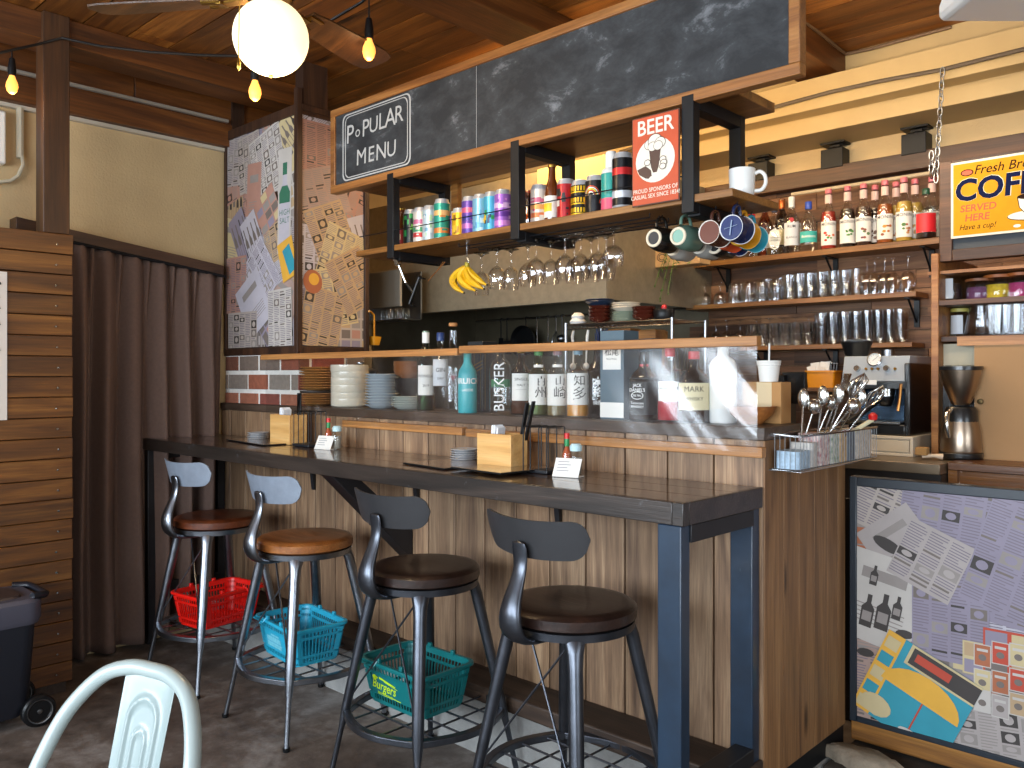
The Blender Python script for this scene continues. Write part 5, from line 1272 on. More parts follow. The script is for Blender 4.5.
# wooden bowl and kraft box at the end of the shelf
p = at(752, 420, Y=2.36); b_ = MB(); b_.lathe([(0,0),(.030,0),(.035,.006),(.062,.03),(.072,.055),(.069,.055),(.058,.032),(.03,.012),(0,.012)], 36)
o = b_.build('wooden_bowl', wood('bowl wood','#6b3c18','#95592a','#b1743c','x',1.0,rough=.4,isl=.0), smooth=50); o.location = (p.x, p.y, ZL); tag(o, 'brown turned wooden bowl behind the right end of the plastic sheet', 'bowl')
t = thing('kraft_box', 'tan carton with a cream label at the right end of the bar shelf', 'box', (at(768, 425, Y=2.45).x, 2.47, ZL)); x0 = at(742, 400, Y=2.42).x-t.location.x; x1 = at(781, 400, Y=2.42).x-t.location.x
b_ = MB(); b_.box(x0, x1, -.05, .02, 0, .128); b_.build('carton', S('kraft board','#a97c4a',rough=.8), t, bev=.002)
b_ = MB(); b_.box(x0+.05, x1-.03, -.0508, -.0500, .035, .127); b_.box(x0+.05, x1-.03, -.05, .02, .1281, .1286); b_.build('cream_label', S('cream label','#cbb58f',rough=.7), t)
p = at(771, 384, Y=2.47); t = thing('paper_cups', 'stack of white paper cups standing on the tan carton', 'paper cups', (p.x, 2.455, ZL+.1288)); b_ = MB(); b_.lathe([(0,.0),(.028,0),(.034,.05),(.036,.052),(.036,.056),(.033,.056),(.030,.02),(0,.02)], 24); b_.lathe([(.035,.056),(.037,.060),(.037,.066),(.034,.066)], 24); b_.build('cup', LW, t)
b_ = MB(); b_.tube([(.0,0,.02),(.002,0,.12)], .003, 8); b_.build('straw', KWHT, t)

# ------------------------------------------------------------ plates and bowls on the bar shelf
def stack(first_label, labels_fn, px_, Y, prof, mat, n, dz, z0=ZL, name='plate', cat='plate', group=None, jit=.003, seed=1):
    R_ = random.Random(seed); p = at(px_, 405, Y=Y); b_ = MB(); b_.lathe(prof, 40)
    o = b_.build(name, mat, smooth=50); o.location = (p.x, p.y, z0); tag(o, labels_fn(0), cat, group)
    for k in range(1, n):
        c_ = o.copy(); C.objects.link(c_); c_.location = (p.x+R_.uniform(-jit,jit), p.y+R_.uniform(-jit,jit), z0+k*dz); c_['label'] = labels_fn(k)
    return o
def pos(k, n): return 'bottom one' if k == 0 else ('topmost one' if k == n-1 else '%s from the bottom' % ORD[k])
def plate_prof(r, h, th=.003): return [(0,0),(r*.6,0),(r*.64,.002),(r*.98,h-.001),(r,h),(r*.985,h+th*.5),(r*.62,th+.001),(0,th+.001)]
BAMB = S('bamboo plate','#b0793c',rough=.5,var=.15,vscale=14,island=0); CRW = S('cream glazed bowl','#d6cdba',rough=.25,coat=.3); BLW = S('blue white plate','#bcc6cc',rough=.25,coat=.3); GRYP = S('grey green plate','#b4bab2',rough=.25,coat=.3); BRB = S('brown lacquer bowl','#7d4a26',rough=.35); BLKB = S('black bowl','#1c1b1c',rough=.35); DKP = S('dark round tray','#2a211c',rough=.5)
stack(0, lambda k: 'round bamboo plate in the lower stack by the bricks, %s' % pos(k,5), 318, 2.36, plate_prof(.10,.012,.004), BAMB, 5, .0115, group='bamboo plates at the left end of the bar shelf', seed=3)
stack(0, lambda k: 'dark round tray lying between the two bamboo plate stacks', 318, 2.36, [(0,0),(.096,0),(.098,.004),(.098,.010),(0,.010)], DKP, 1, .01, z0=ZL+.062, name='round_tray', cat='tray')
stack(0, lambda k: 'round bamboo plate in the upper stack by the bricks, %s' % pos(k,9), 318, 2.36, plate_prof(.102,.013,.004), BAMB, 9, .0125, z0=ZL+.074, group='bamboo plates at the left end of the bar shelf', seed=4)
stack(0, lambda k: 'deep cream bowl in the straight-sided stack, %s' % pos(k,6), 350, 2.35, [(0,0),(.070,0),(.086,.004),(.089,.010),(.089,.040),(.086,.040),(.086,.012),(.07,.008),(0,.008)], CRW, 6, .0315, name='bowl', cat='bowl', group='cream bowls stacked on the bar shelf', jit=.0015)
stack(0, lambda k: 'small pale blue-white plate stacked right of the cream bowls, %s' % pos(k,12), 382, 2.35, plate_prof(.078,.016,.003), BLW, 12, .0125, group='small pale plates on the bar shelf', seed=6)
stack(0, lambda k: 'small grey-white plate under the black bowls, %s' % pos(k,5), 408, 2.35, plate_prof(.072,.016,.003), GRYP, 5, .010, group='small grey-white plates on the bar shelf', seed=7)
bw = lambda r, h: [(0,0),(r*.5,0),(r*.55,.006),(r*.9,h*.5),(r,h),(r*.96,h),(r*.86,h*.5),(r*.5,.010),(0,.010)]
stack(0, lambda k: 'black bowl stacked on the grey-white plates, %s' % pos(k,4), 409, 2.36, bw(.062,.038), BLKB, 4, .013, z0=ZL+.058, name='bowl', cat='bowl', group='black bowls on the bar shelf', seed=8)
stack(0, lambda k: 'brown wooden bowl on top of the black bowls, %s' % pos(k,5), 409, 2.36, bw(.068,.034), BRB, 5, .010, z0=ZL+.136, name='bowl', cat='bowl', group='brown bowls on the bar shelf', seed=9)
p = at(372, 380, Y=2.46); o = MB().lathe([(0,0),(.07,0),(.075,.01),(.075,.16),(.078,.165),(.078,.172),(.06,.182),(.012,.188),(.012,.196),(.02,.204),(.02,.212),(0,.214)], 36).build('steel_pot', STEEL, smooth=40); o.location = (at(362,380,Y=2.47).x, 2.47, ZL); o.location.y = 2.46; tag(o, 'steel pot with a knobbed lid behind the cream bowls', 'pot')

# ------------------------------------------------------------ things on the counter
ZC = 1.0412
def boxset(px_l, px_m, px_r, py_, label, Y, h, tl):
    # wooden caddy: front face px_l..px_m, end face px_m..px_r
    a = at(px_l, py_, Y=Y); m_ = at(px_m, py_, Y=Y); w_ = m_.x-a.x; d_ = at(px_r, py_, X=m_.x).y-Y
    t = thing('napkin_box', label, 'box', ((a.x+m_.x)/2, Y+d_/2, ZC), 0, 'pine boxes on the counter')
    b_ = MB(); x, y = w_/2, d_/2; th = .009
    b_.box(-x, x, -y, -y+th, 0, h); b_.box(-x, x, y-th, y, 0, h); b_.box(-x, -x+th, -y+th, y-th, 0, h); b_.box(x-th, x, -y+th, y-th, 0, h); b_.box(-x+th, x-th, -y+th, y-th, 0, .01)
    b_.build('box', W_BOX, t, bev=.0015)
    b_ = MB(); R_ = random.Random(5)
    for i in range(5):
        M_ = Matrix.Translation((-x*.35+i*.008, -y*.2, h*.55)) @ Matrix.Rotation(R_.uniform(-.3,.3), 4, 'Z') @ Matrix.Rotation(R_.uniform(-.15,.15), 4, 'Y')
        b_.box(-.002,.002,-y*.5,y*.5,-h*.4,h*.62+R_.uniform(0,.01), M=M_)
    b_.build('napkins', S('napkin white','#dfe3e8',rough=.8), t, bev=.001)
    b_ = MB()
    for (dx, dy, lx, hh, w2) in tl: b_.bar((dx, dy, .012), (dx+lx, dy, hh), w2, .006)
    b_.build('black_tongs', PLBLK, t, bev=.001)
    return t
boxset(270, 289.5, 307, 430, 'pine box with napkins and a black spatula, at the far counter end near the bricks', 2.075, .135, [(.045,.03,.0,.235,.030),(.02,.03,.02,.20,.012)])
boxset(477, 511, 527.5, 450, 'pine box with white napkins and leaning black tongs, at the middle of the counter', 2.03, .118, [(.05,.02,.05,.225,.016),(.055,.035,.06,.23,.016)])
def wire_holder(px0, px1, py_t, py_b, Y, label):
    p0 = at(px0, py_b, Y=Y); p1 = at(px1, py_b, Y=Y+.05); t = thing('wire_menu_holder', label, 'menu holder', ((p0.x+p1.x)/2, Y, ZC), 0)
    w_ = (p1.x-p0.x)/2; h = at(px0, py_t, Y=Y).z-ZC; b_ = MB(); b_.box(-w_, w_, -.025, .075, 0, .012); b_.build('base', S('black base','#16191f',rough=.45), t, bev=.002)
    for x in (-w_+.006, -w_*.35, w_*.3, w_-.006):
        b_ = MB(); b_.tube([(x,-.02,.010),(x,-.02,h-.004),(x,-.014,h),(x,.064,h),(x,.07,h-.004),(x,.07,.010)], .0022, 6); b_.build('wire_loop', BLACK, t)
    return t
wire_holder(297, 323, 411, 440, 2.08, 'black wire menu holder beside the far pine box')
wire_holder(526, 562, 426, 464, 2.05, 'black wire menu holder beside the pine box in the middle of the counter')
def sauce(px_, Y, py_b, label):
    p = at(px_, py_b, Y=Y); t = thing('sauce_bottle', label, 'bottle', (p.x, Y, ZC), 0, 'red-capped sauce bottles on the counter')
    b_ = MB(); b_.lathe([(0,.002),(.015,0),(.017,.004),(.017,.060),(.012,.078),(.0075,.088),(.007,.115)], 20); b_.build('bottle_glass', CLRG, t, smooth=50)
    b_ = MB(); b_.lathe([(0,.004),(.0155,.004),(.0155,.058),(.006,.085),(0,.085)], 18); b_.build('sauce', S('chilli sauce','#b5532c',rough=.3), t, smooth=50)
    b_ = MB(); b_.lathe([(.0079,.085),(.0082,.112)], 16); b_.build('green_neck_label', [S('label green','#1f8a4c',rough=.4), LW], t, smooth=50)
    b_ = MB(); b_.lathe([(0,.110),(.0088,.110),(.0088,.128),(0,.130)], 14); b_.build('red_cap', S('cap red','#cc1512',rough=.35), t)
sauce(328.5, 2.13, 443, 'red-capped hot sauce bottle with green neck label, far one by the bricks')
sauce(567, 2.12, 462, 'red-capped hot sauce bottle with green neck label, at the middle of the counter')
def jar(px_, Y, py_b, label):
    p = at(px_, py_b, Y=Y); t = thing('toothpick_jar', label, 'jar', (p.x, Y, ZC), 0, 'small glass jars on the counter')
    b_ = MB(); b_.lathe([(0,.002),(.019,0),(.021,.004),(.021,.068),(.016,.078)], 22); b_.build('jar_glass', CLRG, t, smooth=50)
    b_ = MB(); b_.lathe([(0,.004),(.018,.004),(.018,.055),(0,.058)], 16); b_.build('contents', S('jar contents','#8d867b',rough=.8,var=.3,vscale=200), t)
    b_ = MB(); b_.lathe([(0,.077),(.019,.077),(.020,.092),(.014,.100),(0,.100)], 20); b_.build('lid', S('jar lid pale blue','#b6d3d8',rough=.35), t)
jar(337, 2.10, 444, 'small glass jar with pale blue lid, far one beside the tilted card')
jar(576, 2.08, 466, 'small glass jar with pale blue lid, beside the near tilted card')
def card(px_, Y, py_b, label):
    p = at(px_, py_b, Y=Y); t = thing('card_stand', label, 'card stand', (p.x, Y, ZC), math.radians(14), 'small white card stands on the counter')
    M_ = Matrix.Rotation(math.radians(-28), 4, 'X'); b_ = MB(); b_.box(-.045,.045,-.001,.001,0,.064, M=M_); b_.box(-.045,.045,.0,.045,.0,.003); b_.build('card', LW, t, bev=.0005)
    b_ = MB(); g = lambda x, z: M_ @ Vector((x,-.0016,z))
    for q, (a, c_) in enumerate(((-.034,.005),(-.034,.012),(-.034,.002),(-.034,.008))): zz = .05-q*.010; b_.add([g(a,zz),g(c_,zz),g(c_,zz+.0025),g(a,zz+.0025)],[(0,1,2,3)])
    b_.build('card_print', S('grey print','#8a8c92'), t, smooth=0)
card(322, 2.045, 445, 'small white tilted card, far one near the bricks')
card(565, 2.01, 470, 'small white tilted card in front of the near sauce bottle')
# menus: black-edged boards lying on the counter
def menu(cx_, cy_, w_, d_, rz, z, label):
    t = thing('menu_board', label, 'menu', (cx_, cy_, z), rz, 'menus lying flat on the counter')
    b_ = MB(); b_.box(-w_/2, w_/2, -d_/2, d_/2, 0, .005); b_.build('cover', PLBLK, t, bev=.001)
    b_ = MB(); b_.box(-w_/2+.006, w_/2-.006, -d_/2+.006, d_/2-.006, .005, .0056); b_.build('glossy_page', S('menu page','#7a6450',rough=.12,coat=.6,var=.3,vscale=9), t)
def menuc(corners, label, z):
    ps = [at(x, y, Z=ZC) for x, y in corners]; c_ = sum(ps, Vector())/4; e1 = ps[1]-ps[0]; e2 = ps[3]-ps[0]
    menu(c_.x, c_.y, (e1.length+(ps[2]-ps[3]).length)/2, (e2.length+(ps[2]-ps[1]).length)/2, math.atan2(e1.y, e1.x), z, label)
menuc([(448,470),(500,477),(555,471),(510,465)], 'near flat menu with a glossy page, overlapping another in the counter middle', ZC+.0066)
menuc([(405,464),(452,471),(505,463),(460,459)], 'flat menu lying left of and under the near menu', ZC)
menuc([(225,440),(262,446),(318,443),(275,438)], 'flat black-edged menu at the far counter end near the small plates', ZC)
SMP = S('small dark-rim plate','#a9abae',rough=.3,coat=.2)
def sp(px_, py_, Y, n, which):
    p = at(px_, py_, Y=Y); o = MB().lathe(plate_prof(.052,.010,.003), 32).build('saucer', SMP, smooth=50)
    o.location = (p.x, Y, ZC); tag(o, 'small grey saucer %s, bottom one' % which, 'saucer', 'saucers stacked '+which)
    for k in range(1, n): c_ = o.copy(); C.objects.link(c_); c_.location = (p.x+random.uniform(-.002,.002), Y, ZC+k*.0085); c_['label'] = 'small grey saucer %s, %s' % (which, pos(k, n))
sp(258, 440, 2.14, 4, 'left of the far pine box')
sp(464, 459, 2.14, 5, 'left of the middle pine box')
# ------------------------------------------------------------ back wall cladding, beam, shelves
YW = 4.2
W_CLAD = wood('old brown wall boards', '#3d2616', '#70492c', '#9c714a', 'x', 1.0, rough=.6, isl=.5, knots=.4)
b_ = MB(); z = .9; k = 0; R_ = random.Random(2)
XW0 = at(690, 260, Y=4.17).x
while z < 2.31:
    h_ = R_.choice([.045, .06, .075, .09]); x = XW0
    while x < 1.6:
        x2 = min(1.6, x+R_.uniform(.35, .9)); d_ = R_.uniform(.016, .034); b_.box(x, x2-.002, YW-d_, YW-.001, z, min(z+h_-.002, 2.315)); x = x2
    z += h_
struct(b_, 'wall_back_cladding', W_CLAD, smooth=0)
b_ = MB(); b_.box(at(745, 190, Y=4.12).x-.6, 1.6, 4.11, 4.199, 2.315, 2.40); struct(b_, 'trim_9', W_DARKX, bev=.004)
b_ = MB(); b_.tube([(at(790, 200, Y=4.08).x, 4.10, 2.285), (at(930, 200, Y=4.08).x, 4.10, 2.285)], .009, 8); o = b_.build('wall_pipe', S('ivory pipe','#b8a78a',rough=.5)); tag(o, 'thin ivory pipe along the wall behind the tops of the syrup bottles', 'pipe')
SH = []
def wshelf(name_l, l, r, Y, th, ybr=None, brs=(), depth=.19):
    p = at(*l, Y=Y); q = at(*r, Y=Y); z = (p.z+q.z)/2
    t = thing('wall_shelf', name_l, 'shelf', ((p.x+q.x)/2, YW-.03, z-th), 0)
    b_ = MB(); b_.box(p.x, q.x, Y, YW-.035, z-th, z); b_.build('board', W_SHELF, t, world=True, bev=.002)
    for bx in brs:
        x = at(bx, l[1], Y=Y+.1).x; b_ = MB(); b_.box(x-.012, x+.012, Y+.03, YW-.036, z-th-.005, z-th-.0005); b_.box(x-.012, x+.012, YW-.046, YW-.036, z-th-.13, z-th-.005); b_.bar((x, Y+.05, z-th-.006), (x, YW-.042, z-th-.11), .008, .005); b_.build('bracket', PLBLK, t, world=True)
    return z, p.x, q.x
z1, *_ = wshelf('top wall shelf, orange-brown board carrying the syrup and liquor bottles', (684, 262), (941, 239), 3.99, .028, brs=(722, 830, 927))
z2, *_ = wshelf('middle wall shelf with upturned glasses below the bottle shelf', (686, 305), (916, 292), 3.99, .024, brs=(912,))
z3, *_ = wshelf('lower wall shelf with clear tumblers behind the espresso machine', (740, 347), (912, 341.5), 3.99, .022, brs=(830, 760))
z4, *_ = wshelf('short lowest wall shelf holding the yellow bin', (770, 388), (846, 387), 4.0, .020, brs=(826,))

# ------------------------------------------------------------ bottles on the top wall shelf
YB2 = 4.06
def syrup(label, px_, pyb, Y, fill, fruit, h=.30, tint=(.95,.95,.93), cap=('cap pink','#d0707a')):
    t = bottle(label, px_, Y, [(.034,0),(.037,.006),(.037,h*.52),(.033,h*.60),(.0165,h*.74),(.0135,h*.80),(.0135,h*.93)], glass('syrup glass', tint=tint, edge=.6, base=.05), (S(*cap, rough=.4),.0155,h*.925,h), [(h*.07,h*.46,LW,2.3),(h*.76,h*.90,S('label pink white','#d9b9ae',rough=.6),2.6)], [('MONIN',.021,h*.41,INK,{'bold':.01,'spacing':1.1})], (fill, h*.62) if fill else None, py_=pyb, group='bottles on the top wall shelf', z=z1+.0005, name='syrup_bottle')
    p = t.location; a = face_ang(p); b_ = MB(); fm = cyl_map(.0383+.0006, h*.2, a); R_ = random.Random(int(px_)); mats = [S('fruit '+c_, c_, rough=.5) for c_ in fruit]
    for i in range(7):
        u, v, r = R_.uniform(-.018,.024), R_.uniform(-.022,.022), R_.uniform(.005,.010); fm2 = cyl_map(.0388+.0002*i, h*.2, a)
        b_.add([fm2(u+r*math.cos(q*PI/5), v+r*.8*math.sin(q*PI/5)) for q in range(10)], [tuple(range(10))], i % len(mats))
    b_.build('label_fruit', mats, t, smooth=0)
F1 = S('red syrup','#9c2a1c',rough=.15); F2 = S('coffee syrup','#1e120c',rough=.15); F3 = S('brown syrup','#8f4a1c',rough=.15); F4 = S('pale syrup','#b9963c',rough=.15)
A_ = 'on the top wall shelf'
syrup('syrup bottle with red apple label and red syrup '+A_, 828.5, 248, 4.05, F1, ('#c03a22','#d0663a','#4f8a3c'))
syrup('syrup bottle with green leaf label and near-black syrup '+A_, 847.5, 246, 4.05, F2, ('#4f8a3c','#3a6a34'))
syrup('syrup bottle with brown nut label and clear shoulder '+A_, 863.5, 244, 4.05, S('light cola syrup','#3a241a',rough=.15), ('#8a4a3a','#5f7a4a','#6a3a4a'))
syrup('dark syrup bottle peeping from the back row between the nut and the spice labels', 875, 243, 4.12, F2, ('#6a4a3a',))
syrup('syrup bottle with orange spice label and brown syrup '+A_, 885, 242, 4.05, F3, ('#c98a2a','#b0662a','#8a4a2a'))
syrup('clear syrup bottle in the back row behind the orange spice label', 896, 242, 4.12, F4, ('#b0662a',))
syrup('syrup bottle with almond and leaf label and pale yellow syrup '+A_, 904, 240.5, 4.05, F4, ('#a3522a','#4f7a3a','#b98a4a'))
syrup('clear syrup bottle in the back row behind the almond label', 915, 240, 4.12, F4, ('#b98a4a',))
syrup('clear syrup bottle behind the round red-labelled bottle near the chain', 932, 239, 4.13, None, ('#4f7a3a',))
bottle('round bottle with green cap and bright red label, right end of top wall shelf', 926, 4.04, [(.040,0),(.044,.008),(.044,.11),(.038,.145),(.018,.175),(.014,.20),(.014,.215)], CLRG, (S('dark green cap','#1d4a34',rough=.4),.0165,.205,.232), [(.03,.115,S('label bright red','#d5202a',rough=.5),2.2)], [], (S('dark sauce','#2a1510',rough=.2),.03), py_=239, group='bottles on the top wall shelf', z=z1+.0005)
bottle('rum bottle with white label and red disc, white cap, '+A_, 791.5, 4.05, whisky(.285,.038,.6), CLRG, (LW,.0155,.235,.29), [(.04,.155,LG,2.2)], [('RUM',.02,.135,INK,{'bold':.01}),('BLANCA',.015,.08,INK,{})], None, py_=251, group='bottles on the top wall shelf', z=z1+.0005)
t_ = bpy.context.scene.collection.objects
p = at(791.5, 251, Y=4.05); b_ = MB(); fm = cyl_map(.0402, .168, face_ang(p)); b_.add([fm(.012*math.cos(q*PI/6), .012*math.sin(q*PI/6)) for q in range(12)], [tuple(range(12))])
rb = [o for o in bpy.data.objects if o.get('label','').startswith('rum bottle')][0]; b_.build('red_disc', KRED, rb, smooth=0)
bottle('clear gin bottle with small teal label and blue cap '+A_, 808.5, 4.05, [(.040,0),(.043,.006),(.043,.15),(.036,.17),(.016,.19),(.014,.20),(.014,.225)], CLRG, (S('royal blue cap','#2346a8',rough=.4),.017,.215,.252), [(.045,.10,S('label teal','#2fa59c',rough=.5),2.3)], [('Bombora',.020,.075,KWHT,{'shear':.2})], None, py_=249, group='bottles on the top wall shelf', z=z1+.0005)
t = bottle('bottle with a white diamond label, left of the rum bottle', 774.5, 4.05, [(.042,0),(.044,.006),(.044,.15),(.036,.17),(.016,.19),(.014,.23)], CLRG, (S('dark blue foil','#27344a',rough=.4),.016,.225,.25), [], [], (S('dark amber','#4a3a24',rough=.2),.04), py_=253, group='bottles on the top wall shelf', z=z1+.0005)
b_ = MB(); a = face_ang(t.location); fm = cyl_map(.0452, .08, a); b_.add([fm(*q) for q in ((0,.055),(.022,.042),(.034,0),(.022,-.042),(0,-.055),(-.022,-.042),(-.034,0),(-.022,.042))], [tuple(range(8))], 0)
fm = cyl_map(.0457, .08, a); put_text(b_, 'CITRON\nGINEBRA', fm, .013, m=1); b_.build('paper_label', [LW, INK], t, smooth=0)
bottle('slim bottle with copper and grey capsule behind the diamond label', 782, 4.12, wine(.30,.034), DARKG, (S('copper cap','#b0602c',rough=.35,metal=.6),.016,.25,.302), [(.06,.14,LC,2)], [], None, py_=252, group='bottles on the top wall shelf', z=z1+.0005)
bottle('brown bottle with pink-white cap half hidden beside the turquoise mug', 765, 4.10, wine(.285,.036), AMB, (S('cap pink','#d0707a'),.016,.262,.288), [(.05,.12,LW,2)], [], (F3,.15), py_=254, group='bottles on the top wall shelf', z=z1+.0005)
bottle('clear bottle with white and red triangle label beneath the turquoise mug', 752, 4.05, [(.036,0),(.038,.006),(.038,.14),(.03,.165),(.015,.19),(.014,.21)], CLRG, (REDC,.0165,.205,.232), [(.03,.10,S('label red white','#d8c4bc',rough=.5),2.2)], [('JIMADOR',.014,.07,KRED,{})], None, py_=255, group='bottles on the top wall shelf', z=z1+.0005)

# ------------------------------------------------------------ glasses on the wall shelves
GW = glass('tumbler glass', edge=.6, base=.06, rough=.10, tint=(.985,.99,.995))
def tumbler(h, r0, r1, fluted=False):
    b_ = MB(); b_.lathe([(0,.004),(r0*.9,0),(r0,.004),(r1,h),(r1-.002,h),(r0-.003,.012),(0,.012)], 16 if not fluted else 10); return b_
def goblet(h, r, up=False):
    pr = [(0,0),(r*.8,0),(r*.82,.002),(r*.2,.008),(.004,.02),(.004,h*.38),(r*.7,h*.48),(r,h*.66),(r*.86,h),(r*.84,h),(r*.97,h*.66),(r*.66,h*.50),(0,h*.42)]
    return MB().lathe(pr if not up else [(a, h-z) for a, z in pr], 20)
def row(nm, cat, mb, pxs, py_, Y, zsh, lab, grp, ex=0):
    o = None
    for i, px_ in enumerate(pxs):
        p = at(px_, py_, Y=Y)
        if o is None: o = mb.build(nm, GW, smooth=50); c_ = o
        else: c_ = o.copy(); C.objects.link(c_)
        c_.location = (p.x, Y, zsh+.0005); tag(c_, lab % ORD[i], cat, grp)
u2 = 'upturned glasses on the middle wall shelf'; u3 = 'glasses on the lower wall shelf'
row('tumbler', 'glass', MB().lathe([(0,.115),(.02,.115),(.032,.10),(.036,.07),(.034,0),(.032,0),(.034,.07),(.03,.098),(0,.112)], 18), [692, 735, 748, 761.5, 776], 303, 4.04, z2, 'round-topped upturned glass, %s from the left on the middle wall shelf', u2)
row('goblet', 'glass', goblet(.125,.036,True), [705, 720, 741, 755], 303, 4.10, z2, 'short upturned goblet, %s from the left on the middle wall shelf', u2)
row('tumbler', 'glass', tumbler(.125,.030,.036), [789, 799.5, 810, 822, 834, 845, 857], 299, 4.04, z2, 'straight clear tumbler, %s from the left on the middle wall shelf', u2)
row('tumbler', 'glass', tumbler(.120,.030,.036), [768, 782, 794, 806, 818, 829, 841], 300, 4.11, z2, 'straight tumbler in the back row, %s from the left on the middle wall shelf', u2)
row('wine_glass', 'wine glass', goblet(.175,.037,True), [867, 875, 884.5, 893, 908], 296, 4.06, z2, 'tall upturned wine glass, %s from the left on the middle wall shelf', u2)
row('tumbler', 'glass', tumbler(.112,.027,.037), [752, 763, 774, 785, 796, 807, 817], 344, 4.05, z3, 'small clear tumbler, %s from the left on the lower wall shelf', u3)
row('beer_glass', 'glass', tumbler(.155,.030,.039), [822, 833, 845, 857, 868, 879, 890, 901], 343, 4.06, z3, 'tall clear beer glass, %s from the left on the lower wall shelf', u3)
row('tumbler', 'glass', tumbler(.150,.030,.038), [828, 839, 851, 863, 874, 885, 896], 343, 4.12, z3, 'tall clear glass in the back row, %s from the left on the lower wall shelf', u3)
row('goblet', 'glass', goblet(.15,.036,True), [704, 716, 727, 740], 350, 4.10, z3, 'upturned goblet by the beige wall, %s from the left', 'goblets at the left of the lower wall shelf')
row('goblet', 'glass', goblet(.15,.036,True), [757, 770, 783, 796, 809], 347, 4.12, z3, 'upturned goblet in the back row, %s from the left on the lower wall shelf', u3)
row('tumbler', 'glass', tumbler(.075,.028,.034), [772, 782, 792, 798], 388, 4.08, z4, 'short clear tumbler, %s from the left on the short lowest shelf', 'tumblers on the short lowest shelf')
row('tumbler', 'glass', tumbler(.045,.020,.026), [803, 811], 388, 4.09, z4+.0, 'tiny shot glass, %s from the left beside the yellow bin', 'shot glasses beside the yellow bin')
# low side shelf for the left goblets
b_ = MB(); xa = at(695, 350, Y=4.0).x; b_.box(xa, at(741, 347, Y=3.99).x-.004, 4.0, 4.165, z3-.022, z3); o = b_.build('corner_shelf', W_DARKX); tag(o, 'small dark shelf by the beige wall under the goblets', 'shelf')
# yellow bin with packets
p = at(824, 388, Y=4.05); t = thing('yellow_bin', 'small orange-yellow plastic bin of packets on the short lowest shelf', 'bin', (p.x, 4.05, z4+.0005)); YB_ = S('orange yellow plastic','#d98a10',rough=.4)
b_ = MB(); w_ = .072; b_.loft([rr(-w_*.9,w_*.9,-.045,.045,0,.01), rr(-w_,w_,-.05,.05,.075,.012), rr(-w_-.006,w_+.006,-.056,.056,.075,.012), rr(-w_-.006,w_+.006,-.056,.056,.083,.012), rr(-w_+.003,w_-.003,-.047,.047,.083,.012), rr(-w_*.88,w_*.88,-.042,.042,.006,.01)]); b_.build('bin', YB_, t, smooth=40)
b_ = MB(); R_ = random.Random(4)
for i in range(9): b_.box(-.022,.022,-.001,.001,0,R_.uniform(.07,.10), M=Matrix.Translation((-.045+i*.008, R_.uniform(-.02,.02), .03)) @ Matrix.Rotation(R_.uniform(-.5,.5),4,'Z') @ Matrix.Rotation(R_.uniform(-.3,.3),4,'Y'))
b_.build('paper_packets', LW, t)
b_ = MB()
for i in range(5): b_.tube([(.01+i*.011, 0, .03), (.012+i*.012, .005*i-.01, .115)], .0035, 6); b_.sphere((.012+i*.012,.005*i-.01,.118), .007, 8)
b_.build('spoons', STEEL, t)
p = at(819, 386, Y=3.99); o = MB().lathe([(0,0),(.018,0),(.019,.004),(.018,.022),(.012,.024),(0,.024)], 20).build('small_tin', STEEL, smooth=40); o.location = (p.x, 4.012, z4+.0005); o.location.y = 4.0+.02; o.location.x = at(817,386,Y=4.02).x; 
bpy.data.objects.remove(o)

# ------------------------------------------------------------ black wall spotlights
for i, (px_, py_, lb) in enumerate(((757, 172, 'black square wall spotlight, leftmost, behind the hanging shelf end'), (831, 158, 'black square wall spotlight above the middle of the bottle shelf'), (913, 152, 'black square wall spotlight nearest the hanging chain'))):
    p = at(px_, py_, Y=4.10); t = thing('wall_spotlight', lb, 'spotlight', (p.x, 4.15, 2.45), 0, 'black wall spotlights under the cream beam')
    b_ = MB(); b_.box(-.055,.055,-.045,.045,-.062,.035); b_.build('lamp_box', BLACK, t, bev=.003)
    b_ = MB(); b_.cyl((0,-.0,.035),(0,0,.058),.012,10); b_.box(-.02,.03,-.02,.02,.045,.055); b_.tube([(-.04,0,.038),(-.01,0,.056),(.05,0,.058)],.006,6); b_.build('bracket', BLACK, t)
    b_ = MB(); b_.box(-.06,.06,-.04,.045,.060,.069); b_.build('mount_plate', BLACK, t)

# ------------------------------------------------------------ chain
t0 = at(942.5, 72, Y=3.79); t1 = at(936, 178, Y=3.79)
t = thing('hanging_chain', 'thin steel chain hanging from the cream beam beside the coffee sign', 'chain', (t0.x, 3.79, t0.z))
b_ = MB(); n = 17
for i in range(n+4):
    if i < n: u = i/(n-1); c_ = t0.lerp(t1, u)
    else: c_ = t1+Vector((-.018, 0, .02+(i-n)*.026))
    ph = i % 2; pts = []
    for q in range(12):
        a = 2*PI*q/12; x, z = .0085*math.cos(a), .021*math.sin(a); pts.append(c_+(Vector((x,0,z)) if ph == 0 else Vector((0.35*x,x,z))))
    b_.tube(pts, .0026, 5, closed=True)
b_.build('links', STEEL, t, world=True)

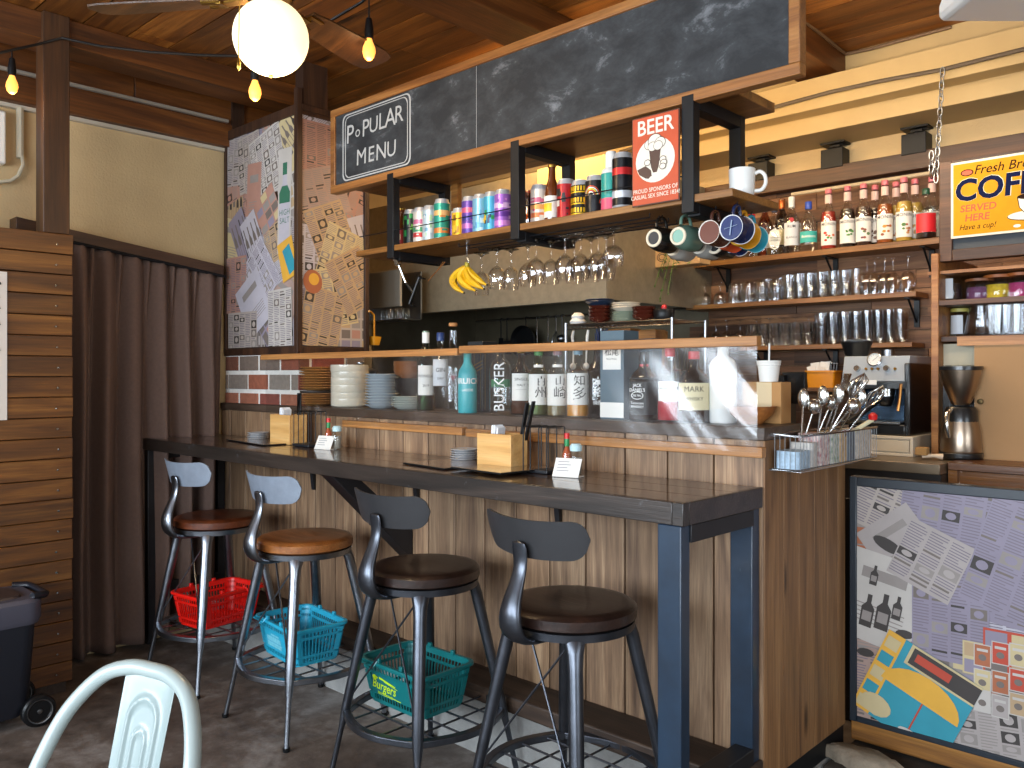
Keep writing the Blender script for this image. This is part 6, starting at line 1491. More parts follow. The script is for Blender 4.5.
# ------------------------------------------------------------ COFFEE sign on its dark wooden frame
YC = 3.62
fz0 = at(941, 262, Y=YC).z; fz1 = at(936, 163, Y=YC).z; fx0 = at(939, 200, Y=YC).x; fx1 = fx0+.86
t = thing('coffee_sign', 'yellow fresh brewed coffee tin sign mounted on a dark wooden frame', 'sign', ((fx0+fx1)/2, YC, fz0))
b_ = MB(); b_.box(fx0, fx0+.048, YC, YC+.05, fz0, fz1); b_.box(fx0+.048, fx1-.048, YC, YC+.05, fz1-.05, fz1); b_.box(fx0+.048, fx1-.048, YC, YC+.05, fz0, fz0+.045); b_.box(fx1-.048, fx1, YC, YC+.05, fz0, fz1)
b_.build('frame', W_DARKX, t, world=True, bev=.003)
b_ = MB(); b_.box(fx0+.048, fx1-.048, YC+.015, YC+.03, fz0+.045, fz1-.05); b_.build('backing_board', S('charcoal board','#3c4146',rough=.7), t, world=True)
sx0 = at(951, 200, Y=YC-.004).x; sz1 = at(952, 163.5, Y=YC-.004).z; sz0 = at(951, 239, Y=YC-.004).z; sw = (sz1-sz0)*1.40; sh_ = sz1-sz0
b_ = MB(); b_.box(sx0, sx0+sw, YC-.006, YC-.001, sz0, sz1); b_.build('sign_plate', S('sign white edge','#d9cfbd',rough=.5), t, world=True, bev=.001)
b_ = MB(); b_.box(sx0+.009, sx0+sw-.009, YC-.0066, YC-.006, sz0+.009, sz1-.009); b_.build('yellow_field', S('sign yellow','#c88c18',rough=.7,var=.06,vscale=20,spec=.15), t, world=True)
f = plane_map((sx0+sw/2, YC-.0068, (sz0+sz1)/2), (1,0,0), (0,0,1), 0); b_ = MB(); BLU = S('sign navy','#10183a',rough=.8,spec=.1); BRN = S('sign dark brown','#2c1a12',rough=.8,spec=.1); ORG = S('sign orange red','#c8441c',rough=.5); CRM = S('sign cream','#ddd6c6')
put_text(b_, 'COFFEE', lambda a, q: f(a, q, .0001), sh_*.395, m=2, bold=.035, dy=sh_*.10+.002, dx=.002, sx=.96, rot=-.0, shear=.06); put_text(b_, 'COFFEE', lambda a, q: f(a, q, .0005), sh_*.39, m=0, bold=.03, dy=sh_*.105, sx=.96, shear=.06)
put_text(b_, 'Fresh Brewed', f, sh_*.165, m=1, bold=.008, dy=sh_*.36, dx=sw*.02, shear=.25, sx=.95)
put_text(b_, 'SERVED\nHERE', f, sh_*.125, m=3, bold=.02, dy=-sh_*.19, dx=-sw*.27, sx=1.0, shear=.1); put_text(b_, 'Have a cup!', f, sh_*.10, m=1, bold=.004, dy=-sh_*.37, dx=-sw*.27, shear=.25, sx=.9)
def ep(cx_, cy_, a, q, m, k, n=26, a0=0, a1=2*PI): b_.add([f(cx_+a*math.cos(a0+(a1-a0)*i/n), cy_+q*math.sin(a0+(a1-a0)*i/n), k*.0002) for i in range(n)], [tuple(range(n))], m)
cx_, cy_ = sw*.17, -sh_*.16
ep(cx_, cy_-sh_*.14, sw*.20, sh_*.065, 1, 1); ep(cx_, cy_-sh_*.135, sw*.195, sh_*.058, 2, 2)
b_.add([f(cx_+x*sw, cy_+y*sh_, .0006) for x, y in ((-.12,.10),(.12,.10),(.105,-.03),(.05,-.13),(-.05,-.13),(-.105,-.03))], [tuple(range(6))], 1)
b_.add([f(cx_+x*sw, cy_+y*sh_, .0008) for x, y in ((-.112,.09),(.112,.09),(.098,-.03),(.046,-.12),(-.046,-.12),(-.098,-.03))], [tuple(range(6))], 2)
ep(cx_, cy_+sh_*.10, sw*.12, sh_*.04, 1, 5); ep(cx_, cy_+sh_*.10, sw*.105, sh_*.028, 1, 6); ep(cx_+sw*.13, cy_, sw*.03, sh_*.05, 1, 1)
ep(-sw*.36, sh_*.345, sw*.055, sh_*.045, 1, 1); ep(-sw*.36, sh_*.345, sw*.045, sh_*.033, 3, 2); ep(cx_-sw*.12, -sh_*.42, sw*.03, sh_*.02, 2, 1); ep(cx_+sw*.04, -sh_*.42, sw*.03, sh_*.02, 2, 1)
b_.build('sign_print', [BLU, BRN, CRM, ORG], t, world=False, smooth=0); b_ = None
o = [c for c in t.children if c.name.startswith('sign_print')][0]; o.data.transform(parent_world(t).inverted())

# ------------------------------------------------------------ right-hand cupboard: open shelves over a tan sliding door
YK = 3.60
kx0 = at(931, 300, Y=YK).x; kx1 = kx0+1.1
kz = lambda px_, py_, Y=YK: at(px_, py_, Y=Y).z
t = thing('open_cupboard', 'dark wooden open cupboard of jars and glasses with a tan sliding door', 'cupboard', (kx0+.5, 3.9, kz(940, 458)))
zk0 = kz(936, 460); za = kz(945, 300); zb2 = kz(945, 336); zt_ = kz(940, 262)
b_ = MB(); b_.box(kx0, kx0+.028, YK, 4.16, zk0, zt_-.004+.04); b_.build('side_panel', W_FRAME, t, world=True, bev=.002)
b_ = MB(); b_.box(kx0+.028, kx1, YK+.0, 4.16, za-.022, za); b_.box(kx0+.028, kx1, YK+.03, 4.16, zb2-.022, zb2); b_.build('shelf_boards', W_DARKX, t, world=True, bev=.002)
dxl = at(975, 400, Y=YK-.02).x
b_ = MB(); b_.box(kx0+.105, kx1, YK-.035, YK+.03, kz(960, 345)-.004, kz(960, 338)+.004); b_.build('door_rail', W_RAIL, t, world=True)
b_ = MB(); b_.box(dxl, kx1, YK-.03, YK-.008, kz(975, 459, YK-.03), kz(960, 345)-.004); dr_ = b_.build('sliding_door', S('tan board','#a07a50',rough=.7,var=.06,vscale=8), t, world=True)
b_ = MB(); kp = at(981, 401.5, Y=YK-.03); b_.lathe([(0,-.020),(.010,-.018),(.011,-.010),(.006,-.004),(.006,.0),(0,.0)], 14, M=Matrix.Translation(kp) @ Matrix.Rotation(-PI/2,4,'X')); k_ = b_.build('knob', S('aged brass','#4a3c22',rough=.4,metal=.8), dr_); k_.data.transform(parent_world(t).inverted()); 
k_.data.transform(Matrix.Translation((0,0,0)))
b_ = MB(); b_.box(kx0+.028, kx1, 4.12, 4.16, zk0, zt_); b_.build('back_panel', W_DARKX, t, world=True)
b_ = MB(); b_.box(kx0+.029, dxl+.05, YK+.06, YK+.07, zk0, zb2-.03); b_.build('pale_inner_panel', S('pale inner board','#b3ab94',rough=.7), t, world=True)
b_ = MB(); b_.box(kx0-.02, kx1, YK+.02, 4.16, kz(960,272)-.0, kz(960,272)+.012); b_.build('upper_strip', W_FRAME, t, world=True)
def kjar(label, px_, zsh, Y, r, h, lidc, cont, lab=None, grp='lidded jars in the open cupboard'):
    p = at(px_, 300, Y=Y); q = thing('storage_jar', label, 'jar', (p.x, Y, zsh+.0005), 0, grp)
    b_ = MB(); b_.lathe([(0,.002),(r*.96,0),(r,.006),(r,h*.8),(r*.9,h*.88)], 24); b_.build('jar_glass', CLRG, q, smooth=50)
    if cont: b_ = MB(); b_.lathe([(0,.005),(r*.92,.005),(r*.94,h*.2),(r*.9,h*.6),(0,h*.62)], 20); b_.build('contents', S('cont '+cont, cont, rough=.7, var=.3, vscale=80), q, smooth=50)
    if lidc: b_ = MB(); b_.lathe([(0,h*.87),(r*1.04,h*.87),(r*1.05,h*.9),(r*1.05,h*.985),(r*.98,h),(0,h)], 24); b_.build('lid', S('lid '+lidc, lidc, rough=.5), q, smooth=40)
    if lab: b_ = MB(); a = face_ang(p); b_.lathe([(r+.0006,h*.1),(r+.0006,h*.75)], 12, a0=a-1.3, a1=a+.3); b_.build('paper_label', LG, q, smooth=50)
kjar('tall jar with white label and orange-tan lid, left in the open cupboard', 949, za, 3.74, .048, .125, '#a5652c', '#3a241a', True)
kjar('low clear jar with purple packets, brown lid', 979.5, za, 3.74, .050, .088, '#7a4620', '#6a3560')
kjar('low jar with yellow packets and orange lid', 999, za, 3.74, .052, .098, '#9c5522', '#d3b01a')
kjar('low jar with pink packets and orange lid at the picture edge', 1021, za, 3.74, .050, .100, '#9c5522', '#b02a6a')
kjar('clear jar with pale label on the lower cupboard shelf, leftmost', 945.5, zb2, 3.78, .040, .125, None, '#8a7f72', True, 'glass jars on the lower cupboard shelf')
kjar('tall clear jar with yellowish lid on the lower cupboard shelf', 960, zb2, 3.76, .034, .118, '#a39a4a', None, True, 'glass jars on the lower cupboard shelf')
p_ = at(982, 336, Y=3.74); q = MB().lathe([(0,0),(.062,0),(.066,.006),(.046,.135),(.043,.14),(.041,.135),(.060,.01),(0,.006)], 28).build('glass_carafe', GW, smooth=50); q.location = (p_.x, 3.74, zb2+.0005); tag(q, 'cone-shaped clear glass carafe on the lower cupboard shelf', 'carafe')
for i, (px_, hh) in enumerate(((994, .12), (1003, .12), (1013, .165), (1024, .165))):
    p_ = at(px_, 336, Y=3.72+.03*(i % 2)); q = tumbler(hh, .032, .039, True).build('tumbler', GW, smooth=20); q.location = (p_.x, 3.72+.03*(i % 2), zb2+.0005); tag(q, 'ribbed clear glass, %s right of the cone carafe' % ORD[i], 'glass', 'ribbed glasses in the open cupboard')

# ------------------------------------------------------------ worktop, fridge and machines on the right
zw = kz(940, 458, 3.5)
b_ = MB(); b_.box(-.95, 1.2, 3.36, 4.16, zw-.03, zw); o = b_.build('back_worktop', wood('worktop brown','#3a2213','#5f3b20','#7b5230','x',1.0,rough=.35,isl=.05), bev=.003); tag(o, 'brown worktop strip under the coffee maker and tan door', 'worktop')
wx = -.95
t = thing('under_counter_fridge', 'dark under-counter fridge with a steel top edge behind the bar end', 'fridge', (-1.6, 3.7, 0))
b_ = MB(); b_.box(-1.66, wx-.004, 3.30, 4.15, 0, zw-.045); b_.build('body', S('fridge dark','#26211e',rough=.4), t, world=True)
b_ = MB(); b_.box(-1.66, wx-.004, 3.285, 4.15, zw-.044, zw-.004); b_.build('steel_top', S('fridge top', '#8a7a66', rough=.35, metal=.7), t, world=True, bev=.003)
b_ = MB(); b_.box(-1.62, wx-.02, 3.285, 3.298, .1, zw-.16); b_.build('fridge_door', S('fridge door dark','#1c1b1c',rough=.3), t, world=True, bev=.004)
b_ = MB(); b_.box(wx, 1.2, 3.40, 4.1, 0, zw-.031); b_.box(wx, wx+.03, 3.37, 3.40, 0, zw-.031); o = b_.build('worktop_cabinet', wood('amber cabinet','#5a3312','#8b5420','#a56a2c','x',1.0,rough=.3,coat=.3,isl=.03)); tag(o, 'amber-brown cabinet below the worktop behind the clipping-covered door', 'cabinet')

# white drawer box with espresso machine
YD = 3.50; dx0 = at(846, 440, Y=YD).x; dx1 = at(913, 440, Y=YD).x; dz1 = at(913, 437, Y=YD).z
t = thing('drawer_box', 'low white drawer box under the espresso machine', 'drawer box', ((dx0+dx1)/2, YD+.2, zw-.003)); dz0 = zw-.0035
b_ = MB(); b_.box(dx0-.1, dx1, YD+.012, YD+.38, dz0, dz1); b_.box(dx0-.1, dx1, YD, YD+.0115, dz0, dz0+.012); b_.box(dx0-.1, dx1, YD, YD+.0115, dz1-.012, dz1); b_.box(dx1-.012, dx1, YD, YD+.0115, dz0+.012, dz1-.012)
b_.build('body', S('off white lacquer','#c9bda8',rough=.4), t, world=True, bev=.002)
b_ = MB(); b_.box(dx0-.1, dx1-.016, YD+.002, YD+.0115, dz0+.016, dz1-.016); b_.build('drawer', S('off white drawer','#c2b59e',rough=.4), t, world=True, bev=.002)
# espresso machine
YM = 3.54; mx0 = at(842, 400, Y=YM).x; mx1 = at(907, 400, Y=YM).x; mz0 = dz1+.0005; mz1 = at(870, 356, Y=YM).z; mw = mx1-mx0; mc = (mx0+mx1)/2
t = thing('espresso_machine', 'steel and black espresso machine with a round gauge and bean hopper', 'coffee machine', (mc, YM+.15, mz0))
DKM = S('machine black','#141517',rough=.3,coat=.3)
b_ = MB(); b_.box(mx0, mx1, YM+.16, YM+.36, mz0, mz1-.01); b_.box(mx1-.012, mx1+.012, YM+.0, YM+.36, mz0, mz1-.03); b_.box(mx0, mx1, YM-.02, YM+.36, mz0, mz0+.045); b_.build('body', DKM, t, world=True, bev=.006)
b_ = MB(); b_.prism([(YM+.0, mz1-.105), (YM+.03, mz1), (YM+.34, mz1), (YM+.34, mz1-.105)], lambda u, v: Vector((mx0-.002, u, v)), lambda u, v: Vector((mx1+.002, u, v))); b_.build('control_panel', S('light steel panel','#a2aab2',rough=.35,metal=.25), t, world=True, bev=.003)
b_ = MB(); b_.box(mx0, mx1, YM+.0, YM+.16, mz1-.135, mz1-.106); b_.build('black_band', DKM, t, world=True, bev=.002)
nrm = Vector((0, -.105, .03)).normalized()
def on_panel(px_, py_): 
    p = at(px_, py_, Y=YM+.012); v = (p.z-(mz1-.105))/.105; return Vector((p.x, YM+.03*v-.001, p.z))
Mr = Matrix.Rotation(math.radians(90-16), 4, 'X')
g0 = on_panel(874, 360); b_ = MB(); MM = Matrix.Translation(g0) @ Mr
b_.lathe([(.030,.0),(.030,.012),(.026,.014),(.025,.008)], 28, M=MM); gg = b_.build('gauge_ring', CHROME, t, world=True)
b_ = MB(); b_.lathe([(0,.0082),(.0255,.0082)], 28, M=MM); b_.build('gauge_face', LW, t, world=True)
b_ = MB(); b_.bar(MM @ Vector((-.006,-.006,.010)), MM @ Vector((.014,.014,.010)), .0025, .001); 
for q in range(10): a = q*PI/6-.8; b_.bar(MM @ Vector((.018*math.cos(a),.018*math.sin(a),.0095)), MM @ Vector((.022*math.cos(a),.022*math.sin(a),.0095)), .0015, .0008)
b_.build('gauge_needle', INK, t, world=True)
for px_, r in ((857.5,.013),(887,.013),(866,.006),(872,.006),(878,.006),(895,.006)):
    b_ = MB(); b_.lathe([(0,.016 if r > .01 else .006),(r*.9,.016 if r > .01 else .006),(r,.0)], 18, M=Matrix.Translation(on_panel(px_, 369)) @ Mr); b_.build('knob', GOLD if r < .01 else CHROME, t, world=True)
p = on_panel(871, 375); b_ = MB(); b_.box(p.x-.028, p.x+.028, YM-.004, YM, mz1-.120, mz1-.100); b_.build('badge', KWHT, t, world=True, bev=.004)
b_ = MB(); b_.box(mx0+.01, mx1-.012, YM+.150, YM+.158, mz0+.05, mz1-.14); b_.build('splash_panel', S('blue-grey steel','#56708c',rough=.25,metal=.8), t, world=True)
b_ = MB(); b_.box(mx0+.004, mx1-.02, YM-.025, YM+.14, mz0+.046, mz0+.054); b_.build('drip_tray', STEEL, t, world=True, bev=.001)
gx_, gx2 = at(856, 390, Y=YM+.07).x, at(886, 390, Y=YM+.07).x; zb_ = mz1-.136
b_ = MB(); b_.lathe([(0,zb_-.022),(.036,zb_-.022),(.036,zb_),(0,zb_)], 24, c=(gx_, YM+.07, 0)); b_.lathe([(0,zb_-.05),(.028,zb_-.05),(.030,zb_-.022)], 24, c=(gx_, YM+.07, 0)); b_.build('grinder_outlet', STEEL, t, world=True, smooth=40)
b_ = MB(); b_.lathe([(0,zb_-.03),(.038,zb_-.03),(.038,zb_),(0,zb_)], 24, c=(gx2, YM+.07, 0)); b_.build('brew_head', CHROME, t, world=True, smooth=40)
b_ = MB(); b_.lathe([(0,zb_-.075),(.024,zb_-.07),(.033,zb_-.045),(.034,zb_-.031),(0,zb_-.031)], 20, c=(gx2, YM+.07, 0)); b_.tube([(gx2-.02, YM+.05, zb_-.05), at(862, 413, Y=YM-.04), at(848, 421, Y=YM-.09)], [.010,.013,.014], 10); b_.build('portafilter', DKM, t, world=True, smooth=60)
b_ = MB(); b_.tube([at(901, 384, Y=YM+.0), at(900, 398, Y=YM-.01), at(898, 411, Y=YM-.015)], [.006,.0055,.007], 8); b_.build('steam_wand', S('copper wand','#c58a4c',rough=.3,metal=1), t, world=True)
hx = at(861, 350, Y=YM+.2).x; b_ = MB(); b_.lathe([(0,mz1),(.045,mz1),(.05,mz1+.012),(.062,mz1+.055),(.066,mz1+.06),(.066,mz1+.068),(.055,mz1+.07),(.02,mz1+.078),(0,mz1+.08)], 28, c=(hx, YM+.15, 0)); b_.build('bean_hopper', DKM, t, world=True, smooth=40)
b_ = MB(); b_.cyl((at(888,355,Y=YM+.2).x, YM+.2, mz1),(at(888,355,Y=YM+.2).x, YM+.2, mz1+.03),.028,18); b_.build('tamper', STEEL, t, world=True)
# drip coffee maker
YP = 3.46; px0 = at(937, 420, Y=YP).x; px1 = at(972, 420, Y=YP).x; pc_ = (px0+px1)/2+.003; pw = (px1-px0)/2
t = thing('drip_coffee_maker', 'steel and black drip coffee maker with thermos jug left of the tan door', 'coffee maker', (pc_, YP+.07, zw))
SB = S('warm brushed steel','#a89684',rough=.3,metal=1)
yc = YP+.075
b_ = MB(); b_.lathe([(0,zw+.001),(.075,zw+.001),(.077,zw+.010),(.077,zw+.025),(0,zw+.025)], 28, c=(pc_, yc, 0)); b_.box(pc_-.075, pc_-.045, yc+.03, yc+.12, zw+.001, zw+.36); b_.box(pc_-.075, pc_+.06, yc+.07, yc+.12, zw+.001, zw+.36); b_.build('housing', DKM, t, world=True, bev=.003)
hj = zw+.185
b_ = MB(); b_.lathe([(0,zw+.026),(.072,zw+.026),(.074,zw+.035),(.068,zw+.11),(.052,hj-.01),(.05,hj)], 32, c=(pc_, yc, 0)); b_.build('thermos_jug', SB, t, world=True, smooth=40)
b_ = MB(); b_.lathe([(.051,hj-.03),(.060,hj-.045),(.058,hj),(.05,hj+.014),(0,hj+.018)], 24, c=(pc_, yc, 0)); b_.build('jug_lid', DKM, t, world=True, smooth=40)
b_ = MB(); b_.tube([(pc_-.02, yc-.055, hj+.002), (pc_-.025, yc-.088, hj-.01), (pc_-.024, yc-.094, hj-.06), (pc_-.02, yc-.086, hj-.10)], [.009,.010,.009,.007], 10); b_.build('jug_handle', CHROME, t, world=True, smooth=60)
b_ = MB(); b_.lathe([(0,hj+.022),(.030,hj+.022),(.040,hj+.04),(.062,hj+.10),(.072,hj+.155)], 32, c=(pc_, yc, 0)); b_.build('filter_cone', SB, t, world=True, smooth=40)
b_ = MB(); b_.lathe([(.0725,hj+.155),(.076,hj+.157),(.076,hj+.170),(0,hj+.174)], 32, c=(pc_, yc, 0)); b_.build('lid', DKM, t, world=True, smooth=40)
# small brush lying in front
p0 = at(922, 450, Y=3.42); p1 = at(943, 452, Y=3.44); t = thing('cleaning_brush', 'small wooden brush lying in front of the coffee maker', 'brush', (p0.x, p0.y, zw))
b_ = MB(); b_.tube([Vector((p0.x, 3.42, zw+.010)), Vector((p0.x+.04, 3.43, zw+.014)), Vector((p1.x, 3.44, zw+.011))], [.009,.007,.012], 8); b_.build('handle', S('pale brush handle','#c9b59c',rough=.6), t, world=True, smooth=60)
b_ = MB(); b_.box(p0.x-.02, p0.x+.022, 3.40, 3.44, zw+.014, zw+.045); b_.build('bristles', S('tan bristles','#a9824f',rough=.9,bump=.6,bscale=300), t, world=True, bev=.004)
# card terminal and machine handle behind the box
t = thing('till_terminal', 'black till terminal standing behind the tan carton', 'till', (at(797, 400, Y=2.7).x, 2.7, 1.10)); p = at(783, 372, Y=2.70); q = at(806, 404, Y=2.70)
b_ = MB(); b_.box(p.x, q.x, 2.69, 2.71, q.z, p.z); b_.box(p.x, p.x+.02, 2.66, 2.76, 1.101, p.z-.01); b_.build('screen_body', PLBLK, t, world=True, bev=.003)
b_ = MB(); b_.box(p.x+.025, q.x-.03, 2.688, 2.6895, q.z+.03, p.z-.02); b_.build('screen', S('dark screen','#2b2522',rough=.2), t, world=True)
# ------------------------------------------------------------ swing panel papered with clippings at the right
YO = 2.82
px_a = -1.098; pxb = .95; pz0, pz1 = .205, 1.022
t = thing('clipping_gate', 'low black-framed gate papered with newspaper clippings and a bright comic-style page, right of the bar', 'gate', (px_a+.5, YO, pz0))
b_ = MB(); b_.box(px_a+.02, pxb-.02, YO+.006, YO+.03, pz0+.01, pz1-.02); b_.build('panel', W_DARK, t, world=True)
b_ = MB(); FW = .024
b_.box(px_a, px_a+FW, YO-.008, YO+.036, pz0, pz1); b_.box(pxb-FW, pxb, YO-.008, YO+.036, pz0, pz1); b_.box(px_a+FW, pxb-FW, YO-.008, YO+.036, pz1-.032, pz1); b_.box(px_a+FW, pxb-FW, YO-.008, YO+.036, pz0, pz0+.020)
b_.build('frame', S('blue black frame','#1a232c',rough=.4,wear='#5a6a76',wscale=14,wth=.66,coat=.2), t, world=True, bev=.003)
cg = Collage(plane_map((px_a+FW, YO+.0055, pz0+.020), (1,0,0), (0,0,1)), pxb-px_a-2*FW, pz1-pz0-.052, 21)
W_, H_ = cg.W, cg.H
cg.r = random.Random(8); cg.soft = True
def cpx(px_, py_): p = at(px_, py_, Y=YO); return p.x-px_a-FW, p.z-pz0-.02
cg.fill(8, 4, .22)
def pp(px_, py_, w, h, rot, kind, pap, **k): x, y = cpx(px_, py_); cg.paper(x, y, w, h, rot, kind, pap, **k)
pp(872, 640, .10, .5, 0, 'news', 1); pp(868, 540, .14, .2, 0, 'plain', 10); pp(885, 500, .30, .22, -.35, 'news', 0); pp(880, 690, .2, .25, 0, 'news', 1)
pp(1000, 690, .4, .3, .0, 'grid', 15); pp(990, 740, .4, .2, .1, 'pic', 7)
pp(970, 540, .42, .46, -.12, 'news', 3, lp=.0095); pp(900, 545, .2, .2, .65, 'plain', 7)
x, y = cpx(888, 545); cg.h += .0003; cg.ell(0, 0, .052, .022, 8, x-.005, y+.0, .55) if False else cg.poly([(.05*math.cos(a*PI/8), .02*math.sin(a*PI/8)) for a in range(16)], 8, x, y, -.45)
pp(880, 600, .24, .30, -.20, 'plain', 4)
for i, (bx, by, s_) in enumerate(((868, 610, 1), (884, 612, 1.1), (898, 608, .7), (875, 575, .6))):
    x, y = cpx(bx, by); cg.h += .0002; s = s_*.05
    cg.poly([(-.4*s,-1.1*s),(.4*s,-1.1*s),(.42*s,.2*s),(.15*s,.55*s),(.15*s,1.1*s),(-.15*s,1.1*s),(-.15*s,.55*s),(-.42*s,.2*s)], 8, x, y, -.18); cg.h += .0001; cg.rect(-.3*s,.3*s,-.7*s,-.05*s, 15, x, y, -.18)
for bx, by in ((866, 652), (885, 657), (905, 648), (905, 634)): x, y = cpx(bx, by); cg.h += .0001; cg.ell(x, y, .028, .014, 8)
pp(950, 610, .22, .32, 0, 'news', 3, lp=.0095); pp(930, 560, .2, .2, -.4, 'news', 7)
pp(1012, 560, .2, .34, -.3, 'news', 3); pp(985, 660, .12, .10, 0, 'grid', 6); pp(1010, 655, .14, .14, 0, 'grid', 12)
for bx, by, m_ in ((983,655,10),(1001,653,12),(1019,655,6),(983,680,6),(1001,682,10),(1019,680,12),(983,700,4),(1001,706,7),(1019,704,2)):
    x, y = cpx(bx, by); cg.h += .00015; cg.rect(-.0235,.0235,-.034,.034, 4, x, y, 0); cg.h += .00005; cg.rect(-.021,.021,-.031,.031, m_, x, y, 0); cg.h += .00005; cg.rect(-.015,.015,.012,.020, 4, x, y, 0); cg.ell(x, y-.006, .011, .010, 9)
# bright page: orange strip, teal ground, yellow dome, dark title block
x, y = cpx(919, 700); rt_ = -.42
def q_(ps, m): cg.h += .0002; cg.poly(ps, m, x, y, rt_)
q_([(-.165,-.14),(.135,-.14),(.135,.155),(-.165,.155)], 14); q_([(-.165,-.14),(-.108,-.14),(-.108,.155),(-.165,.155)], 13)
for i in range(5): q_([(-.158,-.13+i*.057),(-.116,-.13+i*.057),(-.116,-.09+i*.057),(-.158,-.09+i*.057)], 14 if i % 2 else 6)
q_([(.02+.125*math.cos(a)-.02, .0+.085*math.sin(a)) for a in [PI*k/12 for k in range(13)]], 13)
q_([(-.085,.085),(.135,.085),(.135,.155),(-.085,.155)], 6); q_([(-.075,.092),(.135,.092),(.135,.148),(-.075,.148)], 8); q_([(-.06,.108),(.05,.108),(.05,.135),(-.06,.135)], 12)
q_([(.012,-.12),(.017,-.12),(.017,.0),(.012,.0)], 12); q_([(-.10+.05*math.cos(a), -.095+.035*math.sin(a)) for a in [2*PI*k/14 for k in range(14)]], 6); q_([(.03+.045*math.cos(a), -.115+.016*math.sin(a)) for a in [2*PI*k/14 for k in range(14)]], 4)
cg.done('pasted_clippings', t)
b_ = MB(); b_.box(XE+.012, 1.5, 2.835, 2.86, .135, .20); struct(b_, 'trim_10', wood('amber sill','#4f2d10','#8a5a22','#b07c38','x',1.0,rough=.5,isl=.05), bev=.003)
b_ = MB(); b_.box(XE+.01, 1.6, 2.60, 3.4, 0, .125); struct(b_, 'trim_11', S('rough dark step','#3f382f',rough=.9,var=.6,vscale=5,bump=.9,bscale=14,vcol='#1c1713'), bev=.012, seg=3)
b_ = MB(); R_ = random.Random(12); n = 26
prof = [(.055*(1+R_.uniform(-.2,.25))*math.cos(2*PI*i/n)*2.1, .055*(1+R_.uniform(-.2,.25))*math.sin(2*PI*i/n)) for i in range(n)]
c0 = at(862, 757, Z=.15); b_.loft([[Vector((c0.x+u, c0.y+v, .1255)) for u, v in prof], [Vector((c0.x+u*1.02, c0.y+v, .15)) for u, v in prof], [Vector((c0.x+u*.8, c0.y+v*.75, .165+.004*math.sin(u*60))) for u, v in prof]])
o = b_.build('broken_stone', S('pale rough stone','#8f8270',rough=.95,var=.4,vscale=12,bump=1,bscale=30), smooth=60); tag(o, 'pale lump of broken stone on the step below the gate', 'stone')

# ------------------------------------------------------------ wire basket of cutlery on the bar end
wb = thing('wire_basket', 'long chrome wire basket of packets and cutlery fixed on the end of the bar', 'basket', (-1.06, 2.5, 1.08))
wx0, wx1, wy0, wy1, wz0, wz1 = -1.108, -1.016, 2.255, 2.83, 1.088, 1.188
b_ = MB()
for z, r in ((wz0, .0028), (wz1, .0045)): b_.tube([(wx0,wy0,z),(wx1,wy0,z),(wx1,wy1,z),(wx0,wy1,z)], r, 6, closed=True)
b_.build('rim_wires', WIRE, wb, world=True)
b_ = MB(); n = 28
for i in range(n+1):
    y = wy0+(wy1-wy0)*i/n; b_.tube([(wx1,y,wz1),(wx1,y,wz0),(wx0,y,wz0)], .0011, 5, caps=False)
for i in range(1, 6): x = wx0+(wx1-wx0)*i/6; b_.tube([(x,wy0,wz1),(x,wy0,wz0)], .0011, 5, caps=False)
b_.build('upright_wires', S('dull wire','#8a8d90',rough=.4,metal=.9), wb, world=True)
R_ = random.Random(31)
def pkt(label, y0, y1, h, col, grp='packets standing in the wire basket'):
    b_ = MB(); b_.loft([rr(wx0+.012, wx1-.010, y0, y1, z, .012) for z in (wz0+.0045, wz0+.02, wz0+h*.9, wz0+h)]); o = b_.build('packet', S('packet '+col, col, rough=.5, var=.35, vscale=70, vcol='#e8e2da' if col in ('#8a2a3a','#3d6a48') else None), smooth=30); tag(o, label, 'packet', grp)
pkt('pale blue packet lying at the front of the wire basket', wy0+.008, wy0+.095, .055, '#a9c2d6')
pkt('white packet with grey print, second in the wire basket', wy0+.10, wy0+.145, .075, '#c9c4bd')
pkt('red and white packets in the middle of the wire basket', wy0+.15, wy0+.23, .098, '#8a2a3a')
pkt('green and white packet right of the red ones in the wire basket', wy0+.235, wy0+.30, .092, '#3d6a48')
pkt('tan paper packet in the wire basket', wy0+.305, wy0+.365, .097, '#c2a47c')
pkt('slate grey packet in the wire basket', wy0+.37, wy0+.43, .098, '#5b6672')
pkt('white paper packet at the far end of the wire basket', wy0+.435, wy1-.012, .096, '#cdc2b4')
cut = thing('cutlery_bundle', 'bundle of steel ladles, spoons and a whisk standing up out of the wire basket', 'cutlery', (-1.06, 2.5, 1.13))
def utensil(foot, tip, kind, k=0):
    foot, tip = Vector(foot), Vector(tip); b_ = MB(); b_.tube([foot, foot.lerp(tip,.5), tip], [.003,.0035,.003], 6)
    d_ = (tip-foot).normalized()
    if kind == 'ladle': b_.sphere(tip+d_*.025, .023, 16, sc=(.9,.9,1.05))
    if kind == 'spoon': b_.sphere(tip+d_*.02, .020, 12, sc=(.9,.35,1.5))
    if kind == 'whisk':
        for a in range(6):
            u = Vector((math.cos(a*PI/6), math.sin(a*PI/6), 0)); b_.tube([tip, tip+u*.022+d_*.03, tip+u*.024+d_*.06, tip+d_*.085, tip-u*.024+d_*.06, tip-u*.022+d_*.03, tip], .0012, 4)
    if kind == 'spatula': b_.bar(tip, tip+d_*.06, .035, .003)
    b_.build({'ladle':'ladle','spoon':'serving_spoon','whisk':'whisk','spatula':'turner'}[kind], CHROME, cut, world=True, smooth=60)
cy = 2.44
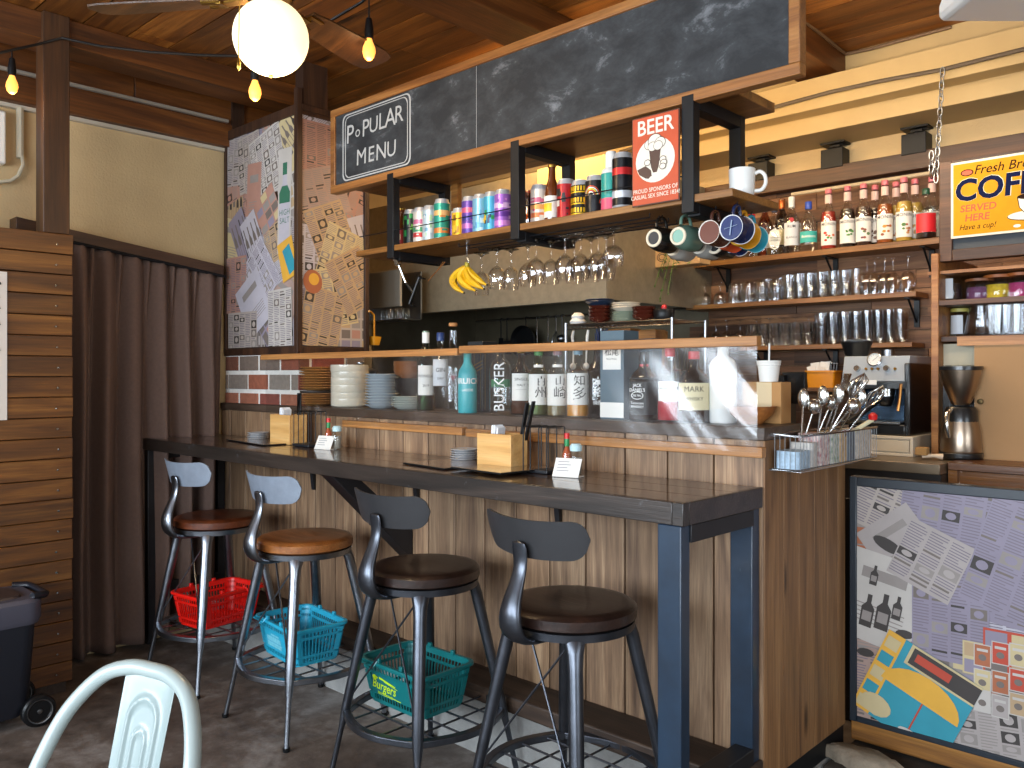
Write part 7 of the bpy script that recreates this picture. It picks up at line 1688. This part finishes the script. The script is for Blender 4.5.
for (a, py_, kd, X_, Y_) in ((812,414,'ladle',0,2.43),(822,402,'spoon',0,2.46),(828,410,'ladle',0,2.50),(836,400,'spoon',0,2.50),(842,392,'spatula',0,2.55),(850,398,'whisk',0,2.52),(848,412,'ladle',0,2.48),(857,402,'spoon',0,2.56),(803,405,'spoon',0,2.42),(866,408,'whisk',0,2.60)):
    p = at(a, py_, Y=Y_); utensil((-1.06+R_.uniform(-.02,.02), Y_+R_.uniform(-.03,.03), 1.15), p, kd)
p = at(873, 421, Y=2.70); o = MB().lathe([(0,0),(.012,.004),(.014,.018),(.006,.026),(0,.027)], 14).build('red_cap', S('cap red','#cc1512'), smooth=50); o.parent = cut; o.location = parent_world(cut).inverted() @ p
b_ = MB(); b_.tube([p+Vector((0,0,.005)), Vector((-1.06, 2.66, 1.16))], .007, 8); b_.build('squeeze_bottle', LC, cut, world=True)

# ------------------------------------------------------------ kitchen behind the bar
HOOD = S('warm steel hood','#9b8f78',rough=.42,metal=.55,var=.18,vscale=25,bump=.12,bscale=160)
YH = 3.2; hz = 1.722; hxr = -2.402
t = thing('range_hood', 'large box-shaped steel range hood over the kitchen behind the hanging glasses', 'range hood', (-3.3, 3.6, hz))
b_ = MB(); b_.box(-4.299, hxr, YH, YH+.012, hz, 2.40); b_.box(hxr-.012, hxr, YH+.012, 4.19, hz, 2.40); b_.box(-4.299, hxr-.012, YH+.012, 4.19, 2.388, 2.40); b_.box(-4.299, hxr-.012, YH+.012, YH+.05, hz, hz+.012); b_.build('casing', HOOD, t, world=True, bev=.002)
b_ = MB(); b_.box(at(538,200,Y=3.17).x, at(606,200,Y=3.17).x, 3.165, 3.199, 2.10, 2.40); b_.build('access_panel', S('cream hood panel','#c8a868',rough=.6), t, world=True, bev=.003)
b_ = MB(); b_.box(-4.299, hxr-.014, 4.17, 4.199, .88, 2.36); b_.box(-4.299, -4.285, 3.26, 4.17, .88, 2.30); b_.box(-4.299, -4.285, 2.68, 3.19, .88, 1.70); struct(b_, 'wall_splashback', S('dark steel splashback','#6b6350',rough=.5,metal=.35,var=.3,vscale=6))
t = thing('kitchen_range', 'dark steel kitchen worktop with burners behind the bar bottles', 'kitchen range', (-3.3, 3.7, 0))
b_ = MB(); b_.box(-4.28, -2.33, 3.42, 4.165, .86, .90); b_.build('worktop', STEEL, t, world=True, bev=.003)
b_ = MB(); b_.box(-4.28, -2.34, 3.45, 4.165, 0, .859); b_.build('cabinet', DKM, t, world=True)
for x in (-3.9, -3.4, -2.9): b_ = MB(); b_.lathe([(.08,.0),(.09,.0),(.09,.02),(.08,.02)], 24, c=(x, 3.7, .9)); b_.bar((x-.12,3.7,.925),(x+.12,3.7,.925),.012,.012); b_.bar((x,3.58,.925),(x,3.82,.925),.012,.012); b_.build('burner', PLBLK, t, world=True)
# pot and pan on it
def pot(label, x, y, z, r, h, m, nm='cooking_pot'):
    t = thing(nm, label, 'pot', (x, y, z)); b_ = MB(); b_.lathe([(0,0),(r*.95,0),(r,.008),(r,h),(r*1.03,h+.002),(r*1.03,h+.006),(r*.96,h+.006),(r*.95,.01),(0,.01)], 28); b_.build('pan_body', m, t); b_ = MB(); b_.tube([(r*.98,0,h*.8),(r+.05,0,h*.85),(r+.17,0,h*.95)], [.006,.009,.011], 8); b_.build('handle', PLBLK, t, smooth=60); return t
pot('steel stock pot on the kitchen range, mostly hidden by bottles', -3.4, 3.7, .932, .14, .22, STEEL)
pot('wide black pan on the kitchen range by the wire rack', -2.9, 3.7, .932, .15, .09, PLBLK)
# utensil rail
t = thing('utensil_rail', 'steel rail under the hood with hooks along the dark splashback', 'rail', (-3.2, 4.1, 1.73)); b_ = MB(); b_.cyl((-4.2,4.09,1.735),(-2.45,4.09,1.735),.006,8); b_.build('rail', WIRE, t, world=True)
b_ = MB(); b_.tube([(-4.0,4.169,1.735),(-4.0,4.09,1.735)],.005,6); b_.tube([(-2.6,4.169,1.735),(-2.6,4.09,1.735)],.005,6); b_.build('rail_bracket', WIRE, t, world=True)
def hang(label, px_, kind, ln, m, Y=4.06, nm='kitchen_utensil'):
    x = at(px_, 330, Y=Y).x; t = thing(nm, label, 'utensil', (x, Y, 1.730), 0, 'utensils hanging under the hood'); b_ = MB(); b_.tube([(0,.03,.006),(0,.0,.012),(0,-.004,0),(0,0,-.02),(0,0,-ln)], .004, 6); b_.build('shaft', m, t)
    b_ = MB()
    if kind == 'ladle': b_.sphere((0,-.01,-ln-.02), .032, 16, sc=(1,.8,.8))
    elif kind == 'turner': b_.box(-.035,.035,-.003,.003,-ln-.09,-ln)
    elif kind == 'knife': b_.prism([(-.02,-ln),(.02,-ln),(.018,-ln-.14),(-.02,-ln-.17)], lambda u, v: Vector((u,-.002,v)), lambda u, v: Vector((u,.002,v)))
    elif kind == 'pan': b_.lathe([(0,-.004),(.09,-.004),(.105,.03),(.102,.03),(.088,.0),(0,.0)], 30, M=Matrix.Translation((0,-.01,-ln-.10)) @ Matrix.Rotation(PI/2,4,'X'))
    elif kind == 'whisk':
        for a in range(5): u = Vector((math.cos(a*PI/5), math.sin(a*PI/5), 0)); b_.tube([Vector((0,0,-ln)), Vector((0,0,-ln-.05))+u*.028, Vector((0,0,-ln-.10))+u*.03, Vector((0,0,-ln-.13)), Vector((0,0,-ln-.10))-u*.03, Vector((0,0,-ln-.05))-u*.028, Vector((0,0,-ln))], .0014, 4)
    b_.build({'ladle':'ladle_bowl','turner':'turner_blade','knife':'blade','pan':'pan_dish','whisk':'whisk_wires'}[kind], m, t, smooth=50)
hang('black-handled knife hanging under the hood above the vertically lettered clear bottle', 501, 'knife', .12, PLBLK)
hang('dark turner hanging beside the knife under the hood', 507, 'turner', .14, DKM)
hang('round black frying pan hanging under the hood above the whisky bottles', 526, 'pan', .05, PLBLK, nm='frying_pan')
hang('long steel ladle hanging right of the frying pan', 537, 'ladle', .20, WIRE)
hang('steel turner hanging second right of the frying pan', 548, 'turner', .16, WIRE)
hang('steel whisk hanging third right of the frying pan', 556, 'whisk', .09, WIRE)
hang('grey steel ladle hanging nearest the wire rack', 562, 'ladle', .12, STEEL)
# wire rack with bowls
YR = 3.12
rx0 = at(566, 320, Y=YR).x; rx1 = at(672, 320, Y=YR).x; rz = at(620, 322, Y=YR).z
t = thing('wire_rack', 'chrome wire rack behind the bar holding lacquer bowls and plates', 'rack', ((rx0+rx1)/2, YR+.14, 0))
b_ = MB()
for x in (rx0, rx1):
    for y in (YR, YR+.28): b_.cyl((x,y,0.0),(x,y,rz+.008),.008,8)
b_.build('posts', STEEL, t, world=True)
for zz, nm in ((rz, 'upper_shelf'), (rz-.22, 'lower_shelf'), (.6, 'bottom_shelf')):
    b_ = MB(); b_.tube([(rx0,YR,zz),(rx1,YR,zz),(rx1,YR+.28,zz),(rx0,YR+.28,zz)], .004, 6, closed=True); b_.tube([(rx0,YR,zz-.022),(rx1,YR,zz-.022)], .003, 6)
    n = 26
    for i in range(n): x = rx0+(rx1-rx0)*i/n; b_.tube([(x,YR,zz-.022),(x+(rx1-rx0)/n/2,YR,zz),(x+(rx1-rx0)/n,YR,zz-.022)], .0016, 4); b_.tube([(x,YR,zz),(x,YR+.28,zz)], .0016, 4)
    b_.build(nm, WIRE, t, world=True)
def rstk(lab, px_, Y, pr, m, n, dz, nm, cat, grp, z0=None):
    z0 = rz+.0045 if z0 is None else z0; x = at(px_, 315, Y=Y).x; o = MB().lathe(pr, 28).build(nm, m, smooth=50); o.location = (x, Y, z0); tag(o, lab % pos(0, n), cat, grp)
    for k in range(1, n): c_ = o.copy(); C.objects.link(c_); c_.location = (x+random.uniform(-.002,.002), Y, z0+k*dz); c_['label'] = lab % pos(k, n)
LAQ = S('dark red lacquer','#4a1c12',rough=.2,coat=.6); SAGE = S('sage plate','#8c9a88',rough=.3); NVB = S('dark blue bowl','#26344a',rough=.3)
rstk('dark red lacquer bowl, left stack on the wire rack, %s', 600, YR+.09, bw(.056,.030), LAQ, 4, .018, 'lacquer_bowl', 'bowl', 'lacquer bowls on the wire rack')
rstk('wide dark blue dish on the lacquer bowls, %s', 600, YR+.09, plate_prof(.072,.018,.003), NVB, 2, .010, 'dish', 'dish', 'blue dishes on the wire rack', z0=rz+.090)
rstk('sage green plate on the wire rack between lacquer stacks, %s', 625, YR+.12, plate_prof(.062,.014,.003), SAGE, 5, .009, 'plate', 'plate', 'sage plates on the wire rack')
rstk('cream bowl on the sage plates, %s', 626, YR+.12, plate_prof(.070,.018,.003), CRW, 3, .011, 'plate', 'plate', 'cream plates on the wire rack', z0=rz+.056)
rstk('dark red lacquer bowl, right stack on the wire rack, %s', 644, YR+.09, bw(.056,.030), LAQ, 3, .018, 'lacquer_bowl', 'bowl', 'lacquer bowls on the wire rack')
rstk('crumpled white cloth bundle at the left of the wire rack%s', 578, YR+.09, [(0,0),(.035,.0),(.042,.015),(.030,.03),(.034,.042),(.018,.058),(0,.060)], LW, 1, .01, 'cloth_bundle', 'cloth', None); 
for o in bpy.data.objects:
    if o.get('label','').startswith('crumpled white cloth'): o['label'] = 'crumpled white cloth bundle at the left of the wire rack'
x = at(664, 318, Y=YR+.1).x; t = thing('black_pot', 'small black pot with a red knob at the right of the wire rack', 'pot', (x, YR+.1, rz+.0045)); MB().lathe([(0,0),(.04,0),(.046,.01),(.048,.045),(.045,.05),(0,.052)], 24).build('pot_body', PLBLK, t, smooth=50); MB().lathe([(0,.050),(.011,.052),(.013,.062),(.008,.070),(0,.072)], 14).build('red_knob', REDC, t, smooth=50)
# things on its lower shelf: seen just above the rail
zl = rz-.22+.0045
t = thing('chopstick_bundle', 'bundle of dark blue chopsticks standing on the wire rack lower shelf', 'chopsticks', (at(602, 335, Y=YR+.08).x, YR+.08, zl)); b_ = MB(); b_.lathe([(0,0),(.036,0),(.04,.10),(.037,.10),(.033,.004),(0,.004)], 20); b_.build('holder', PLBLK, t)
b_ = MB()
for i in range(16): a = i*2.4; r = .006*math.sqrt(i); b_.tube([(r*math.cos(a)*.7, r*math.sin(a)*.7, .006), (r*math.cos(a)*1.6, r*math.sin(a)*1.6, .185+.01*math.sin(i*3))], [.003,.0022], 5)
b_.build('chopsticks', S('chopstick blue','#28355a',rough=.4), t)
for i, px_ in enumerate((573, 586)):
    x = at(px_, 335, Y=YR+.06).x; t = thing('white_ladle', 'white plastic ladle handle, %s of two, left of the chopsticks' % ('left one', 'right one')[i], 'ladle', (x, YR+.06, zl), 0, 'white ladles on the wire rack'); b_ = MB(); b_.tube([(0,0,.012),(.004,0,.10),(-.004+.012*i,0,.16),(.004+.01*i,0,.19)], [.004,.005,.008,.006], 8); b_.build('handle', LW, t, smooth=60); b_ = MB(); b_.sphere((0,0,.016), .016, 12); b_.build('scoop', LW, t, smooth=60)
for i, (px_, w_, h_) in enumerate(((650, .05, .175), (622, .07, .185))):
    x = at(px_, 335, Y=YR+.10).x; b_ = MB(); b_.box(-w_, w_, -.05, .05, 0, h_); b_.box(-w_+.006, w_-.006, -.044, .044, h_, h_+.006); o = b_.build('wooden_caddy', W_SHELF, bev=.002); o.location = (x, YR+.12, zl); tag(o, ('orange-brown wooden caddy on the lower rack shelf, right one', 'orange-brown wooden caddy on the lower rack shelf, behind the chopsticks')[i], 'caddy', 'wooden caddies on the rack')
t = thing('skewer_cup', 'cup of thin steel skewers at the right end of the rack', 'cup', (at(683, 340, Y=3.52).x, 3.52, 1.1)); b_ = MB(); b_.lathe([(0,0),(.035,0),(.04,.14),(.037,.14),(.032,.004),(0,.004)], 20); b_.build('cup', STEEL, t)
b_ = MB()
for i in range(12): a = i*2.4; r = .008*math.sqrt(i); b_.tube([(r*.6*math.cos(a), r*.6*math.sin(a), .006), (r*2*math.cos(a), r*2*math.sin(a), .40+.02*math.sin(i*5))], .002, 5)
b_.build('skewers', STEEL, t)
t = thing('prep_table', 'steel prep table under the skewer cup beside the rack', 'table', (-2.1, 3.55, 0)); sx_ = at(683, 340, Y=3.52).x
b_ = MB(); b_.box(sx_-.10, sx_+.12, 3.42, 3.70, 1.08, 1.0995); b_.build('table_top', STEEL, t, world=True); 
for a in (sx_-.08, sx_+.10):
    for q in (3.44, 3.68): b_ = MB(); b_.box(a-.012, a+.012, q-.012, q+.012, 0, 1.0795); b_.build('leg', STEEL, t, world=True)
# light wooden crate and a trailing plant at the left end of the bottle shelf
cx0 = at(652, 260, Y=3.62).x; cx1 = at(700, 260, Y=3.62).x; czb = at(652, 268, Y=3.62).z
t = thing('wooden_box', 'pale wooden box with dark swirl print fixed beside the hood, under the mugs', 'box', ((cx0+cx1)/2, 3.8, czb))
b_ = MB(); b_.box(cx0, cx1, 3.62, 3.72, czb, czb+.11); b_.build('crate_body', S('pale crate wood','#c39a68',rough=.7,var=.15,vscale=10), t, world=True, bev=.003)
b_ = MB()
for cx_, r in ((.06,.028),(.13,.022)):
    for k in range(2): b_.tube([Vector((cx0+cx_+(r-k*.01)*math.cos(a*.5), 3.6195, czb+.05+(r-k*.01)*.8*math.sin(a*.5))) for a in range(1, 12)], .0018, 4)
b_.build('swirl_print', INK, t, world=True)
pl = thing('trailing_plant', 'small trailing green plant hanging off the left end of the bottle shelf', 'plant', (at(688, 240, Y=3.67).x, 3.67, czb+.111))
px0_ = pl.location.x; b_ = MB(); b_.lathe([(0,0),(.03,0),(.038,.05),(.035,.05),(.0,.045)], 18, c=(px0_, 3.67, czb+.1105)); b_.build('pot', S('terracotta','#8a4a2c',rough=.8), pl, world=True)
R_ = random.Random(3); LFM = S('leaf green','#5c7f2e',rough=.5,island=.3,var=.2,vscale=40); b_ = MB(); st = MB()
for k, (ex, ey) in enumerate(((655, 285), (662, 270), (668, 292), (676, 268), (690, 262), (700, 258), (708, 246), (660, 300), (716, 240))):
    a_ = Vector((px0_, 3.67, czb+.16)); e_ = at(ex, ey, Y=3.58); m_ = (a_+e_)/2; m_.z = max(a_.z, e_.z)+.03; pts = [a_*(1-u)**2+m_*2*u*(1-u)+e_*u*u for u in [i/12 for i in range(13)]]
    st.tube(pts, .0012, 4)
    for p in pts[1:]:
        for s_ in range(3):
            d_ = Vector((R_.uniform(-1,1), R_.uniform(-1,1), R_.uniform(-.8,.6))).normalized(); n_ = d_.cross(Vector((0,0,1))).normalized(); ln = R_.uniform(.012,.024)
            b_.add([p, p+d_*ln*.5+n_*ln*.28, p+d_*ln, p+d_*ln*.5-n_*ln*.28], [(0,1,2,3)])
st.build('stems', LFM, pl, world=True); o = b_.build('leaves', LFM, pl, world=True, smooth=0); o['kind'] = 'stuff'
b_ = MB()
for px_ in (464, 472):
    pass

# spice shelf at the far left of the kitchen
s0 = at(371, 273, Y=2.95); s1 = at(400, 318, Y=2.95)
t = thing('spice_rack', 'grey metal spice rack with glass jars, far left of the kitchen under the hanging shelf', 'rack', (s0.x, 3.0, s1.z))
zm_ = at(400, 306, Y=2.95).z
MB().box(s0.x-.2, s1.x, 2.95, 2.965, zm_, s0.z).build('front_plate', S('grey plate metal','#8a867c',rough=.5), t, world=True, bev=.002)
MB().box(s0.x-.2, s1.x, 2.965, 3.10, s1.z-.006, s1.z).box(s0.x-.2, s1.x, 3.10, 3.11, s1.z, s0.z).box(s0.x-.215, s0.x-.2, 2.95, 3.11, s1.z-.006, s0.z).build('tray', STEEL, t, world=True)
jz = s1.z
for i in range(5):
    b_ = MB(); b_.lathe([(0,0),(.020,0),(.021,.05),(.018,.058),(0,.06)], 14); o = b_.build('spice_jar', GW if i % 2 else CLRG, smooth=50); o.location = (s1.x-.03-i*.05, 3.02, jz+.0005); tag(o, 'small glass spice jar, %s from the right in the grey rack' % ORD[i], 'jar', 'spice jars in the grey rack')
p = at(374, 331, Y=2.72); t = thing('hanging_ladle', 'yellow-orange plastic scoop hanging beside the clipping pillar', 'scoop', (p.x, 2.72, p.z))
YO_ = S('yellow orange plastic','#c98a1c',rough=.45)
b_ = MB(); b_.tube([(-3.535, 2.662, p.z+.10), (p.x, 2.70, p.z+.10), (p.x, 2.72, p.z+.085), (p.x, 2.72, p.z-.03)], .006, 6); b_.build('handle', YO_, t, world=True, smooth=60)
b_ = MB(); b_.loft([rr(p.x-.02,p.x+.025,2.70,2.74,p.z-.075,.008), rr(p.x-.028,p.x+.033,2.69,2.75,p.z-.03,.01)]); b_.build('scoop_cup', YO_, t, world=True)
# ------------------------------------------------------------ camera, light
cam = bpy.data.cameras.new('camera'); co = bpy.data.objects.new('camera', cam); C.objects.link(co)
co.location = (0, 0, CZ); co.rotation_euler = (PI/2, 0, TH); cam.sensor_width = 36; cam.lens = F/1024*36; cam.shift_y = -9/1024
cam.clip_start = .02; bpy.context.scene.camera = co
sc = bpy.context.scene
sc.view_settings.view_transform = 'Standard'; sc.view_settings.look = 'None'; sc.view_settings.gamma = 1; sc.view_settings.use_curve_mapping = False
sc.view_settings.exposure = EXPO
wd = bpy.data.worlds.new('sky'); sc.world = wd; wd.use_nodes = True; t = wd.node_tree; bg = t.nodes['Background']
bg.inputs['Color'].default_value = (.72, .84, 1, 1); bg.inputs['Strength'].default_value = WORLD
def area(name, loc, rot, sx, sy, e, col, spread=PI):
    l = bpy.data.lights.new(name, 'AREA'); l.shape = 'RECTANGLE'; l.size = sx; l.size_y = sy; l.energy = e; l.color = col; l.spread = spread
    o = bpy.data.objects.new(name, l); C.objects.link(o); o.location = loc; o.rotation_euler = rot; return o
def point(name, loc, e, col, r=.05):
    l = bpy.data.lights.new(name, 'POINT'); l.energy = e; l.color = col; l.shadow_soft_size = r
    o = bpy.data.objects.new(name, l); C.objects.link(o); o.location = loc; return o
for i, (a, b_) in enumerate(wins):
    area('window_daylight_%d' % i, ((a+b_)/2, YF-.15, 1.55), (PI/2, 0, 0), 1.6, 1.55, (150, 170, 170)[i], (.80, .90, 1.0))
area('window_daylight_side', (3.35, .2, 1.55), (PI/2, 0, PI/2), 2.7, 1.4, 75, (.82, .91, 1.0))
WARM = (1.0, .60, .24); NEUT = (1.0, .80, .56)
area('kitchen_assumed_light', (-2.75, 2.90, 2.74), (math.radians(12), 0, 0), .5, .12, 19, (1, .66, .34))  # assumed unseen light behind the chalkboard, warming the kitchen and the pillar side
area('cream_beam_assumed_light', (-2.5, 2.85, 2.50), (math.radians(115), 0, 0), 1.0, .06, 13, (1.0, .62, .22))  # assumed unseen strip, added to turn the cream beam yellow
area('back_bar_fill_light', (-1.45, 3.0, 2.42), (math.radians(68), 0, 0), 1.1, .10, 12, NEUT)  # unseen light added to brighten the glasses and boards of the back wall
area('back_bar_assumed_light', (-1.35, 2.95, 2.80), (math.radians(28), 0, 0), 1.2, .12, 6, NEUT)  # added light over the back shelves, no fitting seen there
area('worktop_fill_light', (-.1, 2.85, 2.80), (math.radians(25), 0, math.radians(-10)), .9, .12, 8, NEUT)  # added light brightening the right side, no known lamp there
for i, p in enumerate(BP): point('festoon_bulb_%d' % i, p+Vector((0, 0, -.045)), 1.3, (1, .62, .3), .02)
point('globe_lamp', (fx, fy, fz-.16), 16, (1, .74, .42), .11)
